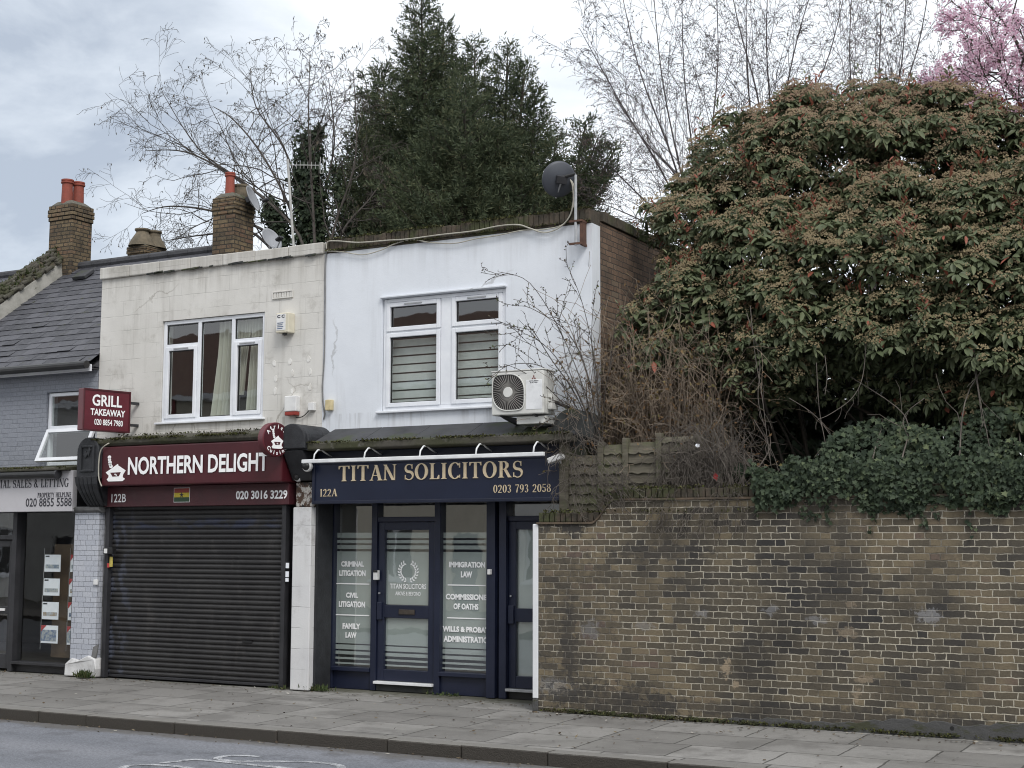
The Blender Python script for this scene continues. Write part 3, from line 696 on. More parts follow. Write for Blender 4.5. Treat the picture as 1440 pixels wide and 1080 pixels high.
# worn white lettering on the carriageway (its far ends are all the photograph shows)
road_paint, nt, b, out = newmat('worn_road_paint')
p_ = pos(nt); b.inputs['Roughness'].default_value = 0.7
nt.links.new(mixc(nt, sstep(nt, M(nt, 'ADD', M(nt, 'MULTIPLY', noise(nt, p_, 70, 5, 0.7), 0.6), M(nt, 'MULTIPLY', noise(nt, p_, 7, 5, 0.7), 0.4)), 0.44, 0.57), (0.13, 0.137, 0.15), (0.48, 0.49, 0.51)), b.inputs['Base Color'])
def stroke(mb, pix, width, lift=0.004):
    q = [G(a, c, -0.177) for a, c in pix]
    zr = lambda yy: -0.17 - 0.012 * (yy - 3.4) / 9.12 + lift
    # Catmull-Rom through the points, then a flat ribbon of the paint's real width
    pts = []
    for i in range(len(q) - 1):
        p0, p1, p2, p3 = q[max(i - 1, 0)], q[i], q[i + 1], q[min(i + 2, len(q) - 1)]
        for k in range(6):
            t = k / 6
            pts.append(tuple(0.5 * (2 * p1[j] + (p2[j] - p0[j]) * t + (2 * p0[j] - 5 * p1[j] + 4 * p2[j] - p3[j]) * t * t + (3 * p1[j] - p0[j] - 3 * p2[j] + p3[j]) * t ** 3) for j in range(2)))
    pts.append(q[-1][:2]); L = []
    for i, p in enumerate(pts):
        a, c = pts[max(i - 1, 0)], pts[min(i + 1, len(pts) - 1)]
        d = Vector((c[0] - a[0], c[1] - a[1])).normalized()
        ya, yb = p[1] + d.x * width / 2, p[1] - d.x * width / 2
        L.append(((p[0] - d.y * width / 2, ya, zr(ya)), (p[0] + d.y * width / 2, yb, zr(yb))))
    for i in range(len(L) - 1):
        mb.add([L[i][0], L[i][1], L[i + 1][1], L[i + 1][0]], [(0, 1, 2, 3)])
rm = MB()
stroke(rm, [(366, 1064), (345, 1062.5), (318, 1063), (306, 1066.5), (330, 1070), (385, 1070.5), (440, 1071.5), (474, 1075.5), (478, 1081), (450, 1088), (400, 1092)], 0.085)
structure(rm.build('road_marking', road_paint))
rm = MB(); stroke(rm, [(226, 1073), (250, 1070.5), (273, 1068), (300, 1070), (340, 1074), (400, 1080), (470, 1090)], 0.085, 0.0045)
structure(rm.build('road_marking', road_paint))
rm = MB(); stroke(rm, [(178, 1090), (172, 1081), (182, 1077), (210, 1075.5), (240, 1077), (270, 1081), (300, 1088)], 0.085, 0.005)
structure(rm.build('road_marking', road_paint))

# ================================================================== BUILDINGS
U = 16.0                                   # upper walls
def wall_holes(mb, x0, x1, z0, z1, y0, y1, holes):
    x = x0
    for a, c, e, f in sorted(holes):
        if a > x: mb.box(x, a, y0, y1, z0, z1)
        mb.box(a, c, y0, y1, z0, e); mb.box(a, c, y0, y1, f, z1); x = c
    if x1 > x: mb.box(x, x1, y0, y1, z0, z1)
    return mb

def quadY(mb, x0, x1, z0, z1, y):
    return mb.add([(x0, y, z0), (x1, y, z0), (x1, y, z1), (x0, y, z1)], [(0, 1, 2, 3)])

def room(parent, x0, x1, y0, y1, z0, z1, m):
    mb = MB()
    v = [(x0, y0, z0), (x1, y0, z0), (x1, y1, z0), (x0, y1, z0), (x0, y0, z1), (x1, y0, z1), (x1, y1, z1), (x0, y1, z1)]
    mb.add(v, [(0, 1, 2, 3), (4, 7, 6, 5), (2, 6, 7, 3), (1, 5, 6, 2), (0, 3, 7, 4)])
    return mb.build('room', m, parent)

def window(parent, x0, x1, z0, z1, lights, y, fw_=0.055, sill=0.032, bars=(), rails=()):
    """frame mesh carrying sash, pane and sill children; lights: (x0,x1,z0,z1,opens)"""
    f = MB().ring(x0, x1, y, y + 0.07, z0, z1, fw_)
    for xb, wdt in bars: f.box(xb - wdt / 2, xb + wdt / 2, y, y + 0.07, z0 + fw_, z1 - fw_)
    for a, c, zb, wdt in rails: f.box(a, c, y + 0.002, y + 0.068, zb - wdt / 2, zb + wdt / 2)
    fo = f.build('window', MT['white_frame'], parent, bevel=0.006)
    pm = MB()
    for a, c, e, g2, op in lights:
        if op:
            MB().ring(a, c, y - 0.018, y + 0.05, e, g2, 0.058).build('sash', MT['white_frame'], fo, bevel=0.007)
            a, c, e, g2 = a + 0.058, c - 0.058, e + 0.058, g2 - 0.058
            if op == 2:
                xm = (a + c) / 2; MB().box(xm - 0.14, xm + 0.14, y - 0.03, y - 0.018, g2 + 0.020, g2 + 0.036).build('trickle_vent', MT['steel'], fo)
        gm = MB().ring(a, c, y + 0.018, y + 0.034, e, g2, 0.012)     # black gasket line
        quadY(pm, a, c, e, g2, y + 0.03)
        gm.build('gasket', MT['black'], fo)
    pm.build('pane', MT['glass'], fo)
    if sill: MB().box(x0 - 0.07, x1 + 0.05, y - 0.085, y + 0.01, z0 - sill, z0 - 0.003).build('sill', MT['white_frame'], fo, bevel=0.006)
    return fo

# ------------------------------------------------------------------ takeaway shop
nb = thing('shop_building', 'two storey shop with cream block-lined upper wall and a closed black roller shutter', 'building', (-13.9, 16.0, 0))
mb = MB()
wall_holes(mb, -16.0, -11.77, 3.0, 6.0, U, U + 0.24, [(-14.74, -12.81, 3.73, 5.26)])
mb.box(-16.0, -15.8, U + 0.24, 21.0, 0, 6.0); mb.box(-11.95, -11.77, U + 0.24, 21.0, 0, 6.0); mb.box(-15.8, -11.95, 20.8, 21.0, 0, 6.0)
mb.build('wall', MT['cream_wall'], nb)
cp = MB()
for i in range(7):
    a = -16.02 + i * 0.607; cp.box(a + 0.003, a + 0.604, U - 0.045, U + 0.30, 6.003 + random.uniform(-.003, .004), 6.185 - 0.004 * i + random.uniform(-.006, .006))
cp.build('coping', MT['cream_wall'], nb, bevel=0.014)
mo = MB()
for i in range(24):
    xx = random.uniform(-15.0, -11.9); mo.obox((xx, U - 0.046, 6.003 + random.uniform(-.008, .006)), (random.uniform(.03, .12), 0, .004), (0, .010, 0), (0, 0, random.uniform(.008, .02)))
mo.build('moss', MT['moss_stone'], nb, bevel=0.008)
MB().box(-15.8, -11.95, U + 0.24, 20.8, 5.68, 5.80).build('roof', MT['lead'], nb)
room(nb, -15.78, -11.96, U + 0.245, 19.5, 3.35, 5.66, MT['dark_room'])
window(nb, -14.735, -12.815, 3.735, 5.255,
       [(-14.675, -14.075, 4.90, 5.195, 0), (-14.675, -14.075, 3.79, 4.86, 2), (-14.01, -13.44, 3.79, 5.195, 0), (-13.375, -12.875, 4.90, 5.195, 0), (-13.375, -12.875, 3.79, 4.86, 2)],
       U + 0.03, bars=((-14.042, 0.06), (-13.407, 0.06)), rails=((-14.68, -14.073, 4.88, 0.045), (-13.376, -12.87, 4.88, 0.045)))
# ledge over the fascia, stall of the shutter
lg = MB().prismX([(15.42, 3.36), (15.38, 3.40), (15.38, 3.45), (16.02, 3.56), (16.02, 3.36)], -15.52, -11.99)
lg.build('ledge', MT['moss_ledge'], nb, bevel=0.01)
MB().box(-15.42, -12.02, 15.93, 16.05, 0, 3.34).build('shopfront', MT['charcoal'], nb)
# roller shutter: curved interlocking slats
prof = []
nsl = 35; z0, z1 = 0.045, 2.50; hs = (z1 - z0) / nsl
for i in range(nsl):
    zb = z0 + i * hs
    for t, d in ((0.02, 0.0), (0.10, 0.003), (0.16, 0.014), (0.35, 0.022), (0.6, 0.024), (0.82, 0.018), (0.95, 0.006)):
        prof.append((15.765 - d, zb + t * hs))
shm, nt, b, out = newmat('shutter_paint')
p_ = pos(nt)
c_ = mixc(nt, sstep(nt, noise(nt, p_, 2.0, 7, 0.65), 0.35, 0.7), (0.018, 0.017, 0.018), (0.028, 0.027, 0.027))
# faint blue and white ghosts of scrubbed-off tags near the left edge and the top slats
sx_ = N(nt, "ShaderNodeSeparateXYZ"); nt.links.new(p_, sx_.inputs[0])
tg_ = M(nt, 'MULTIPLY', M(nt, 'SUBTRACT', 1.0, sstep(nt, sx_.outputs[0], -15.3, -14.75)), sstep(nt, noise(nt, p_, 7.0, 5, 0.6, (1, 1, 0.5)), 0.5, 0.60))
c_ = mixc(nt, M(nt, 'MULTIPLY', tg_, 0.45), c_, (0.10, 0.115, 0.165))
tp_ = M(nt, 'MULTIPLY', sstep(nt, sx_.outputs[2], 2.12, 2.2), M(nt, 'SUBTRACT', 1.0, sstep(nt, sx_.outputs[2], 2.28, 2.33)))
tp_ = M(nt, 'MULTIPLY', tp_, sstep(nt, noise(nt, p_, 3.0, 5, 0.6, (1, 1, 3)), 0.44, 0.6))
c_ = mixc(nt, M(nt, 'MULTIPLY', tp_, 0.4), c_, (0.035, 0.05, 0.11))
dst_ = M(nt, 'MULTIPLY', sstep(nt, noise(nt, p_, 4.0, 7, 0.72, (1, 1, 0.4)), 0.50, 0.74), 0.5)
c_ = mixc(nt, dst_, c_, (0.075, 0.070, 0.066))
nt.links.new(c_, b.inputs['Base Color']); b.inputs['Roughness'].default_value = 0.52
bump(nt, b, noise(nt, p_, 2.5, 3), 0.25, 0.03)
ms_ = MB()
xs = [-15.36 + i * (3.20 / 24) for i in range(25)]
vv_ = []
for xq in xs:
    for (yy, zz) in prof: vv_.append((xq, yy + 0.003 * math.sin(xq * 3.1 + zz), zz))
n_ = len(prof)
ms_.add(vv_, [(i * n_ + k, (i + 1) * n_ + k, (i + 1) * n_ + k + 1, i * n_ + k + 1) for i in range(24) for k in range(n_ - 1)])
rs = ms_.build('roller_shutter', shm, nb)
for a in (-15.42, -12.165):
    gd = MB(); gd.box(a, a + 0.012, 15.66, 15.84, 0.0, 2.475); gd.box(a + 0.058, a + 0.07, 15.66, 15.74, 0.0, 2.475); gd.box(a + 0.012, a + 0.058, 15.662, 15.672, 0.0, 2.475)
    gd.build('guide_rail', MT['charcoal'], rs, bevel=0.003)
MB().box(-15.345, -12.17, 15.735, 15.785, 0.012, 0.05).build('bottom_bar', MT['charcoal'], rs, bevel=0.005)
MB().box(-12.86, -12.70, 15.728, 15.742, 0.585, 0.615).build('lock_slot', MT['black'], rs)
# white-painted block pier between the two shops, its top stripped to flaking stucco
pr = MB().box(-11.945, -11.64, 15.62, 16.35, 0, 2.44).build('pilaster', MT['white_block'], nb, bevel=0.012)
flk, nt, b, out = newmat('flaking_stucco')
p_ = pos(nt)
c_ = mixc(nt, sstep(nt, noise(nt, p_, 11, 6, 0.7), 0.46, 0.54), (0.085, 0.052, 0.036), (0.46, 0.44, 0.41))
c_ = mixc(nt, sstep(nt, noise(nt, p_, 6, 5, 0.7), 0.52, 0.6), c_, (0.035, 0.033, 0.032))
nt.links.new(c_, b.inputs['Base Color']); b.inputs['Roughness'].default_value = 0.95
bump(nt, b, noise(nt, p_, 11, 6, 0.7), 0.8, 0.02)
MB().box(-11.94, -11.645, 15.66, 16.3, 2.443, 2.78).build('pilaster_head', flk, nb, bevel=0.02)

def console(parent, xc, zb, zt, yf, r, m, moss=None, plain=False):
    """carved shop-front bracket: fluted scroll below a half-round-topped block"""
    mb = MB(); zc = zt - r
    arch = [(xc - r, zb + 0.42)] + [(xc - r * math.cos(rad(a)), zc + r * math.sin(rad(a))) for a in range(0, 181, 12)] + [(xc + r, zb + 0.42)]
    mb.prismY(arch, yf, 16.02)
    rim = [(xc + (a - xc) * 1.10, zb + 0.40 + (c - zb - 0.42) * 1.04) for a, c in arch]
    mb.prismY(rim, yf + 0.05, yf + 0.13); mb.prismY(rim, 15.80, 15.88)
    o = mb.build('console', m, parent, bevel=0.012)
    if not plain:
        pn = MB().ring(xc - r * .66, xc + r * .66, yf - 0.022, yf + 0.01, zb + 0.50, zc + r * .45, 0.035)
        pn.obox((xc - .03, yf - .01, zc - .04), (.018, 0, .03), (0, .012, 0), (-.02, 0, .03)); pn.obox((xc + .035, yf - .01, zc + .0), (.014, 0, -.03), (0, .012, 0), (.02, 0, .05))
        pn.build('carved_panel', m, o, bevel=0.008)
        fl = MB()
        for k in range(5):
            xx = xc + (k - 2) * r * 0.40
            fl.tube([(xx * .0 + xc + (xx - xc) * s, yf + q, zb + h) for h, q, s in ((0.43, -0.02, 1.0), (0.33, 0.0, .95), (0.22, 0.05, .85), (0.1, 0.13, .78), (0.02, 0.2, .75))], [r * .19, r * .2, r * .18, r * .16, r * .13], 8)
        fl.prismX([(yf + 0.03, zb + .43), (yf + 0.22, zb + 0.01), (16.0, zb + 0.01), (16.0, zb + .43)], xc - r * .82, xc + r * .82)
        fl.build('scroll', m, o)
    return o
console(nb, -11.80, 2.80, 3.56, 15.36, 0.225, MT['dark_stucco'], plain=True)
c2 = MB().prismX([(15.38, 3.20), (15.62, 2.80), (16.0, 2.80), (16.0, 3.20)], -11.97, -11.63)
c2.build('bracket', MT['dark_stucco'], nb, bevel=0.02)

# ------------------------------------------------------------------ solicitors' office
S = 16.17
tb = thing('shop_building', 'two storey office with smooth bluish white upper wall and navy glazed shopfront', 'building', (-9.7, 16.0, 0))
mb = MB()
wall_holes(mb, -11.766, -7.61, 3.46, 6.0, U, U + 0.24, [(-10.785, -8.855, 3.73, 5.275)])
mb.build('wall', MT['white_wall'], tb)
fk = MB().box(-7.86, -7.615, U + 0.243, 23.0, 0, 6.06); fk.box(-11.76, -7.86, 22.8, 23.0, 0, 6.0)
fk.build('flank_wall', MT['flank_brick'], tb)
rc = MB(); rr = random.Random(5)
nbk = 56
for i in range(nbk):
    a = -11.74 + i * (4.12 / nbk)
    rc.box(a + 0.004, a + 4.12 / nbk - 0.004, U - 0.03 + rr.uniform(-.006, .006), U + 0.27, 6.03, 6.185 + rr.uniform(-.008, .008))
rc.box(-11.75, -7.615, U - 0.012, U + 0.26, 6.003, 6.03)
for i in range(90):
    a = U + 0.28 + i * 0.0745
    rc.box(-7.87, -7.59 + rr.uniform(-.006, .006), a + 0.004, a + 0.0705, 6.075, 6.21 + rr.uniform(-.008, .008))
rc.build('coping', MT['rowlock'], tb, bevel=0.006)
MB().box(-11.76, -7.87, U + 0.24, 22.8, 5.68, 5.80).build('roof', MT['lead'], tb)
room(tb, -11.74, -7.88, U + 0.245, 19.5, 3.5, 5.66, MT['pale_room'])
room(tb, -11.74, -7.88, S + 0.30, 20.5, 0.02, 2.85, MT['pale_room'])
window(tb, -10.775, -8.865, 3.735, 5.27,
       [(-10.725, -9.865, 4.82, 5.215, 2), (-10.725, -9.865, 3.785, 4.795, 1), (-9.685, -8.915, 4.82, 5.215, 2), (-9.685, -8.915, 3.785, 4.795, 1)],
       U + 0.03, fw_=0.05, bars=((-9.775, 0.17),), rails=((-10.73, -9.86, 4.807, 0.03), (-9.69, -8.91, 4.807, 0.03)))
MB().box(-10.80, -8.84, U - 0.05, U + 0.01, 5.28, 5.305).build('drip_mould', MT['white_wall'], tb, bevel=0.005)
# lead-covered slope and mossy timber ledge above the fascia
ld = MB()
for i in range(5):
    a = -11.55 + i * 0.79
    ld.prismX([(15.46, 3.27), (15.46, 3.285), (16.003, 3.52), (16.003, 3.27)], a + 0.002, a + 0.788)
ld.build('lead_flashing', MT['lead'], tb, bevel=0.006)
MB().prismX([(15.44, 3.19), (15.41, 3.205), (15.41, 3.285), (15.47, 3.298), (16.0, 3.265), (16.0, 3.19)], -11.60, -7.62).build('ledge', MT['moss_ledge'], tb, bevel=0.012)
MB().box(-11.60, -7.63, 15.70, 16.04, 2.56, 3.188).build('fascia', MT['navy'], tb, bevel=0.006)
MB().box(-11.60, -7.63, 15.72, 16.30, 2.50, 2.557).build('soffit', MT['navy'], tb)
# shopfront joinery
ZG = 2.498
ps = MB().box(-11.93, -11.66, 16.06, 16.24, 0, ZG); ps.box(-11.66, -11.60, 16.10, 16.24, 0, ZG)
ps.build('corner_post', MT['navy'], tb, bevel=0.008)
MB().box(-11.638, -11.60, 15.72, 16.06, 0, ZG).build('side_return', MT['dark_stucco'], tb)
for a, c, e in ((-10.975, -10.885, 16.09), (-9.975, -9.885, 16.09), (-9.15, -9.02, 16.03), (-8.975, -8.87, 16.05)):
    MB().box(a, c, e, 16.24, 0, ZG).build('mullion', MT['navy'], tb, bevel=0.007)
MB().box(-9.02, -8.975, 16.16, 16.26, 0, ZG).build('blank_panel', MT['navy'], tb, bevel=0.004)
MB().box(-10.885, -9.975, 16.10, 16.24, 2.245, 2.31).build('transom', MT['navy'], tb, bevel=0.006)
MB().box(-8.87, -7.86, 16.10, 16.24, 2.245, 2.31).build('transom', MT['navy'], tb, bevel=0.006)
for a, c in ((-11.60, -10.975), (-9.885, -9.15)):
    st = MB().box(a, c, 16.13, 16.24, 0.0, 0.235).build('stallriser', MT['navy'], tb, bevel=0.004)
    MB().box(a, c, 16.07, 16.24, 0.238, 0.292).build('sill', MT['navy'], st, bevel=0.006)
def shop_pane(parent, a, c, e, f, name='shop_window'):
    return quadY(MB(), a, c, e, f, S).build(name, MT['glass_shop'], parent)
BANDS = [(2.026, 2.10), (1.957, 2.0), (1.878, 1.93), (0.60, 1.845), (0.52, 0.583), (0.452, 0.497), (0.387, 0.415), (0.322, 0.345)]
def film(parent, a, c, zmin=0.3, zmax=2.2, wob=0.0):
    mb = MB()
    for e, f in BANDS:
        e, f = max(e, zmin), min(f, zmax)
        if f > e + 0.01: quadY(mb, a, c, e, f, S + 0.006)
    return mb.build('frosted_film', MT['film'], parent)
w1 = shop_pane(tb, -11.60, -10.975, 0.292, ZG)
film(w1, -11.60, -10.975)
w2 = shop_pane(tb, -9.885, -9.15, 0.292, ZG)
film(w2, -9.885, -9.15)
shop_pane(tb, -10.885, -9.975, 2.31, ZG, 'fanlight')
shop_pane(tb, -8.87, -7.86, 2.31, ZG, 'fanlight')
def door(a, c, parent, lap):
    z0, z1 = 0.135, 2.24
    d = MB().box(a, a + 0.10, 16.12, 16.20, z0, z1); d.box(c - 0.10, c, 16.12, 16.20, z0, z1)
    for e, f in ((z0, 0.285), (0.965, 1.135), (2.135, z1)): d.box(a + 0.10, c - 0.10, 16.122, 16.198, e, f)
    do = d.build('door', MT['navy'], parent, bevel=0.006)
    g = MB(); quadY(g, a + 0.10, c - 0.10, 0.285, 0.965, S); quadY(g, a + 0.10, c - 0.10, 1.135, 2.135, S)
    g.build('pane', MT['glass_shop'], do)
    xm = (a + c) / 2 + (0.02 if lap else 0.12)
    lb = MB().box(xm - 0.125, xm + 0.125, 16.105, 16.121, 1.015, 1.08)
    lb.build('letterbox', matn('bronze_plate', (0.10, 0.085, 0.07), (0.075, 0.06, 0.05), 10, 0.4, metal=0.5), do, bevel=0.005)
    MB().box(a + 0.005, a + 0.085, 16.085, 16.12, 0.94, 1.17).build('lock_plate', MT['navy'], do, bevel=0.006)
    MB().tube([(a + 0.045, 16.10, 1.29), (a + 0.045, 16.08, 1.29)], 0.012, 10).build('lock_barrel', MT['steel'], do)
    MB().box(a - 0.01, c + 0.01, 16.04, 16.20, 0.095, 0.13).build('threshold', MT['white_metal'] if lap else MT['steel'], do, bevel=0.004)
    return do
d1 = door(-10.88, -9.98, tb, True)
film(d1, -10.78, -10.08, 0.3, 0.96)
f2 = MB()
for e, f in BANDS:
    e, f = max(e, 1.14), min(f, 2.13)
    if f > e + .01: quadY(f2, -10.78, -10.08, e, f, S + 0.006)
f2.build('frosted_film', MT['film'], d1)
d2 = door(-8.865, -7.87, tb, False)
f3 = MB(); quadY(f3, -8.765, -7.97, 0.285, 0.965, S + 0.006); quadY(f3, -8.765, -7.97, 1.135, 2.135, S + 0.006)
f3.build('frosted_film', MT['film'], d2)
MB().box(-10.88, -9.98, 16.10, 16.24, 0.0, 0.09).build('step', MT['moss_stone'], tb, bevel=0.01)
MB().box(-8.865, -7.87, 16.12, 16.24, 0.0, 0.09).build('step', MT['black'], tb)
console(tb, -7.70, 2.82, 3.60, 15.55, 0.24, MT['moss_stone'], plain=True)
MB().prismX([(15.56, 3.25), (15.75, 2.60), (16.0, 2.60), (16.0, 3.25)], -7.86, -7.55).build('bracket', MT['moss_stone'], tb, bevel=0.02)
MB().box(-7.85, -7.62, 15.9, 16.24, 0, 2.49).build('pilaster', MT['navy'], tb)

# glass lettering
def ptext(sx, a, b2, c, d, Y, name, m, parent, depth=0.004, bold=0.0):
    return text(sx, name, pbox(a, b2, c, d, Y), Y, m, parent, depth, bold)
for sx, bx in (("CRIMINAL", (479.9, 789.2, 512, 797)), ("LITIGATION", (477.3, 801.8, 514.3, 810.2)), ("CIVIL", (486.7, 833.2, 503.8, 840.8)), ("LITIGATION", (476.6, 845.5, 513.6, 854)), ("FAMILY", (481.8, 876.5, 506.8, 884.6)), ("LAW", (486, 889, 501.6, 897.2))):
    ptext(sx, *bx, S, 'lettering', MT['white_text'], w1, 0.003, 0.05)
for y_, a, c in ((821, 471.7, 519.7), (865, 470.5, 519.6)):
    bx = pbox(a, y_ - 0.8, c, y_ + 0.8, S); quadY(MB(), bx[0], bx[1], bx[2], bx[3], S - 0.003).build('ruled_line', MT['white_text'], w1)
for sx, bx in (("IMMIGRATION", (631.5, 790, 682.5, 798.2)), ("LAW", (648.2, 803.5, 664.2, 812.2)), ("COMMISSIONER", (627, 835.5, 691, 843.8)), ("OF OATHS", (637.8, 848.7, 673, 857.2)), ("WILLS & PROBATE", (622.5, 881.2, 692, 889.3)), ("ADMINISTRATION", (623.8, 895, 693, 903.8))):
    ptext(sx, *bx, S, 'lettering', MT['white_text'], w2, 0.003, 0.05)
for y_, a, c in ((823, 629.6, 683), (869.5, 628.8, 683)):
    bx = pbox(a, y_ - 0.8, c, y_ + 0.8, S); quadY(MB(), bx[0], bx[1], bx[2], bx[3], S - 0.003).build('ruled_line', MT['white_text'], w2)
ptext("TITAN SOLICITORS", 548.5, 821, 599.4, 828.2, S, 'lettering', MT['white_text'], d1, 0.003, 0.02)
ptext("ABOVE & BEYOND", 556, 832, 591.7, 837.6, S, 'lettering', MT['white_text'], d1, 0.003, 0.015)
lw = MB()
lx0, lx1, lz0, lz1 = pbox(560.5, 789.5, 588, 817.5, S)
lcx, lcz, lrx, lrz = (lx0 + lx1) / 2, (lz0 + lz1) / 2, (lx1 - lx0) / 2, (lz1 - lz0) / 2
for sgn in (-1, 1):
    for k in range(9):
        t = rad(-78 + k * 16.5); cx, cz = lcx + sgn * lrx * .86 * math.cos(t), lcz + lrz * .93 * math.sin(t)
        for io in (-1, 1):
            an = t + rad(90) - io * 0.75; l = 0.050
            dx, dz = sgn * math.cos(an) * l, math.sin(an) * l
            nx, nz = -dz * 0.24, dx * 0.24
            lw.add([(cx, S - .003, cz), (cx + dx * .5 + nx, S - .003, cz + dz * .5 + nz), (cx + dx, S - .003, cz + dz), (cx + dx * .5 - nx, S - .003, cz + dz * .5 - nz)], [(0, 1, 2, 3)])
lw.build('laurel_wreath', MT['white_text'], d1)

# ------------------------------------------------------------------ estate agent's house at the left
eb = thing('house_building', 'grey-blue painted brick house with slate roof over an estate agent shop', 'building', (-19.0, 16.0, 0))
mb = MB()
wall_holes(mb, -22.6, -16.02, 2.9, 4.66, U, U + 0.24, [(-17.10, -16.02, 3.14, 4.30)])
mb.box(-22.6, -22.36, U + .24, 23.0, 0, 4.66)
mb.build('wall', MT['blue_brick'], eb)
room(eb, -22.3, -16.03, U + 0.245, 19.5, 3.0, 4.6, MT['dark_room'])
RY, RZ0 = 19.0, 4.70
RZ = P(130, 374, RY)[1]                     # ridge height behind the photograph's ridge line
sl_ = (RZ - RZ0) / (RY - 15.80)
def slate_mat():
    m, nt, b, out = newmat('roof_slates')
    p = pos(nt); at = N(nt, "ShaderNodeAttribute"); at.attribute_name = 'tint'
    c = mixc(nt, at.outputs['Fac'], (0.036, 0.037, 0.045), (0.078, 0.079, 0.092))
    c = mixc(nt, M(nt, 'MULTIPLY', sstep(nt, noise(nt, p, 14, 7, 0.7), 0.48, 0.68), 0.6), c, (0.105, 0.106, 0.115))
    c = mixc(nt, M(nt, 'MULTIPLY', sstep(nt, noise(nt, p, 5, 6, 0.7), 0.6, 0.68), 0.7), c, (0.045, 0.048, 0.022))
    nt.links.new(c, b.inputs['Base Color']); b.inputs['Roughness'].default_value = 0.62
    bump(nt, b, noise(nt, p, 40, 5), 0.4, 0.004)
    return m
def set_tint(me, per_vert):
    a = me.attributes.new('tint', 'FLOAT', 'POINT'); a.data.foreach_set('value', np.asarray(per_vert, dtype=np.float32))
MT['slate'] = slate_mat()
def slates(parent, x0, x1, y0, z0, slope, length, name='roof'):
    mb = MB(); tint = []; rg = random.Random(11)
    L = math.hypot(1, slope); uy, uz = 1 / L, slope / L; ny, nz = -uz, uy
    gauge, wd = 0.205, 0.27; nr = int(length / gauge)
    for r in range(nr + 1):
        s0 = r * gauge; x = x0 - (wd / 2 if r % 2 else 0)
        while x < x1:
            a, c = max(x + .002, x0), min(x + wd - .002, x1)
            if c - a > 0.03:
                j = rg.uniform(-.006, .006); lift = 0.012 + rg.uniform(0, .006) + (0.012 if rg.random() < .04 else 0)
                s1 = min(s0 + gauge * 1.12, length)
                pt = lambda xx, s, h: (xx, y0 + uy * s + ny * h, z0 + uz * s + nz * h)
                mb.add([pt(a, s0 + j, lift), pt(c, s0 + j, lift), pt(c, s1, 0.004), pt(a, s1, 0.004), pt(a, s0 + j, lift - .008), pt(c, s0 + j, lift - .008)], [(0, 1, 2, 3), (4, 5, 1, 0), (0, 3, 4), (1, 5, 2)])
                tint += [rg.random()] * 6
            x += wd
    me_o = mb.build(name, MT['slate'], parent)
    set_tint(me_o.data, tint); return me_o
XR = P(95, 372, RY)[0]                      # party wall between the two slate roofs
rl_ = math.hypot(RY - 15.80, RZ - RZ0)
ro = slates(eb, XR + 0.16, -16.0, 15.80, RZ0, sl_, rl_)
bk = MB().add([(-22.6, RY + .02, RZ - .02), (-16.0, RY + .02, RZ - .02), (-16.0, 23, RZ0 - .1), (-22.6, 23, RZ0 - .1), (-22.6, 15.9, RZ0 - .06), (-16.0, 15.9, RZ0 - .06), (-16.0, 23, RZ0 - .2), (-22.6, 23, RZ0 - .2)], [(0, 1, 2, 3), (4, 5, 1, 0), (5, 6, 2, 1), (7, 4, 0, 3)])
bk.build('roof_deck', MT['slate_edge'], eb)
rg_ = MB()
for i in range(14):
    a = -22.4 + i * 0.458
    rg_.tube([(a, RY, RZ + 0.02), (a + 0.45, RY, RZ + 0.02)], 0.085, 10)
rg_.build('ridge_tile', MT['slate_edge'], eb)
# parapet of the party wall: pale render upstand with a mossy, grassy tile top
uy, uz = (RY - 15.8) / rl_, (RZ - RZ0) / rl_; ny, nz = -uz, uy
pt = lambda x, s, h: (x, 15.8 + uy * s + ny * h, RZ0 + uz * s + nz * h)
pw = MB()
pw.add([pt(XR - .28, -.1, -.1), pt(XR + .16, -.1, -.1), pt(XR + .16, rl_ - .1, -.1), pt(XR - .28, rl_ - .1, -.1), pt(XR - .28, -.1, .20), pt(XR + .10, -.1, .22), pt(XR + .10, rl_ - .05, .22), pt(XR - .28, rl_ - .05, .20)],
       [(0, 3, 2, 1), (4, 5, 6, 7), (0, 1, 5, 4), (1, 2, 6, 5), (2, 3, 7, 6), (3, 0, 4, 7)])
pw.build('parapet', MT['stone_coping'], eb, bevel=0.02)
hp = MB()
hp.add([pt(XR - .34, -.1, .16), pt(XR + .10, -.1, .225), pt(XR - .08, -.1, .44), pt(XR - .34, rl_ + .1, .16), pt(XR + .10, rl_ - .05, .225), pt(XR - .08, rl_ + .1, .44)], [(0, 1, 2), (3, 5, 4), (0, 3, 4, 1), (1, 4, 5, 2), (2, 5, 3, 0)])
hp.build('verge_tiles', MT['rowlock'], eb)
ro2 = slates(eb, -22.6, XR - 0.28, 15.80, RZ0, sl_, rl_)
# eaves: gutter and white fascia board
MB().tube([(-22.6, 15.74, RZ0 - .045), (-16.0, 15.74, RZ0 - .045)], 0.062, 12).build('gutter', MT['black'], eb)
MB().box(-22.6, -16.01, 15.83, 15.855, RZ0 - 0.135, RZ0 - .03).build('fascia_board', MT['white_frame'], eb)
MB().box(-22.6, -16.01, 15.855, 16.0, RZ0 - 0.10, RZ0 - .08).build('soffit', MT['charcoal'], eb)
vn = MB().obox(pt(P(120, 388, 18.6)[0], rl_ - 0.52, 0.06), (0.16, 0, 0), (0, uy * .14, uz * .14), (0, ny * .035, nz * .035))
vn.build('roof_vent', MT['lead'], eb, bevel=0.015)
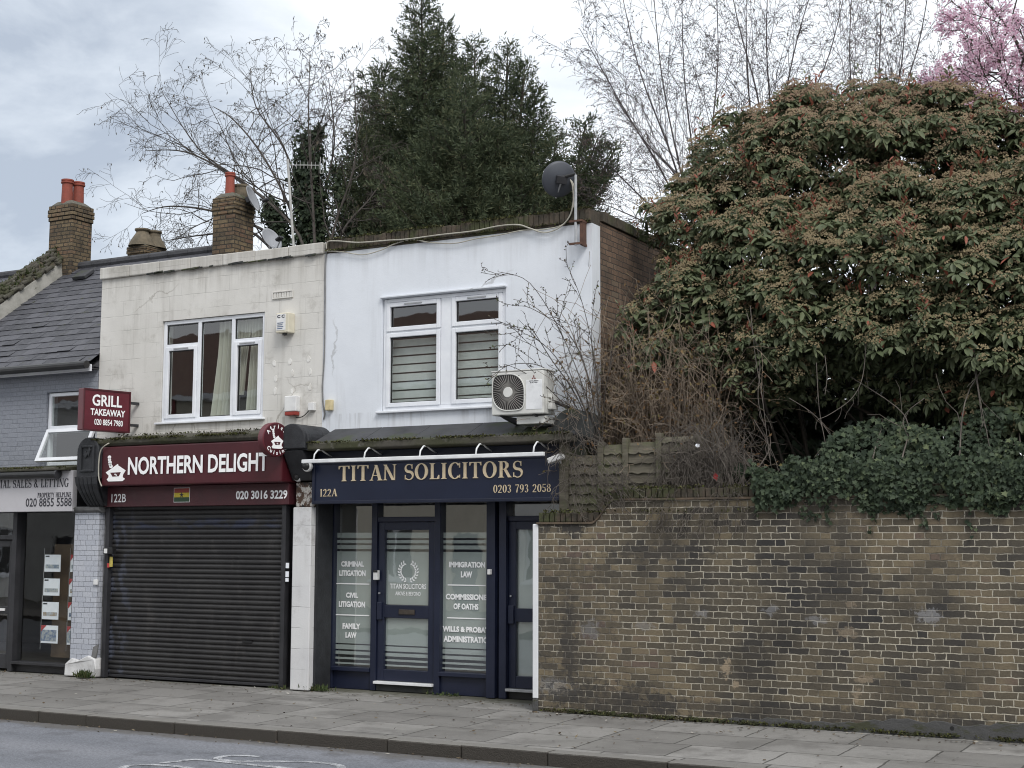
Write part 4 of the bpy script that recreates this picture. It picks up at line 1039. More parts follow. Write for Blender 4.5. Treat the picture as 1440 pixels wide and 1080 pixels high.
# upper window: fixed light above, top-hung light propped open below
wf = MB().ring(-17.09, -16.03, U + .04, U + .11, 3.15, 4.29, 0.055); wf.box(-17.035, -16.085, U + .042, U + .108, 3.70, 3.77)
wo_ = wf.build('window', MT['white_frame'], eb, bevel=0.006)
quadY(MB(), -17.035, -16.085, 3.77, 4.235, U + .07).build('pane', MT['glass'], wo_)
an = rad(24); ca, sa = math.cos(an), math.sin(an)
sh = lambda x, s, h: (x, U + .04 - sa * s - ca * h, 3.70 - ca * s + sa * h)
sm_ = MB()
def tilted(a, c, s0, s1): sm_.add([sh(a, s0, 0), sh(c, s0, 0), sh(c, s1, 0), sh(a, s1, 0), sh(a, s0, .05), sh(c, s0, .05), sh(c, s1, .05), sh(a, s1, .05)], [(0, 3, 2, 1), (4, 5, 6, 7), (0, 1, 5, 4), (1, 2, 6, 5), (2, 3, 7, 6), (3, 0, 4, 7)])
tilted(-17.07, -17.01, 0, .56); tilted(-16.11, -16.05, 0, .56); tilted(-17.01, -16.11, 0, .06); tilted(-17.01, -16.11, .50, .56)
sm_.build('open_sash', MT['white_frame'], wo_, bevel=0.006)
MB().add([sh(-17.01, .50, .03), sh(-16.11, .50, .03), sh(-16.11, .06, .03), sh(-17.01, .06, .03)], [(0, 1, 2, 3)]).build('sash_pane', MT['glass'], wo_)
# shop below
MB().prismX([(15.38, 3.03), (15.38, 3.07), (16.02, 3.15), (16.02, 3.03)], -22.6, -16.0).build('ledge', MT['moss_ledge'], eb, bevel=0.012)
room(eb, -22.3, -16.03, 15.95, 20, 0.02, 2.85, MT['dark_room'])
EYS = 15.80
MB().box(-22.6, -16.02, 15.60, 16.0, 2.42, 3.02).build('fascia', MT['charcoal'], eb)
MB().box(-17.40, -17.31, 15.70, 15.88, 0, 2.42).build('mullion', MT['charcoal'], eb, bevel=0.006)
MB().box(-16.10, -16.02, 15.70, 15.88, 0, 2.42).build('mullion', MT['charcoal'], eb, bevel=0.006)
MB().box(-22.6, -17.40, 15.72, 15.88, 2.00, 2.07).build('transom', MT['charcoal'], eb, bevel=0.006)
se = MB().box(-17.31, -16.10, 15.78, 15.90, 0, 0.11).build('stallriser', MT['charcoal'], eb)
MB().box(-17.31, -16.10, 15.68, 15.90, 0.112, 0.155).build('sill', MT['charcoal'], se, bevel=0.005)
quadY(MB(), -17.31, -16.10, 0.155, 2.42, EYS).build('shop_window', MT['glass_agent'], eb)
quadY(MB(), -18.35, -17.40, 2.07, 2.42, EYS).build('fanlight', MT['glass_shop'], eb)
de = MB().ring(-18.35, -17.41, 15.76, 15.84, 0.03, 1.99, 0.10, wb=0.22); de.box(-18.25, -17.51, 15.762, 15.838, 0.86, 0.97)
do_ = de.build('door', MT['charcoal'], eb, bevel=0.006)
g = MB(); quadY(g, -18.25, -17.51, .25, .86, EYS); quadY(g, -18.25, -17.51, .97, 1.89, EYS); g.build('pane', MT['glass_shop'], do_)
MB().box(-17.72, -17.56, 15.745, 15.763, 0.905, 0.945).build('letterbox', MT['white_plastic'], do_)
MB().box(-22.6, -18.36, 15.74, 15.9, 0, 2.0).build('panelled_front', MT['charcoal'], eb)
# glazed-brick pier with moulded cap, broken plinth and carved console
pl = MB().box(-15.99, -15.50, 15.60, 16.2, 0.24, 2.40).build('pilaster', MT['tile_brick'], eb, bevel=0.008)
MB().prismX([(15.60, 2.40), (15.54, 2.43), (15.53, 2.47), (15.58, 2.49), (16.1, 2.49), (16.1, 2.40)], -16.03, -15.45).build('cap_moulding', MT['grey_jamb'], pl, bevel=0.006)
bs = MB(); rq = random.Random(8)
bs.prism([(-16.06, 0), (-15.46, 0), (-15.44, .12), (-15.47, .27), (-15.60, .31), (-15.78, .24), (-15.95, .27), (-16.05, .18)], lambda a, c: (a, 16.2, c), lambda a, c: (a, 15.55 + .05 * rq.random(), c))
bs.build('plinth', MT['white_block'], pl, bevel=0.02)
MB().box(-15.50, -15.41, 15.72, 16.1, 0, 2.49).build('side_return', MT['grey_jamb'], eb, bevel=0.006)
MB().obox((-15.50, 15.61, .36), (.05, 0, .02), (0, .015, 0), (.02, 0, .10)).build('broken_patch', MT['grey_jamb'], pl, bevel=0.01)
console(eb, -15.53, 2.49, 3.50, 15.36, 0.215, MT['dark_stucco'])

# ------------------------------------------------------------------ chimneys
def chimney(label, px0, pxm, px1, pyt, pyb, Y, D, capn=3, over=0.03, mat='chimney_brick'):
    """brick stack: px0..pxm is its street face at depth Y, D how far it runs back"""
    x0, x1 = P(px0, (pyt + pyb) / 2, Y)[0], P(pxm, (pyt + pyb) / 2, Y)[0]
    zt, zb = P((px0 + pxm) / 2, pyt, Y)[1], P((px0 + pxm) / 2, pyb, Y)[1]
    c = thing('chimney_stack', label, 'chimney', ((x0 + x1) / 2, Y + D / 2, zb - 1.0))
    MB().box(x0, x1, Y, Y + D, zb - 1.0, zt - 0.075 * capn).build('stack', MT[mat], c, bevel=0.01)
    cm = MB()
    for k in range(capn):
        o = over * (0.6 if k in (0,) else 1.0) if k < capn - 1 else over * 0.55
        cm.box(x0 - o, x1 + o, Y - o, Y + D + o, zt - 0.075 * (capn - k) + 0.001, zt - 0.075 * (capn - k - 1) - 0.003)
    cm.build('corbelled_cap', MT[mat], c, bevel=0.012)
    fl = MB().prism([(x0, Y), (x1, Y), (x1, Y + D), (x0, Y + D)], lambda a, b2: (a, b2, zt - 0.004), lambda a, b2: ((a - (x0 + x1) / 2) * .6 + (x0 + x1) / 2, (b2 - Y - D / 2) * .75 + Y + D / 2, zt + 0.085))
    fl.build('flaunching', MT['mortar_cap'], c, bevel=0.02)
    return c, x0, x1, zt
def pot(parent, x, y, z, h, r, m, louvre=False):
    pr_ = [(r * 1.02, 0), (r * 1.0, h * .1), (r * .93, h * .8), (r * .93, h * .83), (r * 1.13, h * .85), (r * 1.15, h * .90), (r * 1.0, h * .92), (r * 1.10, h * .95), (r * 1.10, h), (r * .8, h), (r * .75, h * .8)]
    return MB().lathe(pr_, (x, y, z), n=20).build('chimney_pot', MT[m], parent, smooth=False)
YC1 = 18.75
c1, x0, x1, zt = chimney('tall brick chimney with two red clay pots at the slate roof ridge', 69, 101, 128, 288, 368, YC1, 0.50, 4)
pot(c1, (x0 + x1) / 2 - .0, YC1 + 0.13, zt + .03, 0.47, 0.105, 'terracotta'); pot(c1, (x0 + x1) / 2 + .04, YC1 + 0.37, zt + .03, 0.47, 0.105, 'terracotta')
YC2 = 21.0
c2_, x0, x1, zt = chimney('short stubby brick chimney with mortar-smothered buff pots', 179, 204, 228, 346, 372, YC2, 0.62, 2)
MB().lathe([(.28, 0), (.23, .12), (.14, .26), (.12, .30), (.155, .33), (.155, .36), (.10, .36)], ((x0 + x1) / 2 - .02, YC2 + .18, zt + .02), n=16).build('chimney_pot', MT['buff_pot'], c2_)
MB().lathe([(.26, 0), (.2, .12), (.13, .24), (.12, .30), (.15, .33), (.15, .36), (.10, .36)], ((x0 + x1) / 2 + .05, YC2 + .45, zt + .02), n=16).build('chimney_pot', MT['buff_pot'], c2_)
YC3 = 18.4
c3_, x0, x1, zt = chimney('yellow stock brick chimney with one bright red pot behind the cream parapet', 299, 329, 358, 277, 356, YC3, 0.52, 4, 0.022)
pot(c3_, (x0 + x1) / 2 + .0, YC3 + .15, zt + .03, 0.42, 0.082, 'terracotta')
MB().lathe([(.12, 0), (.115, .2), (.13, .22), (.13, .25), (.1, .25)], ((x0 + x1) / 2 + .05, YC3 + .38, zt + .03), n=14).build('chimney_pot', MT['buff_pot'], c3_)
C3X = x1; C3Z = zt

# ================================================================== SIGNS
_gcache = {}
def textgeom(s, bold=0.0):
    if (s, bold) not in _gcache:
        cu = bpy.data.curves.new("t", 'FONT'); cu.body = s; cu.size = 1.0; cu.offset = bold; cu.resolution_u = 3
        o = bpy.data.objects.new("t", cu); COL.objects.link(o)
        dg = bpy.context.evaluated_depsgraph_get(); dg.update()
        me = bpy.data.meshes.new_from_object(o.evaluated_get(dg))
        bpy.data.objects.remove(o); bpy.data.curves.remove(cu)
        _gcache[(s, bold)] = (np.array([v.co[:] for v in me.vertices]), [tuple(p.vertices) for p in me.polygons])
        bpy.data.meshes.remove(me)
    return _gcache[(s, bold)]

LOGO = [(95, 315), (130, 292), (172, 262), (235, 305), (217, 335), (216, 352), (232, 364), (215, 379), (115, 379), (104, 364), (115, 352), (117, 338)]
LOGO_IN = [(128, 318), (202, 316), (190, 344), (145, 346)]
def logo(mb, mb2, fr):
    """white mortar bowl with a twisted pestle; fr maps unit coordinates to 3-D at a height above the face"""
    q = lambda pts: [((a - 95) / 140, (380 - c) / 185) for a, c in pts]
    mb.prism(q(LOGO), lambda a, b2: fr(a, b2, 0), lambda a, b2: fr(a, b2, .004))
    mb2.prism(q(LOGO_IN), lambda a, b2: fr(a, b2, .001), lambda a, b2: fr(a, b2, .006))
    for cx, cy, r in ((118, 208, 12), (119, 226, 11), (123, 244, 12), (125, 260, 11), (131, 274, 12), (163, 330, 5), (172, 336, 5)):
        pts = [(cx + r * math.cos(t * math.pi / 6), cy + r * math.sin(t * math.pi / 6)) for t in range(12)]
        mb.prism(q(pts), lambda a, b2: fr(a, b2, 0), lambda a, b2: fr(a, b2, .0045 if cy < 300 else .0075))
    mb.prism(q([(150, 290), (175, 258), (183, 264), (160, 296)]), lambda a, b2: fr(a, b2, 0), lambda a, b2: fr(a, b2, .005))

NY = 15.40
sg = thing('shop_sign', 'wide maroon fascia board with large white restaurant name and a bowl emblem', 'sign', (-13.63, NY, 2.775))
MB().box(-15.285, -11.985, NY, 15.92, 2.777, 3.352).build('board', MT['maroon'], sg, bevel=0.02)
text("NORTHERN DELIGHT", 'lettering', (P(180.7, 656, NY)[0], P(378, 648, NY)[0], P(280, 665.2, NY)[1], P(280, 639.4, NY)[1]), NY, MT['white_text'], sg, 0.012, 0.028)
bx = pbox(149, 640, 177, 677, NY); a_, b_ = MB(), MB()
logo(a_, b_, lambda a, c, h: (bx[0] + a * (bx[1] - bx[0]), NY - h, bx[2] + c * (bx[3] - bx[2])))
eo = a_.build('emblem', MT['white_text'], sg); b_.build('emblem_inset', MT['maroon'], eo)
NL = 15.61
sg2 = thing('shop_sign', 'dull maroon strip with house number, small flag and phone number above the shutter', 'sign', (-13.7, NL, 2.48))
MB().box(-15.41, -12.015, NL, 15.92, 2.48, 2.772).build('board', MT['maroon_dull'], sg2, bevel=0.006)
text("122B", 'lettering', pbox(157, 694.5, 177.4, 706.3, NL), NL, MT['white_text'], sg2, 0.004, 0.012)
text("020 3016 3229", 'lettering', pbox(332, 689.4, 404.3, 702.0, NL), NL, MT['white_text'], sg2, 0.004, 0.03)
fx = pbox(245.2, 686.6, 266.4, 705.6, NL)
fl = thing('flag_sticker', 'small red, yellow and green striped flag sticker with a black star', 'sticker', (fx[0], NL, fx[2]))
MB().box(fx[0] - .008, fx[1] + .008, NL - .003, NL + .002, fx[2] - .008, fx[3] + .008).build('backing', MT['white_plastic'], fl)
for i, (nm, c) in enumerate((('green_stripe', (0.03, 0.075, 0.035)), ('yellow_stripe', (0.62, 0.50, 0.04)), ('red_stripe', (0.30, 0.045, 0.035)))):
    h = (fx[3] - fx[2]) / 3
    MB().box(fx[0], fx[1], NL - .005, NL - .0032, fx[2] + i * h, fx[2] + (i + 1) * h).build(nm, matn(nm, c, None, 20, 0.5), fl)
st = []
for k in range(10):
    r_ = .042 if k % 2 == 0 else .017; st.append(((fx[0] + fx[1]) / 2 + r_ * math.sin(k * math.pi / 5), (fx[2] + fx[3]) / 2 + r_ * math.cos(k * math.pi / 5)))
MB().prismY(st, NL - .0065, NL - .0052).build('star', MT['black_text'], fl)

TY = 15.60
ts = thing('shop_sign', 'long navy fascia board with gold serif solicitors lettering', 'sign', (-9.72, TY, 2.49))
MB().box(-11.615, -7.845, TY + .02, 15.70, 2.487, 3.045).build('board', MT['navy_sign'], ts, bevel=0.003)
MB().ring(-11.625, -7.835, TY, 15.69, 2.478, 3.055, 0.045).build('frame', MT['navy'], ts, bevel=0.008)
TF = TY + .02
serif("TITAN SOLICITORS", 'lettering', (P(477, 665, TF)[0], P(735.6, 660, TF)[0], P(606, 673.9, TF)[1], P(606, 651.6, TF)[1]), TF, MT['cream_text'], ts, 0.014)
serif("122A", 'lettering', pbox(450.3, 687.6, 474.6, 698, TF), TF, MT['cream_text'], ts, 0.006)
serif("0203 793 2058", 'lettering', pbox(694, 681.2, 774.8, 692.4, TF), TF, MT['cream_text'], ts, 0.006, track=0.06)

EY = 15.50
es = thing('shop_sign', 'pale grey fascia board with black serif lettering over the estate agent window', 'sign', (-19, EY, 2.42))
MB().box(-22.4, -15.955, EY, 15.60, 2.42, 3.03).build('board', matn('pale_sign_face', (0.50, 0.49, 0.51), (0.46, 0.45, 0.47), 1.5, 0.5), es, bevel=0.008)
xe0, xe1 = P(-0.5, 679, EY)[0], P(96.6, 679, EY)[0]
wfull = (xe1 - xe0) * 1.47
serif("COMMERCIAL SALES & LETTING", 'lettering', (xe1 - wfull, xe1, P(50, 685.5, EY)[1], P(50, 674.0, EY)[1]), EY, MT['black_text'], es, 0.004)
serif("PROPERTY HELPLINE", 'lettering', pbox(53, 692.6, 100, 699.2, EY), EY, MT['black_text'], es, 0.004)
text("020 8855 5588", 'lettering', pbox(36.5, 700.2, 101, 712.2, EY), EY, MT['black_text'], es, 0.004, 0.01)
aw = thing('awning_cassette', 'black tubular awning cassette fixed above the pale estate agent sign', 'awning', (-19, 15.40, 3.02))
ax = P(80, 664, 15.40)[0]; az = P(80, 666.5, 15.40)[1]
MB().tube([(-22.4, 15.42, az), (ax, 15.42, az)], 0.058, 16).build('cassette', MT['black'], aw)
MB().tube([(ax - .02, 15.42, az), (ax + .012, 15.42, az)], 0.068, 16).build('end_cap', MT['charcoal'], aw)

# projecting signs: square to the street, twisted a little towards the camera
TW = rad(13); dv_, nv_ = Vector((math.sin(TW), math.cos(TW), 0)), Vector((math.cos(TW), -math.sin(TW), 0))
far_ = Vector((-15.19, 15.85, 3.585)); Ls, Hs = 0.79, 0.615
gs = thing('projecting_sign', 'maroon box sign advertising grill takeaway, sticking out beside the blue brick house', 'sign', tuple(far_))
q0 = far_ - dv_ * Ls
cen = q0 + dv_ * Ls / 2 - nv_ * .075 + Vector((0, 0, Hs / 2))
MB().obox(cen, dv_ * Ls / 2, nv_ * .075, (0, 0, Hs / 2)).build('box', matn('maroon_lightbox', (0.12, 0.014, 0.024), (0.10, 0.013, 0.022), 3, 0.35), gs, bevel=0.012)
fm = MB()
for s0, s1, h0, h1 in ((0, Ls, 0, .022), (0, Ls, Hs - .022, Hs), (0, .02, .022, Hs - .022), (Ls - .02, Ls, .022, Hs - .022)):
    fm.obox(q0 + dv_ * (s0 + s1) / 2 + Vector((0, 0, (h0 + h1) / 2)) + nv_ * .004, dv_ * (s1 - s0) / 2, nv_ * .006, (0, 0, (h1 - h0) / 2))
fm.build('trim', MT['maroon'], gs)
gf = lambda a, c: tuple(q0 + dv_ * a + Vector((0, 0, c)) + nv_ * .008)
text("GRILL", 'lettering', (.14, .64, .365, .535), 0, MT['white_text'], gs, bold=0.025, frame=gf)
text("TAKEAWAY", 'lettering', (.115, .70, .225, .325), 0, MT['white_text'], gs, bold=0.03, frame=gf)
text("020 8854 7980", 'lettering', (.185, .665, .085, .175), 0, MT['white_text'], gs, bold=0.02, frame=gf)
br = MB().obox(far_ + Vector((.0, .08, .45)), dv_ * .10, nv_ * .02, (0, 0, .02)); br.obox(far_ + Vector((.0, .08, .12)), dv_ * .10, nv_ * .02, (0, 0, .02))
br.build('wall_bracket', MT['charcoal'], gs)
rx, rz = P(389, 618, 15.25)
rcn = Vector((rx, 15.25, rz)); R_ = 0.232
rs_ = thing('projecting_sign', 'round maroon cuisine sign with a white bowl emblem beside the dark barrel bracket', 'sign', tuple(rcn))
MB().lathe([(R_ * .97, -.12), (R_, -.11), (R_, -.012), (R_ * .97, 0)], rcn, nv_, 48).build('drum', matn('maroon_drum', (0.12, 0.02, 0.028), (0.10, 0.018, 0.025), 3, 0.4), rs_)
MB().lathe([(R_ * .93, .0), (R_ * .93, .003)], rcn, nv_, 48).build('face', MT['maroon'], rs_)
rf = lambda a, c, h=.006: tuple(rcn + dv_ * a + Vector((0, 0, c)) + nv_ * h)
lt = MB()
for word, a0, a1, top in (("African", 146, 20, True), ("Cuisine", 222, 322, False)):
    for i, ch in enumerate(word):
        t = rad(a0 + (a1 - a0) * i / (len(word) - 1)); vs, fs = textgeom(ch, 0.03)
        s_ = 0.075; cx = (vs[:, 0].max() + vs[:, 0].min()) / 2
        px_, pz_ = R_ * .77 * math.cos(t), R_ * .77 * math.sin(t); ro_ = t - math.pi / 2 if top else t + math.pi / 2
        pts = []
        for v in vs:
            a, c = (v[0] - cx) * s_, (v[1] - .35) * s_
            pts.append(rf(px_ + a * math.cos(ro_) - c * math.sin(ro_), pz_ + a * math.sin(ro_) + c * math.cos(ro_)))
        lt.add(pts, fs)
lt.build('lettering', MT['white_text'], rs_)
a_, b_ = MB(), MB()
logo(a_, b_, lambda a, c, h: rf((a - .5) * .21 + .005, (c - .5) * .27 + .01, h + .004))
eo = a_.build('emblem', MT['white_text'], rs_); b_.build('emblem_inset', MT['maroon'], eo)
MB().tube([tuple(rcn + dv_ * .15 - nv_ * .06), (rx + .06, 15.96, rz)], 0.02, 8).build('arm', MT['charcoal'], rs_)

# trough light on five swan-neck arms over the solicitors' sign
LY = 15.30
tl_ = thing('trough_light', 'slim white trough light on five curved arms over the navy fascia', 'light', (-9.7, LY, 3.03))
MB().box(-11.56, -7.93, LY - .028, LY + .028, 3.012, 3.062).build('trough', MT['white_metal'], tl_, bevel=0.008)
for px_ in (441, 512, 590, 669, 750):
    xx = P(px_, 643, LY)[0]
    pts = [(xx, LY, 3.055), (xx, LY + .02, 3.13), (xx, LY + .09, 3.19), (xx, LY + .17, 3.20), (xx, LY + .24, 3.17), (xx, LY + .40, 3.12)]
    MB().tube(pts, 0.011, 8).build('arm', MT['white_metal'], tl_, smooth=True)

# ================================================================== FITTINGS ON THE WALLS
def wbox(px0, py0, px1, py1, Y): return pbox(px0, py0, px1, py1, Y)
b_ = wbox(387, 439.5, 405, 467.5, 15.84)
al = thing('alarm_box', 'cream burglar alarm box with white lettered label on the cream wall', 'alarm', (b_[0], 15.85, b_[2]))
MB().box(b_[0], b_[1], 15.85, 16.0, b_[2], b_[3]).build('case', MT['cream_plastic'], al, bevel=0.012)
MB().box(b_[0] + .015, b_[1] - .05, 15.846, 15.852, b_[2] + .035, b_[3] - .02).build('label_plate', MT['white_plastic'], al)
w_ = b_[1] - b_[0]
text("C C", 'lettering', (b_[0] + .03, b_[1] - .065, b_[3] - .075, b_[3] - .03), 15.846, MT['black_text'], al, .002, 0.05)
for i in range(4):
    MB().box(b_[0] + .035, b_[0] + w_ * (.62 if i % 2 else .55), 15.843, 15.846, b_[2] + .055 + i * .026, b_[2] + .066 + i * .026).build('text_line', matn('faded_blue_print', (.12, .16, .25), None, 20, .5), al)
MB().tube([((b_[0] + b_[1]) / 2, 15.92, b_[2]), ((b_[0] + b_[1]) / 2, 15.92, b_[2] - .03)], 0.035, 12).build('strobe', MT['black'], al)
b_ = wbox(399.5, 556.5, 416, 584, 15.90)
al2 = thing('alarm_box', 'white alarm box with a dark red lower band, near the party line', 'alarm', (b_[0], 15.9, b_[2]))
MB().box(b_[0], b_[1], 15.90, 16.0, b_[2] + .055, b_[3]).build('case', MT['white_plastic'], al2, bevel=0.012)
MB().box(b_[0] + .005, b_[1] - .005, 15.905, 16.0, b_[2], b_[2] + .054).build('strobe', MT['red_plastic'], al2, bevel=0.01)
b_ = wbox(433, 566, 441, 577, 15.94)
tag(MB().box(b_[0], b_[1], 15.94, 16.0, b_[2], b_[3]).build('junction_box', MT['white_plastic'], bevel=.006), 'tiny white junction box above the black barrel bracket', 'junction box')
b_ = wbox(457.5, 562, 466, 577, 15.94)
tag(MB().box(b_[0], b_[1], 15.93, 16.0, b_[2], b_[3]).build('junction_box', matn('yellowed_plastic', (.62, .52, .30), (.5, .42, .24), 9, .5), bevel=.01), 'tiny yellowed junction box at the edge of the bluish white wall', 'junction box')
b_ = wbox(383, 409, 411.5, 419.5, 15.985)
vg = thing('air_vent', 'cracked air brick painted over above the cream alarm box', 'vent', (b_[0], 15.985, b_[2]))
MB().ring(b_[0], b_[1], 15.978, 16.0, b_[2], b_[3], 0.018).build('surround', MT['cream_wall'], vg, bevel=.004)
vv = MB()
for i in range(7):
    a = b_[0] + .02 + i * (b_[1] - b_[0] - .04) / 7; vv.box(a + .006, a + (b_[1] - b_[0] - .04) / 7 - .004, 15.986, 16.0, b_[2] + .02, b_[3] - .018)
vv.build('grille', MT['cream_wall'], vg, bevel=.003)
# filler dabs where an old sign was taken down
rq = random.Random(4)
dab = MB()
for (px_, py_) in ((386, 511), (408, 509), (434, 505), (388, 532), (411, 524), (387, 550), (411, 550), (436, 522), (436, 544)):
    x_, z_ = P(px_, py_, U)
    dab.prismY([(x_ + rq.uniform(.6, 1.1) * .035 * math.cos(t * .785), z_ + rq.uniform(.7, 1.2) * .05 * math.sin(t * .785)) for t in range(8)], U - .006, U + .002)
dab.build('filler_patch', matn('white_filler', (.74, .73, .70), (.62, .6, .56), 9, .9), nb)

def camera_thing(label, px_, py_, Y, kind, wall_y, r=0.055):
    x_, z_ = P(px_, py_, Y)
    c = thing('security_camera', label, 'camera', (x_, Y, z_))
    if kind == 'turret':
        MB().lathe([(r * 1.15, .06), (r * 1.25, .02), (r * 1.1, 0)], (x_, Y, z_), (0, 1, 0), 20).build('base', MT['white_plastic'], c)
        MB().lathe([(r * .2, -.045), (r * .75, -.03), (r * .95, 0), (r * .95, .02)], (x_, Y, z_), (0.1, 1, .25), 18).build('lens_ball', MT['black'], c)
    else:
        MB().lathe([(r * .75, -.16), (r * .8, -.16), (r * .8, .04), (r * .5, .06)], (x_, Y, z_), (-.25, 1, .2), 16).build('housing', MT['white_plastic'], c)
        MB().lathe([(r * .6, -.165), (r * .66, -.158)], (x_, Y, z_), (-.25, 1, .2), 16).build('lens', MT['black'], c)
    MB().tube([(x_, Y + .03, z_), (x_ + .01, wall_y, z_ + .01)], 0.02, 8).build('mount', MT['white_plastic'], c)
    return c
camera_thing('white turret camera with black eye at the left end of the trough light', 430.5, 656, 15.48, 'turret', 15.66, .058)
camera_thing('small white turret camera above the flaking pier head', 417.5, 671, 15.60, 'turret', 15.70, .050)
fx_, fz_ = P(783, 645, 15.48)
fo_ = thing('floodlight', 'small white floodlight angled down at the right end of the navy fascia', 'light', (fx_, 15.48, fz_))
MB().obox((fx_, 15.46, fz_), (.095, 0, .03), (0, .05, 0), (-.010, 0, .034)).build('head', MT['white_plastic'], fo_, bevel=.01)
MB().tube([(fx_ + .02, 15.5, fz_), (fx_ + .02, 15.6, fz_ - .08), (fx_ + .02, 15.62, fz_ - .08)], .014, 8).build('stay', MT['white_plastic'], fo_)
# entry and key-switch boxes
def small_box(label, name, px0, py0, px1, py1, Y, m, wall_y, stickers=()):
    q = wbox(px0, py0, px1, py1, Y)
    t = thing(name, label, 'switch', (q[0], Y, q[2]))
    MB().box(q[0], q[1], Y, wall_y, q[2], q[3]).build('case', MT[m], t, bevel=.006)
    for nm, f, c in stickers:
        a, c0, e, g2 = wbox(*f, Y - .004)
        MB().box(a, c0, Y - .004, Y + .002, e, g2).build(nm, c, t)
    return t
red_st = matn('red_sticker', (.45, .05, .05), None, 30, .5); yel_st = matn('yellow_sticker', (.55, .45, .10), None, 30, .5)
small_box('black key switch on the left shutter rail with a pale face', 'key_switch', 145, 770, 158, 779, 15.60, 'black', 15.68, (('face_plate', (146, 771.5, 150.5, 778), MT['white_plastic']),))
for lb, px0, py0, px1, py1, m in (('orange red warning sticker on the left shutter rail', 150.5, 792, 153.6, 798, red_st), ('yellow warning sticker beside an orange red one on the left rail', 154, 783, 158, 797, yel_st),
                          ('upper white sticker on the right shutter rail', 401.8, 791.5, 406, 799, MT['paper']), ('middle white sticker on the right shutter rail', 401.4, 803.5, 405.8, 811.5, MT['paper']), ('lowest white sticker on the right shutter rail', 401.3, 812.8, 405.4, 818, MT['paper'])):
    q = wbox(px0, py0, px1, py1, 15.655)
    tag(MB().box(q[0], q[1], 15.655, 15.664, q[2], q[3]).build('sticker', m), lb, 'sticker', 'stickers on the shutter rails')
small_box('navy entry panel with red and white stickers on the left door post', 'entry_panel', 447.5, 787, 459, 803, 16.0, 'navy', 16.06, (('button', (453.5, 790.5, 457, 797), MT['steel']), ('sticker', (452.6, 801.5, 456.5, 809), MT['paper']), ('red_sticker', (452.4, 811, 456, 818.5), red_st)))
small_box('white topped alarm contact on the mullion left of the glazed door', 'key_switch', 524.5, 802, 530.5, 815.5, 16.03, 'white_plastic', 16.09, (('cover', (524.5, 802, 530.5, 805), MT['black']),))
small_box('plain white contact on the mullion right of the services window', 'key_switch', 685, 800.5, 689.3, 808, 15.98, 'white_plastic', 16.03)
small_box('small grey bell box on the glazed pier', 'bell_box', 131, 815, 136.5, 822.5, 15.57, 'white_plastic', 15.60)

# air-conditioning unit
AY = 15.42
ac = thing('air_conditioner', 'white outdoor air conditioning unit with round dark fan grille on brackets', 'air conditioner', (-8.36, AY, 3.53))
MB().box(-8.735, -8.0, AY, AY + .30, 3.545, 4.085).build('casing', MT['ac_white'], ac, bevel=0.014)
MB().box(-8.745, -7.99, AY - .006, AY + .31, 4.086, 4.105).build('lid', MT['ac_white'], ac, bevel=0.008)
fcx, fcz, fr_ = P(715.2, 550.5, AY)[0], 3.825, .222
dk, nt, b, out = newmat('fan_cavity'); b.inputs['Base Color'].default_value = (.035, .033, .032, 1); b.inputs['Roughness'].default_value = .7
gp = []
for t in range(0, 360, 8):
    c, s_ = math.cos(rad(t)), math.sin(rad(t))
    e_ = 2.2 if (0 <= t < 90 or 180 <= t < 270) else 5.0
    gp.append((fcx + fr_ * 1.02 * math.copysign(abs(c) ** (2 / e_), c), fcz + fr_ * 1.03 * math.copysign(abs(s_) ** (2 / e_), s_)))
go = MB().prismY(gp, AY - .004, AY + .002).build('fan_opening', dk, ac)
ed = MB(); n_ = len(gp)
ed.tube([(a, AY - .008, c) for a, c in gp] + [(gp[0][0], AY - .008, gp[0][1])], .009, 6, False)
ed.build('grille_rim', MT['ac_white'], go, smooth=True)
vn = MB()
for k in range(44):
    t = k * 2 * math.pi / 44; ge = min(gp, key=lambda q: abs(math.atan2(math.sin(math.atan2(q[1] - fcz, q[0] - fcx) - t), math.cos(math.atan2(q[1] - fcz, q[0] - fcx) - t))))
    R1 = math.hypot(ge[0] - fcx, ge[1] - fcz); sw = .12
    vn.tube([(fcx + .05 * math.cos(t), AY - .014, fcz + .05 * math.sin(t)), (fcx + R1 * .55 * math.cos(t + sw * .5), AY - .02, fcz + R1 * .55 * math.sin(t + sw * .5)), (fcx + R1 * .985 * math.cos(t + sw), AY - .008, fcz + R1 * .985 * math.sin(t + sw))], .0042, 5)
vn.build('grille_vanes', matn('grille_grey', (.26, .25, .23), (.22, .21, .2), 8, .5), go)
MB().lathe([(.062, -.028), (.066, -.02), (.066, -.002)], (fcx, AY, fcz), (0, 1, 0), 24).build('hub', MT['ac_white'], go)
sv = MB().box(-8.245, -8.02, AY - .004, AY + .002, 3.60, 3.965).build('service_panel', MT['white_metal'], ac, bevel=.003)
em = MB(); ex, ez = -8.135, 3.992
for k in range(3):
    t = rad(90 + 120 * k); d = Vector((math.cos(t), 0, math.sin(t))); s_ = Vector((-math.sin(t), 0, math.cos(t)))
    c0 = Vector((ex, AY - .003, ez))
    em.add([c0, c0 + d * .017 + s_ * .010, c0 + d * .034, c0 + d * .017 - s_ * .010], [(0, 1, 2, 3)])
em.build('maker_emblem', matn('dull_red_print', (.20, .035, .03), None, 20, .5), ac)
text("MITSUBISHI", 'lettering', (-8.195, -8.07, 3.945, 3.958), AY - .004, MT['black_text'], ac, .002, .03)
text("ELECTRIC", 'lettering', (-8.185, -8.08, 3.925, 3.938), AY - .004, MT['black_text'], ac, .002, .03)
MB().box(-8.0, -7.94, AY + .10, AY + .28, 3.60, 3.80).build('valve_cover', MT['ac_white'], ac, bevel=.012)
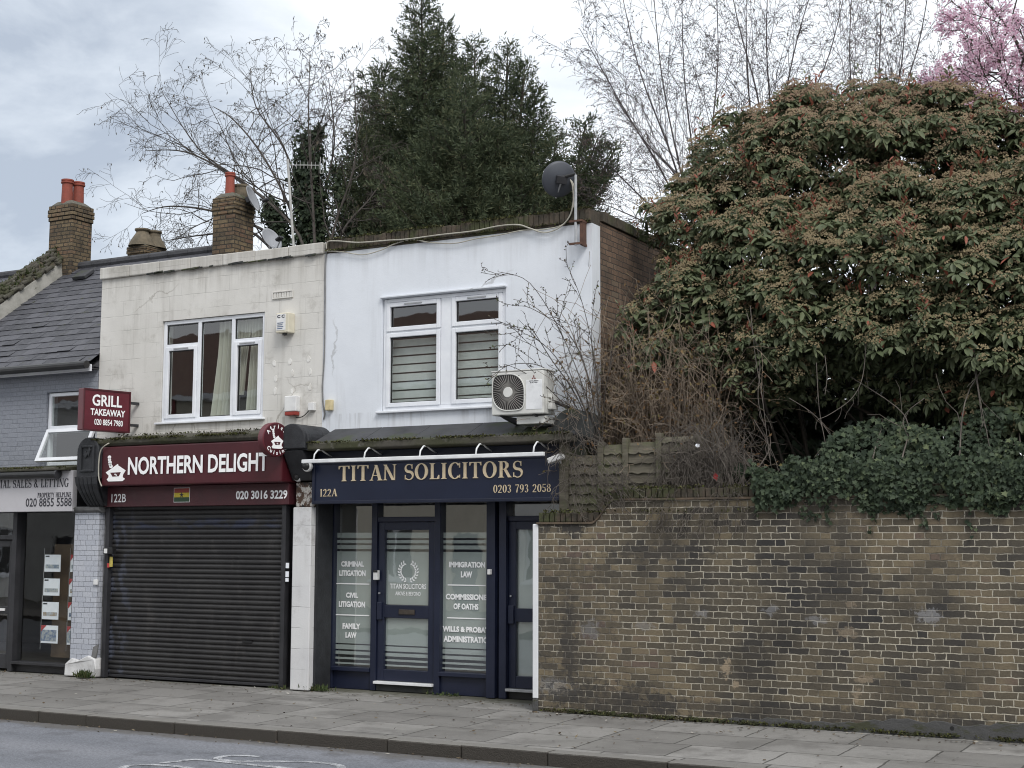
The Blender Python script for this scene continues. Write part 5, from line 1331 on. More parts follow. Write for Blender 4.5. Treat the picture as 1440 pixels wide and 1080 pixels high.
for xx in (-8.60, -8.14):
    MB().prismX([(AY - .02, 3.54), (16.0, 3.54), (16.0, 3.42), (AY + .10, 3.505)], xx - .018, xx + .018).build('bracket', MT['charcoal'], ac, bevel=.004)
MB().box(-8.42, -8.02, AY + .08, AY + .36, 3.43, 3.525).build('drip_tray', MT['ac_white'], ac, bevel=.006)
MB().tube([(-7.95, AY + .2, 3.70), (-7.86, AY + .24, 3.66), (-7.80, 15.8, 3.62), (-7.78, 16.0, 3.60)], .022, 8).build('hose', MT['black'], ac, smooth=True)

# satellite dishes
def dish(label, c, nrm, r, m, pole=None, arm=None, lnb=True, loc=None):
    nrm = Vector(nrm).normalized(); c = Vector(c)
    t = thing('satellite_dish', label, 'satellite dish', tuple(loc or c))
    prof = [(0.02, -.0)] + [(r * k / 8, (k / 8) ** 2 * r * .24) for k in range(1, 9)]
    back = [(p[0], p[1] - .012) for p in reversed(prof)]
    MB().lathe(prof + back, c, nrm, 32).build('reflector', m, t, smooth=True)
    side = nrm.cross(Vector((0, 0, 1))).normalized(); upv = side.cross(nrm)
    foc = c + nrm * r * 1.05 - upv * r * .55
    mb = MB().tube([c - upv * r * .2 - nrm * .03, c - upv * r * 1.02 + nrm * .06, foc], .012, 8)
    mb.build('feed_arm', MT['steel'], t)
    ln = MB().tube([foc + nrm * .05, foc, foc - nrm * .06 + upv * .02], [.02, .03, .034], 10)
    ln.tube([foc + side * .06 + nrm * .05, foc + side * .05 - nrm * .05], [.02, .03], 10)
    ln.build('receiver', MT['charcoal'], t)
    MB().obox(c - nrm * .04, side * .07, upv * .05, nrm * .03).build('mount', MT['charcoal'], t, bevel=.006)
    if pole:
        MB().tube(pole, .019, 10).build('pole', MT['steel'], t)
    return t, c
dgrey = matn('dark_dish_paint', (.060, .066, .080), (.05, .055, .068), 3, .5)
lgrey = matn('light_dish_paint', (.30, .31, .33), (.25, .26, .28), 3, .5)
PY = 15.84
pxx, pzt = P(809.5, 246, PY); _, pzb = P(810, 345, PY)
dcx, dcz = P(786, 251.5, PY - .06)
dt_, dc_ = dish('dark grey satellite dish on a pole at the corner of the white wall', (dcx, PY - .02, dcz), (-.70, .55, .30), .232, dgrey, [(pxx, PY, pzb), (pxx, PY, pzt)], loc=(pxx, PY, pzb))
MB().tube([(pxx, PY, dcz + .05), tuple(dc_ + Vector((.03, -.02, .02)))], .022, 8).build('bracket', MT['black'], dt_)
wb_ = MB().box(pxx - .09, pxx + .09, PY - .02, PY + .012, pzb + .30, pzb + .325); wb_.box(pxx + .055, pxx + .08, PY, 15.985, pzb + .02, pzb + .31); wb_.box(pxx - .09, pxx + .09, PY - .02, PY + .012, pzb + .01, pzb + .035)
wb_.box(pxx + .055, pxx + .085, PY + .012, 15.99, pzb + .0, pzb + .03); wb_.box(pxx + .055, pxx + .085, PY + .012, 15.99, pzb + .30, pzb + .33)
wb_.build('wall_bracket', MT['rust'], dt_)
dish('light grey satellite dish strapped to the yellow brick chimney beside the red pot', (C3X + .10, YC3 + .30, C3Z - .02), (.86, .28, .35), .235, lgrey)
x_, z_ = P(380, 338, 17.6)
dish('half hidden pale satellite dish peeping over the cream parapet', (x_, 17.6, z_), (.80, -.1, .4), .20, lgrey, [(x_ - .05, 17.66, 5.7), (x_ - .05, 17.66, z_)], loc=(x_, 17.6, 5.7))
pale_a = matn('weathered_alloy', (.42, .42, .40), (.30, .30, .29), 8, .5)
an_ = thing('tv_antenna', 'thin pale mast with a small television aerial behind the cream parapet', 'antenna', P3(412, 350, 17.2))
pb, ptp = P3(413.5, 356, 17.2), P3(404.5, 224, 17.2)
MB().tube([pb, ptp], .020, 10).build('mast', pale_a, an_)
bo = Vector(P3(406, 232, 17.2)); be = bo + Vector((.36, .30, .02)); yb = MB().tube([bo, be], .007, 6)
for k in range(9):
    c = bo.lerp(be, k / 8); yb.tube([c - Vector((0, 0, .055)), c + Vector((0, 0, .055))], .0035, 5)
yb.tube([be + Vector((.02, 0, -.13)), be + Vector((.02, 0, .13))], .006, 5); yb.tube([be + Vector((.06, .02, -.13)), be + Vector((.06, .02, .13))], .006, 5); yb.tube([be + Vector((.02, 0, -.13)), be + Vector((.06, .02, -.13))], .006, 5)
yb.build('aerial', pale_a, an_)

# cables
def spline(pts, n=6):
    out = []
    for i in range(len(pts) - 1):
        p0, p1, p2, p3 = (Vector(pts[max(i - 1, 0)]), Vector(pts[i]), Vector(pts[i + 1]), Vector(pts[min(i + 2, len(pts) - 1)]))
        for k in range(n):
            t = k / n
            out.append(0.5 * (2 * p1 + (p2 - p0) * t + (2 * p0 - 5 * p1 + 4 * p2 - p3) * t * t + (3 * p1 - p0 - 3 * p2 + p3) * t ** 3))
    return out + [Vector(pts[-1])]
def cable(label, pix, Y, r, m, ys=None):
    pts = [P3(a, c, (ys[i] if ys else Y)) for i, (a, c) in enumerate(pix)]
    tag(MB().tube(spline(pts), r, 6).build('cable', m, smooth=True), label, 'cable')
pale_c = matn('pale_cable', (.44, .42, .36), (.34, .32, .27), 8, .6); grey_c = matn('grey_cable', (.20, .20, .20), (.14, .14, .14), 8, .6)
cable('pale looping cable from the dish pole along the mossy brick coping', [(459, 350), (461, 340), (475, 339), (505, 341), (545, 338), (575, 336), (620, 330), (665, 325), (700, 318), (728, 316), (745, 321), (765, 327), (785, 321), (800, 306), (806, 285), (805, 262), (801, 251)], 15.94, .010, pale_c)
cable('second pale cable drooping below the coping on the white wall', [(459, 353), (480, 354), (510, 358), (535, 352), (555, 343), (580, 337), (605, 341), (640, 342), (668, 336), (700, 331), (735, 324), (770, 322), (795, 313), (808, 285), (807, 262), (802, 252)], 15.96, .008, pale_c)
cable('grey cable running down the party line between cream and white walls', [(459, 352), (457.5, 380), (457, 430), (456, 500), (453.5, 545), (455, 572), (456.5, 582), (455, 590)], 15.985, .010, grey_c)
cable('white cable looping down the left side of the maroon fascia board', [(176, 608), (168, 618), (152, 624), (142, 633), (139, 650), (139, 672), (143, 684)], 15.36, .010, pale_c, [15.95, 15.6, 15.37, 15.36, 15.36, 15.36, 15.36])
cable('thin dark cable sagging from the red banded alarm box', [(416, 587), (425, 586), (432, 580), (436, 575), (437, 572)], 15.97, .007, MT['black'])

# curtains, blinds and notices behind the glass
def curtain(label, t0, t1, b0, b1, z0, z1, y, folds, m, name='curtain'):
    n = 44; mb = MB(); vs = []
    for j in range(13):
        s = j / 12; e = s ** 1.5
        for i in range(n + 1):
            q = i / n; a = t0 + (t1 - t0) * q; c = b0 + (b1 - b0) * q
            vs.append((a + (c - a) * e, y + .035 * math.sin(q * folds * 6.283 + 1.3 * math.sin(s * 2 + q * 9)) * (.55 + .45 * s), z1 + (z0 - z1) * s))
    mb.add(vs, [(j * (n + 1) + i, j * (n + 1) + i + 1, (j + 1) * (n + 1) + i + 1, (j + 1) * (n + 1) + i) for j in range(12) for i in range(n)])
    tag(mb.build(name, m, smooth=True), label, 'curtain', 'sheer curtains')
crt, nt, b, out = newmat('sheer_cloth')
b.inputs['Base Color'].default_value = (.72, .70, .62, 1); b.inputs['Roughness'].default_value = .95
tl2 = N(nt, "ShaderNodeBsdfTransparent"); ms2 = N(nt, "ShaderNodeMixShader"); ms2.inputs[0].default_value = .22
nt.links.new(b.outputs[0], ms2.inputs[1]); nt.links.new(tl2.outputs[0], ms2.inputs[2]); nt.links.new(ms2.outputs[0], out.inputs[0])
curtain('sheer white curtain hanging in the middle pane of the cream wall window', -13.80, -13.40, -13.98, -13.42, 3.72, 5.2, U + .19, 6, crt)
curtain('narrow sheer curtain gathered at the left of the right hand pane', -13.40, -13.20, -13.38, -13.33, 4.1, 5.2, U + .19, 4, crt)
curtain('sheer curtain swept to the right in the right hand pane', -13.20, -12.84, -13.30, -12.86, 3.72, 5.2, U + .19, 7, crt)
def blind(label, x0, x1, z0, z1, y):
    t = thing('zebra_blind', label, 'blind', ((x0 + x1) / 2, y, z0), 'striped blinds in the white wall window')
    mb = MB(); z = z0; k = 0
    while z < z1:
        quadY(mb, x0, x1, z, min(z + .098, z1), y + .004 * (k % 2)); z += .118; k += 1
    mb.build('cloth_bands', matn('blind_cloth', (.64, .65, .64), (.56, .57, .56), 5, .8), t)
    MB().box(x0, x1, y - .02, y + .03, z1, z1 + .06).build('head_rail', MT['white_plastic'], t)
    return t
blind('striped grey blind behind the left pane of the white wall window', -10.72, -9.87, 3.80, 4.80, U + .17)
blind('striped grey blind behind the right pane, partly behind the air conditioner', -9.68, -8.92, 3.80, 4.80, U + .17)
ep = MB().box(-16.95, -16.06, 16.14, 16.17, 0.20, 1.93)
tag(ep.build('display_board', matn('brown_board', (.13, .09, .055), (.10, .07, .045), 4, .7)), 'brown display board behind the property notices in the agent window', 'board')
pic = [matn('print_picture_%d' % i, c, c2, 26, .5) for i, (c, c2) in enumerate((((.20, .26, .34), (.45, .47, .45)), ((.25, .30, .36), (.5, .5, .47)), ((.35, .28, .20), (.45, .5, .55)), ((.12, .17, .28), (.4, .42, .42))))]
cols = ('top', 'second', 'third', 'lowest')
for ci, rows in enumerate((((63, 780, 85.5, 804), (61.5, 813.5, 84, 837.5), (59.5, 846.5, 82.5, 871), (58, 879.5, 81.5, 904.5)), ((99.5, 780, 118, 804.5), (97.5, 814, 117, 839), (96, 847, 116, 872.5), (94.5, 881, 115, 907)))):
    for ri, (a, c, e, g2) in enumerate(rows):
        q = wbox(a, c, e, g2, 15.95)
        t = thing('property_notice', '%s sheet in the %s column of property notices in the agent window' % (cols[ri], ('left' if ci == 0 else 'right')), 'notice', (q[0], 15.95, q[2]), 'property notices in the agent window')
        MB().box(q[0], q[1], 15.945, 15.95, q[2], q[3]).build('sheet', MT['paper'], t)
        w_, h_ = q[1] - q[0], q[3] - q[2]
        MB().box(q[0] + w_ * (.08 if ri < 3 else .0), q[1] - w_ * .08, 15.942, 15.9445, q[2] + h_ * (.20 if ri < 3 else .12), q[2] + h_ * (.42 if ri < 3 else .75)).build('picture', pic[(ri + ci) % 4], t)
        if ci or ri == 3:
            MB().add([(q[0], 15.9415, q[3]), (q[0], 15.9415, q[3] - h_ * .36), (q[0] + w_ * .32, 15.9415, q[3])], [(0, 1, 2)]).build('corner_flash', red_st, t)
        else:
            MB().box(q[0] + w_ * .06, q[0] + w_ * .30, 15.942, 15.9445, q[3] - h_ * .14, q[3] - h_ * .06).build('heading', MT['black_text'], t)
        MB().tube([(q[0] - .02, 15.955, q[2] - .1), (q[0] - .02, 15.955, q[3] + .1)], .003, 5).build('hanging_wire', MT['steel'], t)

# ================================================================== BRICK GARDEN WALL AND FENCE
WY = 15.22
gw = thing('brick_wall', 'tall weathered yellow stock brick garden wall along the pavement', 'wall', (-5, WY, 0))
def top(x):
    if x < -7.26: return 2.185
    if x > -6.95: return 2.455
    t = (x + 7.26) / .31; return 2.185 + .27 * (t * t * (3 - 2 * t))
xs = [-7.965, -7.6, -7.26] + [-7.26 + .31 * k / 8 for k in range(1, 8)] + [-6.95, -4, 0, 6, 14]
poly = [(-7.965, -.05), (14, -.05)] + [(x, top(x)) for x in reversed(xs)]
wl_ = MB().prismY(poly, WY, WY + .23)
wl_.box(-7.965, -7.70, WY + .233, 15.74, -.05, 2.15)
wl_.build('wall', MT['stock_brick'], gw)
tcz = MB(); x = -7.985
while x < 14:
    s_ = .03 if x < -6.6 else .165
    x2 = min(x + s_, 14); z0, z1 = top(x), top(x2 if x2 < 14 else 13.9); pj = .025
    tcz.add([(x + .001, WY - pj, z0 + .002), (x2, WY - pj, z1 + .002), (x2, WY + .25, z1 + .002), (x + .001, WY + .25, z0 + .002), (x + .001, WY - pj, z0 + .026), (x2, WY - pj, z1 + .026), (x2, WY + .25, z1 + .026), (x + .001, WY + .25, z0 + .026)],
            [(0, 3, 2, 1), (4, 5, 6, 7), (0, 1, 5, 4), (1, 2, 6, 5), (2, 3, 7, 6), (3, 0, 4, 7)]); x = x2
tcz.build('tile_course', MT['tile_course'], gw)
rk = MB(); x = -7.97; rr = random.Random(2)
while x < 14:
    zb = top(x + .03) + .028; h = .105 + rr.uniform(-.012, .008)
    sl2 = (top(x + .07) - top(x)) / .07
    rk.obox((x + .035, WY + .115 + rr.uniform(-.006, .006), zb + h / 2), (.0315, 0, .0315 * sl2), (0, .112, 0), (-.5 * h * sl2 * .4, 0, h / 2)); x += .0735
rk.build('coping', MT['rowlock'], gw, bevel=.008)
# cement-rendered foot and loose repairs
plm, nt, b, out = newmat('cement_foot')
p_ = pos(nt); f_ = noise(nt, p_, 60, 6, .7)
c_ = mixc(nt, f_, (.055, .055, .056), (.095, .094, .092)); c_ = mixc(nt, sstep(nt, noise(nt, p_, 3.5, 6, .7, (1, 1, 3)), .5, .64), c_, (.050, .052, .030))
nt.links.new(c_, b.inputs['Base Color']); b.inputs['Roughness'].default_value = .95; bump(nt, b, M(nt, 'ADD', f_, M(nt, 'MULTIPLY', noise(nt, p_, 8, 4), 1.5)), .7, .012)
ft = MB(); rr = random.Random(6)
tops = [(x * .09 - 5.6, .03 + .15 * min(1, max(0, (x * .09) / 3.2)) + .02 * math.sin(x * .37) + rr.uniform(-.022, .022)) for x in range(210)]
ft.prismY([(-5.6, -.05), (14, -.05)] + list(reversed(tops)), WY - .016, WY + .01)
ft.build('cement_foot', plm, gw, bevel=.006)
MB().tube([(P(1339, 1026, WY - .016)[0], WY - .018, .085), (P(1339, 1026, WY - .016)[0], WY - .015, .085)], .022, 14).build('weep_hole', MT['black'], gw)
MB().box(-8.045, -7.968, WY - .005, WY + .20, .13, 2.19).build('painted_end', MT['post_white'], gw, bevel=.01)
MB().box(-8.05, -7.968, WY + .0, WY + .20, -.02, .127).build('end_foot', plm, gw, bevel=.01)
mt_ = MB(); rr = random.Random(9)
for i in range(520):
    xx = rr.uniform(-7.7, -4.6) if i < 340 else rr.uniform(-4.6, 1); s_ = rr.uniform(.006, .024)
    if math.sin(xx * 5.1) + math.sin(xx * 11.7 + 1) < -.5: continue
    mt_.obox((xx, WY - .018 + rr.uniform(-.012, .0), rr.uniform(-.01, .03)), (s_, 0, .004), (0, rr.uniform(.01, .022), 0), (0, 0, rr.uniform(.004, .014)))
ms_o = mt_.build('moss', matn('green_moss', (.045, .052, .018), (.028, .030, .014), 20, .95, bmp=.8), gw, bevel=.008)
ms_o['kind'] = 'stuff'

fc = thing('fence', 'low weathered overlapping board fence standing behind the brick wall', 'fence', (-6.3, 15.6, 2.2))
FY = 15.60
xq = [P(p, 660, FY)[0] for p in (795, 846, 881, 928, 985)]
for i, xx in enumerate(xq):
    w_ = .062 if i == 0 else .036
    zt = P((795, 846, 881, 928, 985)[i], (617, 622, 616, 609, 612, 616)[i], FY)[1]
    MB().box(xx - w_, xx + w_, FY - .05, FY + .05, 2.1, zt).build('post', MT['fence_wood'], fc, bevel=.008)
for i in range(len(xq) - 1):
    zt = P(850, (642, 628, 626, 620, 622)[i], FY)[1]; z = 2.22; bd = MB(); rr = random.Random(i)
    while z < zt - .02:
        h = min(.155, zt - z + .02); a, c = xq[i] + .04, xq[i + 1] - .04; n = 8; vs = []
        for k in range(n + 1):
            xx = a + (c - a) * k / n; jz = .010 * math.sin(k * 1.7 + z * 9) + rr.uniform(-.006, .006)
            vs += [(xx, FY - .035, z + jz - .02), (xx, FY + .008, z + h), (xx, FY - .020, z + jz - .02)]
        bd.add(vs, [(3 * k, 3 * k + 3, 3 * k + 4, 3 * k + 1) for k in range(n)] + [(3 * k + 2, 3 * k + 5, 3 * k + 3, 3 * k) for k in range(n)]); z += .118
    bd.build('board_panel', MT['fence_wood'], fc)

# ================================================================== ACROSS THE ROAD (mirrored in the glass)
def opposite(x, zoff, cm, lab):
    t = thing('terraced_house', lab, 'house', (x, -4.0, 0), 'terraced houses across the road')
    W_ = 5.2
    def local(mb): return mb
    o = MB(); y = -4.0
    holes = [(x - 1.9, x - .5, .9, 2.5), (x + .9, x + 1.8, .0, 2.2), (x - 1.9, x - .7, 4.3, 5.9), (x + .6, x + 1.8, 4.3, 5.9)]
    # wall facing +y
    def wbx(a, c, e, f): o.box(a, c, y - .3, y, e, f)
    for a, c, e, f in ((x - 2.6, x - 1.9, 0, 6.9), (x - 1.9, x - .5, 0, .9), (x - 1.9, x - .5, 2.5, 4.3), (x - 1.9, x - .7, 5.9, 6.9), (x - .7, x - .5, 4.3, 6.9), (x - .5, x + .6, 0, 6.9), (x + .6, x + .9, 0, 4.3), (x + .9, x + 1.8, 2.2, 4.3), (x + .6, x + 1.8, 5.9, 6.9), (x + 1.8, x + 2.6, 0, 6.9)): wbx(a, c, e, f)
    o.build('wall', cm, t)
    MB().prismX([(y + .25, 6.85), (y - 4, 9.6), (y - 8, 6.85)], x - 2.6, x + 2.6).build('roof', MT['opp_roof'], t)
    MB().box(x - 2.6, x + 2.6, y + .003, y + .27, 6.65, 6.84).build('eaves_board', MT['white_frame'], t)
    for a, c, e, f in (holes[0], holes[2], holes[3]):
        w3 = MB().ring(a, c, y - .18, y - .10, e, f, .07).box((a + c) / 2 - .03, (a + c) / 2 + .03, y - .17, y - .11, e + .07, f - .07).build('window', MT['white_frame'], t)
        MB().add([(a, y - .14, e), (c, y - .14, e), (c, y - .14, f), (a, y - .14, f)], [(3, 2, 1, 0)]).build('pane', MT['opp_glass'], w3)
        MB().box(a - .1, c + .1, y - .05, y + .08, e - .12, e - .003).build('sill', MT['white_frame'], w3)
    MB().box(holes[1][0], holes[1][1], y - .2, y - .12, 0, 2.2).build('door', MT['navy'], t)
    return t
MT['opp_roof'] = matn('brown_roof_tiles', (.19, .115, .090), (.14, .09, .075), 5, .85)
MT['opp_glass'] = matn('dark_window', (.02, .022, .025), None, 2, .12)
opp = [matn('cream_render', (.58, .54, .45), (.52, .48, .40), 2, .85), matn('white_render', (.68, .68, .66), (.60, .60, .58), 2, .85)]
for i in range(11):
    opposite(-54 + i * 5.2, 0, opp[i % 2], ('cream' if i % 2 == 0 else 'white') + ' rendered terraced house across the road, mirrored in the shop glass')

# ================================================================== PLANTS
class Bulk:
    """numpy mesh collector: uniform k-gons with a per-vertex 'tint' number"""
    def __init__(s): s.V = []; s.F = []; s.T = []; s.n = 0
    def add(s, V, F, T):
        V = np.asarray(V, dtype=np.float32).reshape(-1, 3)
        s.V.append(V); s.F.append(np.asarray(F, dtype=np.int64) + s.n); s.T.append(np.asarray(T, dtype=np.float32).reshape(-1)); s.n += len(V)
    def build(s, name, m, parent=None, smooth=False):
        V = np.concatenate(s.V) - np.array(wloc(parent), dtype=np.float32); T = np.concatenate(s.T)
        me = bpy.data.meshes.new(name)
        me.vertices.add(len(V)); me.vertices.foreach_set('co', V.ravel())
        sizes = np.concatenate([np.full(len(f), f.shape[1], dtype=np.int32) for f in s.F]); loops = np.concatenate([f.ravel() for f in s.F]).astype(np.int32)
        me.loops.add(len(loops)); me.loops.foreach_set('vertex_index', loops)
        me.polygons.add(len(sizes)); st = np.zeros(len(sizes), dtype=np.int32); st[1:] = np.cumsum(sizes)[:-1]
        me.polygons.foreach_set('loop_start', st); me.update(calc_edges=True); me.validate()
        set_tint(me, T)
        return link(name, me, m, parent, 0, smooth)

def nrm(a): return a / np.maximum(np.linalg.norm(a, axis=-1, keepdims=True), 1e-9)

def add_leaves(bk, Pn, A, Nn, L, W, tint, fold=.35, droop=.12):
    """pointed six-cornered leaves folded along the midrib"""
    A = nrm(A); B = nrm(np.cross(Nn, A)); Nn = np.cross(A, B)
    L = L[:, None]; W = W[:, None]; z = np.zeros_like(L)
    v0 = Pn; v1 = Pn + A * L * .32 + B * W * .5 + Nn * W * fold * .5; v2 = Pn + A * L * .70 + B * W * .42 + Nn * (W * fold * .42 - L * droop * .4)
    v3 = Pn + A * L - Nn * L * droop; v4 = Pn + A * L * .70 - B * W * .42 + Nn * (W * fold * .42 - L * droop * .4); v5 = Pn + A * L * .32 - B * W * .5 + Nn * W * fold * .5
    V = np.stack([v0, v1, v2, v3, v4, v5], 1).reshape(-1, 3); n = len(Pn); k = np.arange(n)[:, None] * 6
    bk.add(V, np.concatenate([k + np.array([[0, 1, 2, 3]]), k + np.array([[0, 3, 4, 5]])]), np.repeat(tint, 6))

def add_cards(bk, Pn, A, Nn, L, W, tint):
    """lozenge-shaped small leaves, petals or needle sprays"""
    A = nrm(A); B = nrm(np.cross(Nn, A)); L = L[:, None]; W = W[:, None]
    V = np.stack([Pn, Pn + A * L * .45 + B * W * .5, Pn + A * L, Pn + A * L * .45 - B * W * .5], 1).reshape(-1, 3); k = np.arange(len(Pn))[:, None] * 4
    bk.add(V, k + np.array([[0, 1, 2, 3]]), np.repeat(tint, 4))

def add_segs(bk, p0, p1, r0, r1, tint=None, n=4):
    p0, p1 = np.asarray(p0, float), np.asarray(p1, float); r0, r1 = np.asarray(r0, float)[:, None], np.asarray(r1, float)[:, None]
    d = nrm(p1 - p0); h = np.where(np.abs(d[:, 2:3]) < .9, np.array([[0, 0, 1.]]), np.array([[1., 0, 0]])); a = nrm(np.cross(d, h)); b = np.cross(d, a)
    rings = []
    for p, r in ((p0, r0), (p1, r1)):
        for k in range(n):
            t = 2 * math.pi * k / n; rings.append(p + (a * math.cos(t) + b * math.sin(t)) * r)
    V = np.stack(rings, 1).reshape(-1, 3); m = len(p0); k0 = np.arange(m)[:, None] * (2 * n)
    F = np.concatenate([k0 + np.array([[k, (k + 1) % n, n + (k + 1) % n, n + k]]) for k in range(n)])
    bk.add(V, F, np.repeat(np.zeros(m) if tint is None else tint, 2 * n))

RG = np.random.default_rng(21)
def unit(n): return nrm(RG.normal(size=(n, 3)))

class Twigs:
    def __init__(s): s.a = []; s.tips = []
    def limb(s, p, d, L, r0, r1, n, wig, lift, lvl, spec):
        """one limb of n pieces; spec[lvl] = (children, angle, length ratio, radius ratio, pieces, wiggle, lift, start)"""
        p = np.array(p, float); d = nrm(np.array(d, float)); pts = [p]
        for i in range(n):
            d = nrm(d + RG.normal(size=3) * wig + np.array([0, 0, lift]))
            q = p + d * (L / n); t0, t1 = i / n, (i + 1) / n
            s.a.append((p, q, r0 + (r1 - r0) * t0, r0 + (r1 - r0) * t1)); pts.append(q); p = q
        s.tips.append((p, d, lvl))
        if lvl < len(spec):
            s.kids(pts, L, r0, r1, lvl, spec)
        return pts
    def kids(s, pts, L, r0, r1, lvl, spec):
        nc, ang, lr, rr, n, wig, lift, start = spec[lvl]; m = len(pts) - 1
        for c in range(nc):
            t = start + (1 - start) * ((c + RG.random()) / nc); i = min(int(t * m), m - 1); f = t * m - i
            b = pts[i] * (1 - f) + pts[i + 1] * f; ax = nrm(pts[i + 1] - pts[i])
            o = nrm(np.cross(ax, RG.normal(size=3))); a = rad(ang * (0.7 + .6 * RG.random()))
            r = (r0 + (r1 - r0) * t) * rr
            s.limb(b, ax * math.cos(a) + o * math.sin(a), L * lr * (1.15 - .65 * t) * (.7 + .6 * RG.random()), r, max(r * .35, .0022), n, wig, lift, lvl + 1, spec)
    def curve(s, pts, r0, r1, spec, lvl=0, steps=5):
        sp = [np.array(v) for v in spline(pts, steps)]; m = len(sp) - 1; L = sum(np.linalg.norm(sp[i + 1] - sp[i]) for i in range(m))
        for i in range(m): s.a.append((sp[i], sp[i + 1], r0 + (r1 - r0) * i / m, r0 + (r1 - r0) * (i + 1) / m))
        s.tips.append((sp[-1], nrm(sp[-1] - sp[-2]), lvl)); s.kids(sp, L, r0, r1, lvl, spec); return sp
    def build(s, name, m, parent, n=4, rmin=0.0):
        bk = Bulk(); p0, p1, r0, r1 = (np.array([x[i] for x in s.a]) for i in range(4))
        add_segs(bk, p0, p1, np.maximum(r0, rmin), np.maximum(r1, rmin), RG.random(len(p0)), n)
        return bk.build(name, m, parent, smooth=True)

# ---- the big evergreen shrub over the wall
MT['photinia'] = leafmat('evergreen_leaf', [(0, (0.067, 0.082, 0.043)), (.35, (0.101, 0.125, 0.065)), (.7, (0.142, 0.166, 0.089)), (.90, (0.180, 0.198, 0.101)), (.95, (0.228, 0.090, 0.060)), (1, (0.312, 0.102, 0.066))], .48, .28, .32)
MT['corymb'] = leafmat('flower_buds', [(0, (.155, .130, .075)), (.35, (.235, .190, .110)), (.62, (.24, .190, .120)), (.82, (.215, .155, .105)), (1, (.225, .145, .108))], .85, .2, .2)
sbx = P(1190, 640, 18.0)[0]
sh_ = thing('evergreen_shrub', 'huge rounded evergreen shrub covered in tan flower buds, leaning over the brick wall', 'shrub', (sbx, 18.0, 0.3))
lobes = [(1180, 270, 150, 17.9), (1060, 245, 95, 17.8), (1320, 258, 128, 18.2), (1450, 275, 122, 18.3), (1000, 330, 85, 17.3), (985, 430, 78, 16.9), (1085, 390, 115, 17.0), (1210, 400, 120, 16.8),
         (1330, 415, 115, 16.9), (1450, 430, 115, 16.9), (925, 456, 36, 16.4), (945, 505, 36, 16.4), (1060, 515, 50, 16.3), (1560, 340, 170, 17.6), (1290, 480, 80, 16.5), (1420, 520, 72, 16.4), (1130, 465, 68, 16.5), (1010, 480, 55, 16.5), (1120, 199, 74, 18.1), (1190, 190, 70, 18.2), (1310, 189, 74, 18.3), (1250, 184, 60, 18.2), (1365, 212, 60, 18.3), (968, 300, 36, 17.4), (1000, 525, 42, 16.7), (1140, 535, 46, 17.0), (1240, 545, 44, 17.1), (1330, 560, 44, 17.0), (1400, 585, 46, 16.7), (1450, 575, 50, 16.6), (1080, 560, 34, 17.2), (1245, 330, 90, 17.2), (1380, 330, 90, 17.3), (1120, 320, 80, 17.4), (1400, 470, 70, 16.5), (1090, 440, 60, 16.6), (1560, 520, 90, 16.6), (1200, 480, 60, 16.5), (1680, 300, 200, 17.9)]
ctr, axs, fillp, filla, csz = [], [], [], [], []
for (px_, py_, rp2, Y) in lobes:
    c = np.array(P3(px_, py_, Y)); Zc = (c - np.array([0, 0, HC])) @ fw; R = rp2 * Zc / FPX
    R *= .88; nsub = int(max(10, R * R * 96))
    dirs = unit(nsub * 3); dirs = dirs[(dirs[:, 1] < .35) | (RG.random(len(dirs)) < .3)]; dirs = dirs[(dirs[:, 2] > -.55)][:nsub]
    for dsub in dirs:
        cs_ = c + dsub * R * np.array([1, .85, .92]) * RG.uniform(.78, 1.0); rs2 = RG.uniform(.17, .34)
        if RG.random() < .10: continue
        k = int(RG.integers(5, 12)); csz.append(np.full(k, RG.uniform(.65, 1.35)))
        u_ = nrm(unit(k) + dsub * .55 + np.array([0, -.25, .55])); pp = cs_ + u_ * rs2 * np.array([1.1, 1, .75])
        ctr.append(pp); axs.append(nrm(u_ * .55 + np.array([0, -.10, .75]) + RG.normal(size=(k, 3)) * .18))
    nf = int(R ** 2 * 900); u_ = unit(nf); fillp.append(c + u_ * R * RG.uniform(.35, .97, (nf, 1)) * np.array([1, .85, .92])); filla.append(nrm(u_ + RG.normal(size=(nf, 3)) * .7 + np.array([0, 0, -.3])))
ctr, axs, csz = np.concatenate(ctr), np.concatenate(axs), np.concatenate(csz); m_ = len(ctr)
lb = Bulk(); nl = 8
e1 = nrm(np.cross(axs, unit(m_))); e2 = np.cross(axs, e1); base = RG.random(m_) * 6.28; hue = RG.random(m_)
for k in range(nl):
    ph = base + k * 6.283 / nl + RG.normal(size=m_) * .22; el = RG.uniform(-.75, .30, m_)
    dl = (e1 * np.cos(ph)[:, None] + e2 * np.sin(ph)[:, None]) * np.cos(el)[:, None] + axs * np.sin(el)[:, None] + np.array([0, 0, -.22])
    t_ = np.clip(hue * .45 + RG.random(m_) * .48, 0, .92); t_ = np.where(RG.random(m_) < .010, 1.0, t_)
    add_leaves(lb, ctr + dl * .02, dl, axs + RG.normal(size=(m_, 3)) * .15, RG.uniform(.078, .132, m_) * (.8 + .4 * hue) * csz, RG.uniform(.036, .053, m_) * csz, t_)
sel = np.where((RG.random(m_) < .05) & (ctr[:, 2] > 4.2))[0]
for j in range(9):
    hgt = .03 + .028 * j; t = RG.random(len(sel)) * 6.283
    add_leaves(lb, ctr[sel] + axs[sel] * hgt, np.stack([np.cos(t), np.sin(t), RG.uniform(.5, 1.4, len(sel))], 1), unit(len(sel)) + np.array([0, 0, .8]), RG.uniform(.06, .11, len(sel)), RG.uniform(.02, .034, len(sel)), np.where(RG.random(len(sel)) < .5, RG.uniform(.94, 1, len(sel)), RG.uniform(.6, .9, len(sel))))
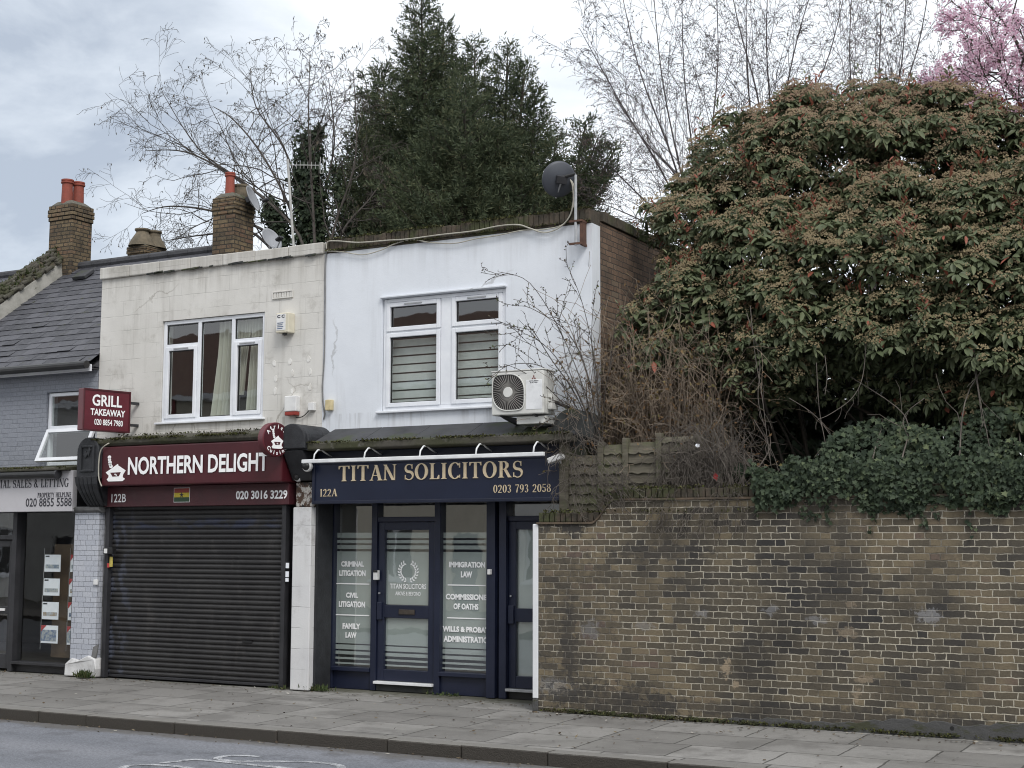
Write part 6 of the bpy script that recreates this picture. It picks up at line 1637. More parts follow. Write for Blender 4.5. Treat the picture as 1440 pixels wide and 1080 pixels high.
fillp, filla = np.concatenate(fillp), np.concatenate(filla); k = len(fillp)
add_leaves(lb, fillp, filla, unit(k) + np.array([0, 0, .8]), RG.uniform(.09, .15, k), RG.uniform(.035, .05, k), RG.random(k) * .6)
lb.build('crown', MT['photinia'], sh_)
cb = Bulk()
zc_ = (ctr - np.array([0, 0, HC])) @ fw; upx = 540 - FPX * ((ctr - np.array([0, 0, HC])) @ up) / zc_
hz = (ctr[:, 2] - ctr[:, 2].min()) / (ctr[:, 2].max() - ctr[:, 2].min())
has = RG.random(m_) < (.26 + .64 * hz)
cc, ca_ = ctr[has], axs[has]; q1, q2 = e1[has], e2[has]; k = len(cc); hc = hz[has]; Rr = RG.uniform(.065, .11, k); hu = RG.random(k)
for j in range(24):
    r = np.sqrt(RG.random(k)) * Rr; t = RG.random(k) * 6.283
    b0 = cc + (q1 * np.cos(t)[:, None] + q2 * np.sin(t)[:, None]) * r[:, None] + ca_ * (.035 + .035 * (1 - (r / Rr) ** 2) + RG.uniform(-.008, .012, k))[:, None]
    s_ = RG.uniform(.009, .0155, k)[:, None]
    V = np.stack([b0 + q1 * s_, b0 + q2 * s_, b0 - q1 * s_, b0 - q2 * s_, b0 + ca_ * s_ * 1.3], 1).reshape(-1, 3); kk = np.arange(k)[:, None] * 5
    cb.add(V, np.concatenate([kk + np.array([[i, (i + 1) % 4, 4]]) for i in range(4)]), np.repeat(np.clip(hc * .62 + hu * .22 + RG.random(k) * .3 - .08, 0, 1), 5))
cb.build('flower_buds', MT['corymb'], sh_)
tw = Twigs(); trunk0 = np.array([sbx, 18.0, .25])
for (px_, py_, rp2, Y) in lobes[:16]:
    e_ = np.array(P3(px_, py_, Y)); mid = trunk0 * .45 + e_ * .55 + np.array([0, .2, -.25])
    tw.curve([trunk0 + RG.normal(size=3) * .12, trunk0 * .8 + mid * .2 + RG.normal(size=3) * .1, mid, e_], .055, .012, [(7, 45, .30, .5, 4, .14, .03, .3), (4, 45, .45, .55, 3, .15, .02, .2)])
for a, c in (((1085, 500), (1250, 640)), ((1180, 560), (1330, 650)), ((1230, 640), (1330, 560)), ((1060, 540), (1130, 690))):
    tw.curve([P3(*a, 17.2), P3((a[0] + c[0]) / 2 + 12, (a[1] + c[1]) / 2, 17.3), P3(*c, 17.3)], .022, .012, [(3, 40, .3, .5, 3, .15, 0, .2)])
tw.build('trunk', MT['bark'], sh_, 6)

# ---- ivy hedge on and behind the wall
MT['ivy'] = leafmat('ivy_leaf', [(0, (0.022, 0.034, 0.021)), (.5, (0.044, 0.063, 0.037)), (.85, (0.071, 0.095, 0.051)), (1, (0.116, 0.137, 0.067))], .6, .12, .22)
def ivy_leaves(bk, Pn, out, size, tint):
    """five-lobed ivy leaves hanging tip down"""
    n = len(Pn); Nn = nrm(out + RG.normal(size=(n, 3)) * .45); A = nrm(np.array([0, 0, -1.0]) + RG.normal(size=(n, 3)) * .45); A = nrm(A - Nn * (A * Nn).sum(1, keepdims=True)); B = np.cross(Nn, A)
    sh2 = [(0, 0), (-.12, .42), (.18, .30), (.36, .55), (.55, .24), (1, 0), (.55, -.24), (.36, -.55), (.18, -.30), (-.12, -.42)]
    s_ = size[:, None]
    V = np.stack([Pn + A * s_ * a + B * s_ * c * 1.05 + Nn * s_ * (.10 * abs(c) - .12 * max(a, 0)) for a, c in sh2], 1).reshape(-1, 3); k = np.arange(n)[:, None] * 10
    bk.add(V, np.concatenate([k + np.array([[0, 1, 2, 3, 4, 5]]), k + np.array([[0, 5, 6, 7, 8, 9]])]) , np.repeat(tint, 10))
iv = thing('ivy', 'dark green ivy bank spilling over the top of the brick wall', 'ivy', (-3, 15.5, 2.4))
ib = Bulk()
def prof(x):   # height of the bank along the wall
    return 3.0 + .22 * np.sin(x * 1.7 + 1) + .14 * np.sin(x * 4.1) + np.clip((x + 5.4) * .25, -.25, .2)
n_ = 22000; xx = RG.uniform(-5.75, 3.2, n_); s_ = RG.random(n_)
hang = 2.43 + .10 * np.sin(xx * 2.3) + .09 * np.sin(xx * 5.9 + 2) + .05 * np.sin(xx * 13) - np.clip((xx + 4.3) * .05, 0, .08) + np.where(xx < -5.3, .25, 0)
zz = hang + (prof(xx) - hang) * s_; yy = 15.17 + .05 * RG.random(n_) + np.clip(zz - 2.5, 0, 1) ** 1.3 * .95 + RG.random(n_) * .16 * (zz > 2.5) - .10 * np.sin(xx * 6 + zz * 7) * (zz > 2.45)
# leaves gather in bunches with dark gaps between them
keep = (np.sin(xx * 7.3 + zz * 3.1) + np.sin(xx * 3.9 - zz * 9.7 + 1) + np.sin(zz * 13 + xx * 2) + RG.normal(size=n_) * .8) > np.where(zz > 2.62, -.62, -1.3)
xx, yy, zz = xx[keep], yy[keep], zz[keep]; n_ = len(xx)
clump = .75 + .5 * (np.sin(xx * 2.9 + zz * 4.3) * .5 + .5)
ivy_leaves(ib, np.stack([xx, yy, zz], 1), np.array([.05, -1, .55]) + np.zeros((n_, 3)), RG.uniform(.034, .070, n_) * clump, np.clip(RG.beta(2, 2.2, n_) - .12 + .24 * (np.sin(xx * 5.1 - zz * 3.7) * .5 + .5), 0, 1))
n_ = 9000; xx = RG.uniform(-5.25, 3.2, n_); zz = 2.40 + .055 * np.sin(xx * 5.3) + .05 * np.sin(xx * 11.9 + 2) + .03 * np.sin(xx * 27) + RG.random(n_) ** .8 * .48
ivy_leaves(ib, np.stack([xx, 15.10 + .10 * RG.random(n_) + .03 * np.sin(xx * 9 + zz * 5), zz], 1), np.array([.05, -1, .35]) + np.zeros((n_, 3)), RG.uniform(.032, .060, n_), RG.beta(2, 2.4, n_))
n_ = 5200; xx = RG.uniform(-6.0, 3.4, n_); zz = RG.uniform(2.2, 4.35, n_); yy = 17.5 + .35 * np.sin(xx * 2.1) + .3 * np.sin(zz * 3 + xx) + RG.random(n_) * .5
ok = (xx > -4.9) | (zz < 3.3); xx, yy, zz = xx[ok], yy[ok], zz[ok]; n_ = len(xx)
ivy_leaves(ib, np.stack([xx, yy, zz], 1), np.array([0, -1, .3]) + np.zeros((n_, 3)), RG.uniform(.08, .14, n_), RG.random(n_) * .5)
ib.build('leaves', MT['ivy'], iv)
tw = Twigs()
for i in range(16):
    x0 = RG.uniform(-5.6, 2.5); z0 = RG.uniform(2.5, 2.9); h = RG.uniform(.5, 1.6)
    tw.curve([(x0, 15.5, z0), (x0 + RG.normal() * .15, 15.8 + RG.random() * .5, z0 + h * .5), (x0 + RG.normal() * .5, 16.0 + RG.random() * .8, z0 + h)], .010, .005, [(3, 40, .35, .6, 4, .2, -.02, .2)])
for pth in ([(1055, 430), (1062, 500), (1072, 560), (1078, 610), (1084, 655)], [(1050, 440), (1068, 505), (1066, 560), (1075, 600)], [(1218, 480), (1213, 530), (1198, 560), (1168, 582), (1150, 590)], [(1368, 480), (1378, 560), (1390, 620), (1402, 690)], [(1364, 490), (1374, 540), (1382, 600)], [(1148, 510), (1152, 575), (1160, 620), (1166, 660)], [(1160, 500), (1163, 530), (1160, 555)],
            [(1110, 560), (1150, 588), (1185, 640)], [(1300, 560), (1270, 590), (1290, 640), (1310, 690)], [(1060, 590), (1088, 640), (1100, 690)]):
    tw.curve([P3(a, c, 15.95 - .12 * j) for j, (a, c) in enumerate(pth)], .0055, .0035, [(4, 35, .22, .6, 4, .2, -.08, .2)])
tr_ = Bulk()
for i in range(40):
    xt = RG.uniform(-5.2, 1.5); l = RG.uniform(.08, .42); nn = int(l * 34) + 2; dx_ = RG.normal() * .10; t = np.sort(RG.random(nn))
    q = np.stack([xt + dx_ * t + .02 * np.sin(t * 9 + i) + RG.normal(size=nn) * .014, np.full(nn, 15.195) + RG.random(nn) * .015, 2.44 - l * t], 1)
    ivy_leaves(tr_, q, np.array([0, -1, .25]) + np.zeros((nn, 3)), RG.uniform(.025, .055, nn), RG.random(nn))
    tw.curve([(xt, 15.21, 2.46), (xt + dx_ * .5, 15.205, 2.44 - l * .5), (xt + dx_, 15.205, 2.44 - l)], .004, .003, [(2, 40, .3, .7, 2, .2, -.05, .3)])
tr_.build('trailing_leaves', MT['ivy'], iv)
tw.build('stems', MT['bramble_grey'], iv, 4)['kind'] = 'stuff'
hb = thing('hedge', 'dark leafy hedge in the shade behind the evergreen shrub', 'hedge', (-2, 19.5, .3))
hk = Bulk(); n_ = 34000; xx = RG.uniform(-7.5, 5, n_); zz = RG.uniform(.6, 5.0, n_) - .5 * (xx < -6.3); yy = 19.2 + .4 * np.sin(xx * 1.7) + .3 * np.sin(zz * 2.3 + xx * 2) + RG.random(n_) * .9
add_leaves(hk, np.stack([xx, yy, zz], 1), unit(n_) + np.array([0, -.5, -.3]), unit(n_) + np.array([0, -1, .5]), RG.uniform(.14, .26, n_), RG.uniform(.09, .14, n_), RG.random(n_) * .8)
hk.build('crown', MT['ivy'], hb)
tw = Twigs()
for i in range(14): tw.curve([(-6.7 + i * .85, 19.6, .3), (-6.7 + i * .85 + RG.normal() * .1, 19.6, 2.4), (-6.7 + i * .85 + RG.normal() * .3, 19.6, 4.4)], .03, .01, [(5, 45, .25, .5, 3, .1, .02, .3)])
tw.build('trunk', MT['bark'], hb, 5)

# ---- tall dark conifers behind the flat roofs
MT['conifer'] = leafmat('conifer_sprays', [(0, (.026, .036, .023)), (.40, (.066, .086, .048)), (.75, (.106, .120, .066)), (1, (.160, .142, .080))], .7, .25, .2)
def conifer(label, stems, Yb, group=None, seed=1, dens=1.0):
    """stems: (top px, top py, base px, half width px at the foot)"""
    rg = np.random.default_rng(seed)
    bx_, bz_ = P(stems[0][2], 380, Yb)
    t = thing('conifer_tree', label, 'tree', (bx_, Yb, 0), group)
    bk = Bulk(); tws = Twigs()
    for (tx, ty, bx2, hw) in stems:
        Y = Yb + rg.normal() * .5
        T = np.array(P3(tx, ty, Y)); B = np.array(P3(bx2, 400, Y)); Zc = (B - np.array([0, 0, HC])) @ fw
        Rb = 1.08 * hw * Zc / FPX; H = T[2] - B[2]
        G0 = np.array([B[0], Y, 0.0])
        tws.a.append((G0, B, .16, .14)); tws.a.append((B, T, .10, .008))
        nb = int(88 * H * dens * (0.55 + .45 * min(1, Rb / 1.2)))
        f = rg.random(nb) ** .72                              # 0 apex .. 1 foot
        c0 = T + (B - T) * f[:, None]
        az = rg.random(nb) * 6.283
        L = Rb * (f ** .80) * np.where(rg.random(nb) < .10, rg.uniform(1.15, 1.5, nb), rg.uniform(.5, 1.08, nb)) + .10
        rise = rg.uniform(.05, .75, nb) + (1 - f) * .5
        d = nrm(np.stack([np.cos(az), np.sin(az), rise], 1)); e_ = c0 + d * L[:, None]
        add_b = (L > .3)
        for i in np.where(add_b)[0][:: 4]: tws.a.append((c0[i], e_[i], .012, .004))
        per = np.maximum(5, (L * 13).astype(int)); idx = np.repeat(np.arange(nb), per)
        s_ = rg.random(len(idx)) ** .62
        p = c0[idx] + d[idx] * (L[idx] * s_)[:, None] + np.stack([np.zeros(len(idx)), np.zeros(len(idx)), -.10 * s_ * L[idx]], 1)
        # flat fan of shoots off each branch
        side = nrm(np.cross(d[idx], np.array([0, 0, 1.0]))); sg = rg.choice([-1, 1], len(idx))[:, None]
        sd = nrm(d[idx] * .8 + side * sg * rg.uniform(.2, 1.0, (len(idx), 1)) + rg.normal(size=(len(idx), 3)) * .22 + np.array([0, 0, .12]))
        sl = rg.uniform(.14, .34, len(idx)) * (1.1 - .4 * s_)
        hue = np.clip(rg.normal(.36, .13, nb), 0, 1)[idx]
        for k in range(6):
            u = (k + .5) / 6; q = p + sd * (sl * u)[:, None]
            w2 = nrm(np.cross(sd, rg.normal(size=sd.shape))); dd = nrm(sd * .85 + w2 * .75)
            add_cards(bk, q, dd, rg.normal(size=dd.shape), rg.uniform(.06, .125, len(idx)), rg.uniform(.014, .030, len(idx)), np.clip(hue + rg.normal(size=len(idx)) * .16 + .14 * u, 0, 1))
    bk.build('crown', MT['conifer'], t); tws.build('trunk', MT['bark'], t, 5)
    return t
CG = 'dark conifers behind the flat roofs'
conifer('tallest dark conifer with a ragged pointed top behind the white parapet', [(592, -34, 598, 105), (596, 50, 600, 150), (536, 88, 566, 80), (624, 26, 612, 70), (514, 112, 556, 60), (648, 96, 630, 90)], 24.2, CG, 1)
conifer('middle dark conifer with two short pointed leaders beside the tallest one', [(668, 56, 664, 95), (714, 62, 704, 95), (738, 92, 712, 70)], 25.0, CG, 2)
conifer('right hand conifer with branch ends feathering out beyond the dark dish', [(752, 130, 738, 95), (784, 190, 750, 55), (824, 172, 780, 42), (868, 204, 762, 62), (860, 232, 750, 60), (842, 190, 765, 50)], 23.8, CG, 3)
conifer('low left hand conifer rising from the join of the two parapets', [(506, 170, 530, 75), (478, 236, 520, 48), (556, 215, 560, 80)], 23.0, CG, 4)
conifer('broad lighter brownish green conifer low in front of the tallest ones', [(655, 118, 650, 130), (610, 180, 606, 110), (700, 190, 700, 105), (735, 235, 725, 80), (640, 250, 640, 100)], 22.6, CG, 5)

# ---- bare deciduous tree with ivy-clad stems behind the cream parapet
BY = 22.0
bt = thing('bare_tree', 'leafless spreading tree with ivy-clad stems behind the cream parapet', 'tree', P3(440, 420, BY)[:2] + (0,))
tw = Twigs(); SP = [(13, 42, .36, .5, 7, .16, -.01, .25), (6, 48, .42, .55, 6, .2, -.05, .2), (5, 48, .5, .6, 4, .24, -.09, .2)]
limbs = [[(440, 420), (420, 330), (350, 262), (280, 210), (228, 130)], [(440, 420), (415, 320), (330, 250), (262, 214), (205, 212)], [(445, 420), (430, 300), (400, 210), (360, 150), (352, 96)],
         [(446, 420), (440, 290), (434, 180), (436, 72)], [(450, 420), (455, 290), (470, 200), (462, 110)], [(440, 420), (395, 340), (310, 300), (240, 290), (200, 300)], [(448, 420), (470, 320), (500, 220), (497, 100)],
         [(440, 420), (410, 300), (370, 220), (330, 170), (300, 150)], [(430, 420), (360, 330), (290, 330), (225, 340)], [(452, 420), (480, 330), (520, 280), (540, 250)]]
for i, lm in enumerate(limbs):
    pts = [P3(a, c, BY + (i % 3 - 1) * .7 + .25 * j) for j, (a, c) in enumerate(lm)]
    tw.curve(pts, .042, .007, SP)
tw.a.append((np.array([P(440, 420, BY)[0], BY, 0.0]), np.array(P3(440, 420, BY)), .2, .16))
tw.build('trunk', MT['twig'], bt, 4, .0032)
tips = np.array([q[0] for q in tw.tips]); lv = np.array([q[2] for q in tw.tips]); sel = (RG.random(len(tips)) < .30)
ck = Bulk(); k = sel.sum(); add_cards(ck, tips[sel], np.array([0, 0, -1.0]) + RG.normal(size=(k, 3)) * .35, unit(k), RG.uniform(.05, .11, k), RG.uniform(.018, .03, k), RG.random(k))
ck.build('catkins', leafmat('dry_catkins', [(0, (.05, .04, .03)), (1, (.10, .085, .06))], .9, 0), bt)
ib2 = Bulk()
for (pts, sp_, n_) in (([(432, 200), (438, 250), (442, 300), (446, 350)], 26, 3400), ([(375, 290), (390, 310), (398, 345)], 16, 1100), ([(418, 240), (425, 300), (425, 350)], 16, 1200), ([(470, 250), (490, 300), (500, 340)], 12, 500), ([(452, 180), (442, 205)], 10, 220)):
    q = np.array([P3(a, c, BY + .1) for a, c in pts]); t = RG.random(n_) * (len(q) - 1.001); i = t.astype(int); f = (t - i)[:, None]
    c0 = q[i] * (1 - f) + q[i + 1] * f; u_ = unit(n_); rr_ = sp_ * 25.5 / FPX
    pp = c0 + u_ * (RG.random((n_, 1)) ** .5) * rr_ * np.array([1, 1, 1.6]); add_leaves(ib2, pp, unit(n_) + np.array([0, 0, -.5]), u_ + np.array([0, -.3, .3]), RG.uniform(.06, .12, n_), RG.uniform(.05, .085, n_), RG.random(n_) * .85)
ib2.build('ivy_leaves', MT['ivy'], bt)

# ---- birches with fine upright twigs
def birch(label, lims, Y, seed):
    bx_ = P(lims[0][0][0], 360, Y)[0]
    t = thing('birch_tree', label, 'tree', (bx_, Y, 0), 'bare birches')
    tw = Twigs(); SPB = [(14, 28, .36, .40, 7, .08, .04, .12), (7, 34, .46, .55, 6, .13, -.04, .12), (3, 38, .5, .7, 5, .17, -.12, .25)]
    for lm in lims:
        pts = [P3(a, c, Y + RG.normal() * .5) for a, c in lm]; tw.curve(pts, .024, .005, SPB)
    b0 = np.array(P3(lims[0][0][0], lims[0][0][1], Y)); tw.a.append((np.array([bx_, Y, 0]), b0, .14, .09))
    tw.build('trunk', MT['birch_twig'], t, 3, .0026)
    A = np.array([x[1] for x in tw.a]); r1 = np.array([x[3] for x in tw.a]); sel = (r1 < .006) & (RG.random(len(A)) < .38); k = sel.sum()
    ck = Bulk(); add_cards(ck, A[sel], unit(k) + np.array([0, 0, -.6]), unit(k), RG.uniform(.025, .06, k), RG.uniform(.010, .018, k), RG.random(k))
    ck.build('buds', leafmat('birch_buds', [(0, (.06, .045, .04)), (1, (.11, .085, .065))], .9, 0), t)
birch('bare birch fanning out to the left above the evergreen shrub', [[(985, 350), (930, 240), (870, 140), (815, 40)], [(985, 350), (945, 220), (900, 100), (870, -30)], [(985, 350), (955, 230), (930, 100), (915, -60)], [(990, 350), (975, 220), (962, 100), (958, -60)], [(980, 355), (915, 290), (860, 235), (822, 190)], [(980, 360), (920, 320), (880, 300), (845, 285)], [(990, 350), (1000, 200), (1010, 80), (1005, -60)], [(985, 350), (960, 260), (900, 190), (850, 110)]], 21.5, 1)
birch('bare upright birch in the middle of the sky right of the conifers', [[(1085, 330), (1085, 180), (1078, 60), (1082, -70)], [(1085, 330), (1070, 160), (1040, 40), (1020, -60)], [(1085, 330), (1100, 170), (1120, 60), (1150, -40)], [(1090, 330), (1120, 190), (1165, 80), (1190, -20)], [(1085, 330), (1060, 190), (1050, 80), (1050, -50)]], 22.5, 2)
birch('bare birch with thin spreading twigs near the pink blossom', [[(1225, 330), (1232, 180), (1238, 60), (1240, -60)], [(1225, 330), (1250, 190), (1290, 70), (1310, -40)], [(1225, 330), (1250, 220), (1300, 150), (1335, 110)], [(1222, 330), (1205, 190), (1195, 80), (1200, -50)], [(1225, 330), (1240, 200), (1268, 90), (1275, -50)]], 22.0, 3)

# ---- blossom tree at the right edge
BLY = 18.4
bl = thing('blossom_tree', 'pink flowering cherry plum at the top right edge of the photo', 'tree', P3(1520, 400, BLY)[:2] + (0,))
tw = Twigs(); SPC = [(9, 42, .40, .5, 6, .14, .03, .2), (6, 45, .45, .55, 5, .16, .0, .2), (3, 40, .5, .6, 3, .15, .02, .2)]
for lm in ([(1520, 400), (1490, 220), (1440, 120), (1385, 100)], [(1520, 400), (1480, 200), (1430, 60), (1375, -10)], [(1520, 400), (1500, 200), (1470, 60), (1440, -40)], [(1520, 400), (1460, 230), (1410, 150), (1362, 125)], [(1520, 400), (1450, 240), (1420, 180), (1380, 160)], [(1530, 400), (1540, 180), (1560, 40)], [(1520, 400), (1470, 200), (1410, 110), (1400, 40)]):
    tw.curve([P3(a, c, BLY + .3 * j) for j, (a, c) in enumerate(lm)], .05, .010, SPC)
tw.a.append((np.array([P(1520, 400, BLY)[0], BLY, 0]), np.array(P3(1520, 400, BLY)), .18, .14))
tw.build('trunk', MT['bark'], bl, 4, .005)
A = np.array([x[1] for x in tw.a]); r1 = np.array([x[3] for x in tw.a])
prj = np.stack([720 + FPX * ((A - [0, 0, HC]) @ rt) / ((A - [0, 0, HC]) @ fw), 540 - FPX * ((A - [0, 0, HC]) @ up) / ((A - [0, 0, HC]) @ fw)], 1)
sel = np.where(r1 < .011)[0]; ce = A[sel]; pb_ = Bulk(); ce = ce[RG.random(len(ce)) < .40]
idx = np.repeat(np.arange(len(ce)), 11); q = ce[idx] + RG.normal(size=(len(idx), 3)) * .038
for k in range(2):
    add_cards(pb_, q, unit(len(q)), unit(len(q)), RG.uniform(.022, .036, len(q)), RG.uniform(.02, .032, len(q)), RG.random(len(q)))
pb_.build('blossom', leafmat('pink_petals', [(0, (.60, .34, .46)), (.5, (.78, .56, .67)), (1, (.88, .77, .83))], .7, .45, .2), bl)

# ---- bramble thicket, arching shrub, ivy stems in front of the fence
def thicket(name, label, cat, xs_, ys_, zbase, hts, n, m, r=(.004, .009), lean=.35, kids=(3, 45, .35, .6, 4, .2, -.06, .25), seed=0, parent=None):
    t = parent or thing(name, label, cat, ((xs_[0] + xs_[1]) / 2, (ys_[0] + ys_[1]) / 2, zbase)); tw = Twigs()
    for i in range(n):
        x0 = RG.uniform(*xs_); y0 = RG.uniform(*ys_); h = RG.uniform(*hts); l = RG.normal() * lean; ly = RG.normal() * .2
        tw.curve([(x0, y0, zbase), (x0 + l * .35 + RG.normal() * .06, y0 + ly * .3, zbase + h * .5), (x0 + l * .9, y0 + ly * .8, zbase + h * .95), (x0 + l * 1.35 + RG.normal() * .1, y0 + ly, zbase + h * RG.uniform(.72, 1.02))], RG.uniform(*r), .003, [kids], 0, 5)
    tw.build('stems', m, t, 3, .0032); return t, tw
x0, x1 = P(838, 620, 16.6)[0], P(1000, 620, 16.6)[0]
th, _t = thicket('bramble', 'tangle of dry brown bramble canes against the brick flank wall', 'bramble', (x0 + .05, x1), (15.9, 17.4), 1.9, (1.2, 3.1), 520, MT['bramble'])
_t2 = Twigs()
for i in range(170):
    px_ = RG.uniform(838, 1010); Yq = RG.uniform(15.75, 16.5); xq_, zq_ = P(px_, 640, Yq); hq = RG.uniform(.6, 2.1); l = RG.normal() * .22
    _t2.curve([(xq_, Yq, 2.2), (xq_ + l * .4, Yq, 2.2 + hq * .6), (xq_ + l, Yq - .05, 2.2 + hq), (xq_ + l * 1.7 + RG.normal() * .12, Yq - .1, 2.2 + hq * RG.uniform(.75, 1.1))], RG.uniform(.003, .007), .0028, [(5, 45, .3, .6, 4, .22, -.05, .2), (2, 45, .4, .7, 3, .2, -.03, .3)])
_t2.build('stems', MT['bramble'], th, 3, .003)
lv_ = Bulk(); A = np.array([x[1] for x in _t.a + _t2.a]); A = A[(RG.random(len(A)) < .22)]; k = len(A)
add_cards(lv_, A, unit(k) + np.array([0, 0, -.3]), unit(k), RG.uniform(.03, .07, k), RG.uniform(.02, .04, k), RG.random(k))
lv_.build('dead_leaves', leafmat('withered_leaves', [(0, (.10, .055, .03)), (.6, (.20, .13, .07)), (1, (.15, .14, .06))], .9, .2, .1), th)
x0, x1 = P(955, 640, 15.5)[0], P(1040, 640, 15.5)[0]
g_, _t = thicket('dead_creeper', 'grey brown curtain of dead creeper stems hanging over the fence', 'creeper', (x0, x1), (15.42, 15.62), 2.35, (.35, 1.0), 120, MT['bramble_grey'], (.003, .007), .16, (4, 30, .5, .7, 4, .2, -.10, .2))
tw = Twigs()
for i in range(130):
    xx = RG.uniform(x0 - .25, x1 + .15); zt = RG.uniform(2.7, 3.2); zb_ = RG.uniform(2.05, 2.5)
    tw.curve([(xx, 15.5, zt), (xx + RG.normal() * .07, 15.38, zt * .6 + zb_ * .4), (xx + RG.normal() * .10, 15.18, zb_)], .0045, .003, [(3, 35, .35, .7, 4, .2, -.08, .2)])
tw.build('hanging_stems', MT['bramble_grey'], g_, 3, .0032)
tag(MB().lathe([(.0, 0), (.024, .004), (.026, .010), (.0, .014)], P3(981, 627, 15.36), (.2, -1, .3), 14).build('paper_scrap', MT['paper']), 'pale round scrap caught in the dead creeper stems', 'litter')
tag(MB().add([P3(1004, 664, 15.3), P3(1010, 668, 15.27), P3(1008, 677, 15.3), P3(1003, 673, 15.31)], [(0, 1, 2, 3)]).build('crisp_packet', red_st), 'small red wrapper caught in the dead creeper stems', 'litter')
# wispy shrub arching across the white wall
ash = thing('arching_shrub', 'bare arching shrub with budding shoots in front of the white wall', 'shrub', P3(838, 640, 15.75))
tw = Twigs(); SPA = [(6, 38, .26, .6, 6, .13, .02, .12), (2, 40, .42, .7, 4, .16, .0, .25)]
for lm in ([(842, 640), (825, 560), (790, 470), (745, 398), (700, 382)], [(842, 640), (830, 540), (800, 470), (750, 435), (728, 430)], [(845, 640), (838, 520), (820, 430), (800, 378)], [(842, 640), (815, 580), (770, 520), (722, 512), (690, 530)], [(842, 640), (820, 570), (780, 500), (740, 470), (722, 480)],
           [(840, 640), (810, 590), (770, 545), (730, 520), (708, 512)], [(845, 640), (840, 560), (832, 480), (835, 420)], [(842, 640), (812, 560), (775, 505), (745, 460), (733, 470), (728, 500)], [(838, 640), (800, 600), (775, 590), (752, 605)], [(846, 640), (850, 560), (860, 500), (866, 440)], [(842, 640), (828, 590), (800, 520), (790, 470), (783, 440)]):
    tw.curve([P3(a, c, 15.72 - .11 * j) for j, (a, c) in enumerate(lm)], .0075, .0028, SPA)
tw.build('stems', MT['twig'], ash, 4, .0032)
A = np.array([x[1] for x in tw.a]); r1 = np.array([x[3] for x in tw.a]); sel = (r1 < .0055) & (RG.random(len(A)) < .62); k = sel.sum()
bb = Bulk(); add_cards(bb, A[sel], unit(k) + np.array([0, 0, .3]), unit(k), RG.uniform(.02, .045, k), RG.uniform(.012, .026, k), RG.random(k))
bb.build('buds', leafmat('budding_leaves', [(0, (.05, .035, .03)), (.6, (.08, .06, .04)), (1, (.12, .15, .05))], .8, .2), ash)
# loose twigs hanging round the mossy bracket and over the end of the sign
tw = Twigs()
for i in range(46):
    a, c = RG.uniform(770, 845), RG.uniform(570, 650); l = RG.uniform(20, 70); t = RG.uniform(.3, 2.9)
    tw.curve([P3(a, c, 15.42), P3(a - l * .5 * math.cos(t), c + l * .4 * math.sin(t), 15.36), P3(a - l * math.cos(t) * .8 + 8, c + l * math.sin(t), 15.34)], .004, .0028, [(3, 40, .4, .7, 3, .2, -.03, .2)])
for i in range(60):
    a, c = RG.uniform(800, 870), RG.uniform(640, 700); l = RG.uniform(20, 60); t = RG.uniform(.2, 2.9)
    tw.curve([P3(a, c, 15.35), P3(a - l * .5 * math.cos(t), c + l * .4 * math.sin(t), 15.18), P3(a - l * math.cos(t) * .8 + 8, min(c + l * math.sin(t), 735), 15.16)], .004, .0028, [(3, 40, .4, .7, 3, .2, -.03, .2)])
tag(tw.build('dead_creeper', MT['bramble_grey'], None, 3, .003), 'grey creeper twigs tangled round the fence post and mossy bracket', 'creeper')

# ---- weeds, moss and litter at the foot of the buildings
wd_m = leafmat('weed_leaf', [(0, (.045, .070, .022)), (.6, (.075, .105, .035)), (1, (.14, .13, .06))], .7, .3)
def weed(label, px_, py_, Y, n, h, spread):
    x_ = P(px_, py_, Y)[0]; t = thing('weed', label, 'weed', (x_, Y, 0.0), 'weeds growing at the foot of the shopfronts'); bk = Bulk()
    q = np.stack([x_ + RG.normal(size=n) * spread, Y + RG.normal(size=n) * spread * .35, np.full(n, -.004)], 1)
    add_leaves(bk, q, np.stack([RG.normal(size=n) * .55, RG.normal(size=n) * .45 - .1, np.ones(n)], 1), unit(n) + np.array([0, -.6, 0]), RG.uniform(.4, 1.1, n) * h, RG.uniform(.008, .022, n), RG.random(n), .2, .25)
    bk.build('leaves', wd_m, t)
weed('tuft of green weeds at the broken foot of the glazed pier', 117, 950, 15.50, 150, .13, .07)
weed('sprawling weeds at the foot of the white block pier', 446, 968, 15.72, 110, .10, .10)
weed('thin weeds under the right end of the roller shutter', 392, 966, 15.66, 40, .07, .09)
weed('sparse weeds at the navy panel beside the glazed door', 628, 977, 16.02, 45, .06, .10)
w_ = thing('weed', 'bright green weed growing on top of the brick wall before the fence', 'weed', P3(882, 692, 15.3)); bk = Bulk(); n_ = 90
q = np.array(P3(882, 694, 15.3)) + RG.normal(size=(n_, 3)) * np.array([.16, .04, .02]); add_leaves(bk, q, unit(n_) + np.array([0, -.2, .7]), unit(n_) + np.array([0, -.6, .4]), RG.uniform(.04, .09, n_), RG.uniform(.03, .05, n_), RG.random(n_)); bk.build('leaves', wd_m, w_)
lt_ = Bulk(); n_ = 1500; xx = RG.uniform(-19, 0, n_); a = RG.random(n_)
yy = np.where(a < .40, 15.1 - RG.exponential(.18, n_), np.where(a < .7, RG.uniform(12.75, 15.6, n_), 12.48 - RG.exponential(.09, n_))); yy = np.where((xx < -8.1) & (a < .40), yy + .55, yy)
zz = np.where(yy > 12.6, -.048 + (yy - 12.7) * .0133 + .006, -.172)
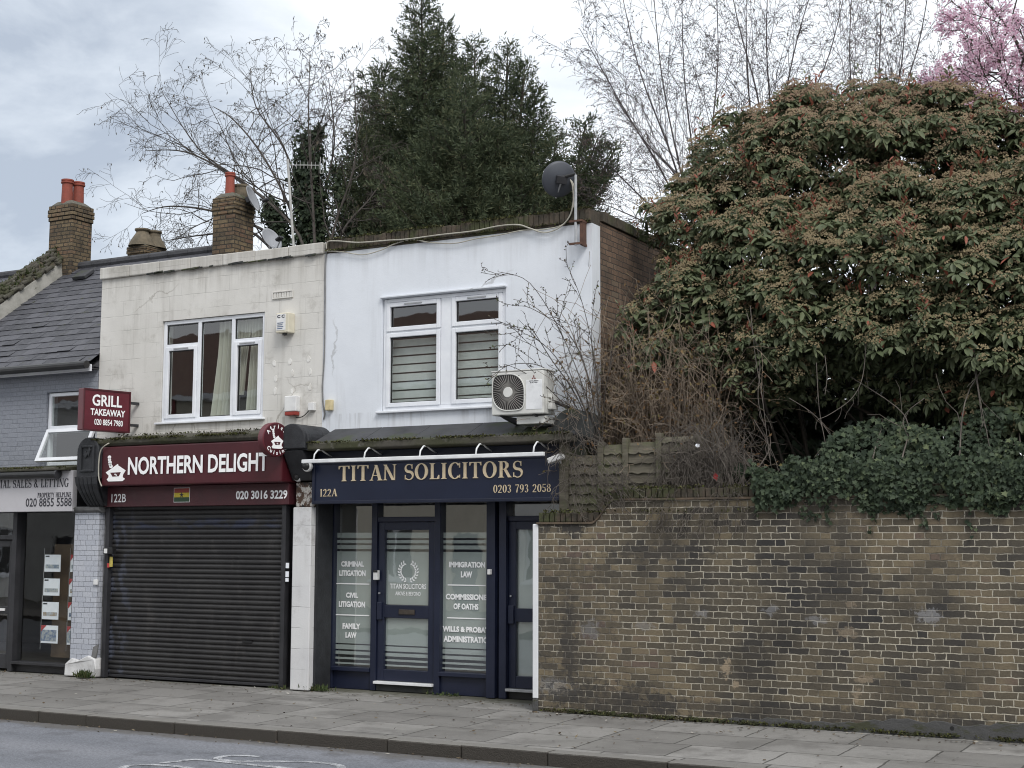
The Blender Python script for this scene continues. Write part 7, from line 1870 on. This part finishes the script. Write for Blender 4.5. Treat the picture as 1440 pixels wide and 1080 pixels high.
add_cards(lt_, np.stack([xx, yy, zz], 1), np.stack([RG.normal(size=n_), RG.normal(size=n_), np.abs(RG.normal(size=n_)) * .12], 1), np.array([0, 0, 1.0]) + RG.normal(size=(n_, 3)) * .25, RG.uniform(.015, .06, n_), RG.uniform(.012, .035, n_), RG.random(n_))
lo = lt_.build('leaf_litter', leafmat('fallen_bits', [(0, (.035, .025, .018)), (.5, (.09, .065, .04)), (.85, (.17, .14, .09)), (1, (.42, .40, .36))], .9, 0)); lo['kind'] = 'stuff'
gr_ = Bulk(); n_ = 900; x_ = RG.uniform(-22, -16.2, n_); 
sg_ = RG.random(n_) * rl_; wq = RG.uniform(-.30, .06, n_)
q = np.array([pt(XR + wq[i], sg_[i], .42 - .9 * abs(wq[i] + .08)) for i in range(n_)]); add_leaves(gr_, q, np.stack([RG.normal(size=n_) * .5, RG.normal(size=n_) * .4 - .2, np.ones(n_)], 1), unit(n_), RG.uniform(.04, .13, n_), RG.uniform(.012, .03, n_), RG.random(n_), .2, .3)
ms_p = gr_.build('grass', wd_m, eb); ms_p['kind'] = 'stuff'
mo = MB(); rr = random.Random(3)
for i in range(260):
    s0 = rr.random() * rl_; wv = rr.uniform(-.24, .10); mo.obox(pt(XR + wv, s0, .43 - 1.05 * abs(wv + .08)), (rr.uniform(.03, .08), 0, 0), (0, uy * rr.uniform(.04, .1), uz * .07), (0, ny * .03, nz * .03))
mo_ = mo.build('moss', MT['moss_ledge'], eb, bevel=.02); mo_['kind'] = 'stuff'

def moss_strip(parent, x0, x1, y, z, n, dy=.02, dz=.012):
    """little cushions of moss and dirt along a ledge"""
    bk = Bulk(); cx = RG.uniform(x0, x1, n); keep = (np.sin(cx * 4.7) + np.sin(cx * 11.3 + 1) + RG.normal(size=n) * .7) > -.5; cx = cx[keep]; n = len(cx)
    q = np.stack([cx, y + RG.normal(size=n) * dy, z + RG.normal(size=n) * dz * .6], 1)
    add_cards(bk, q, np.stack([RG.normal(size=n), RG.normal(size=n) - .4, np.abs(RG.normal(size=n)) * .7], 1), unit(n), RG.uniform(.012, .04, n), RG.uniform(.012, .03, n), RG.random(n))
    o = bk.build('moss', MT['moss_leaf'], parent); o['kind'] = 'stuff'
MT['moss_leaf'] = leafmat('moss_tufts', [(0, (.030, .028, .018)), (.5, (.055, .055, .026)), (.8, (.085, .095, .030)), (1, (.13, .115, .07))], .95, .1, .1)
moss_strip(nb, -15.5, -12.0, 15.39, 3.455, 2600); moss_strip(nb, -15.5, -12.0, 15.99, 3.56, 700)
moss_strip(tb, -11.6, -7.65, 15.43, 3.292, 2600); moss_strip(eb, -20, -16.0, 15.40, 3.075, 1400)
moss_strip(tb, -11.7, -7.6, 15.98, 6.19, 2200, .03, .01); moss_strip(tb, -11.7, -7.6, 15.96, 6.03, 900, .01, .01); moss_strip(gw, -7.9, -5.0, 15.25, 2.33, 900, .06, .02); moss_strip(gw, -7.0, -4.8, 15.26, 2.60, 900, .06, .02)
moss_strip(gw, -7.9, 0.5, 15.19, .008, 2600, .018, .012)
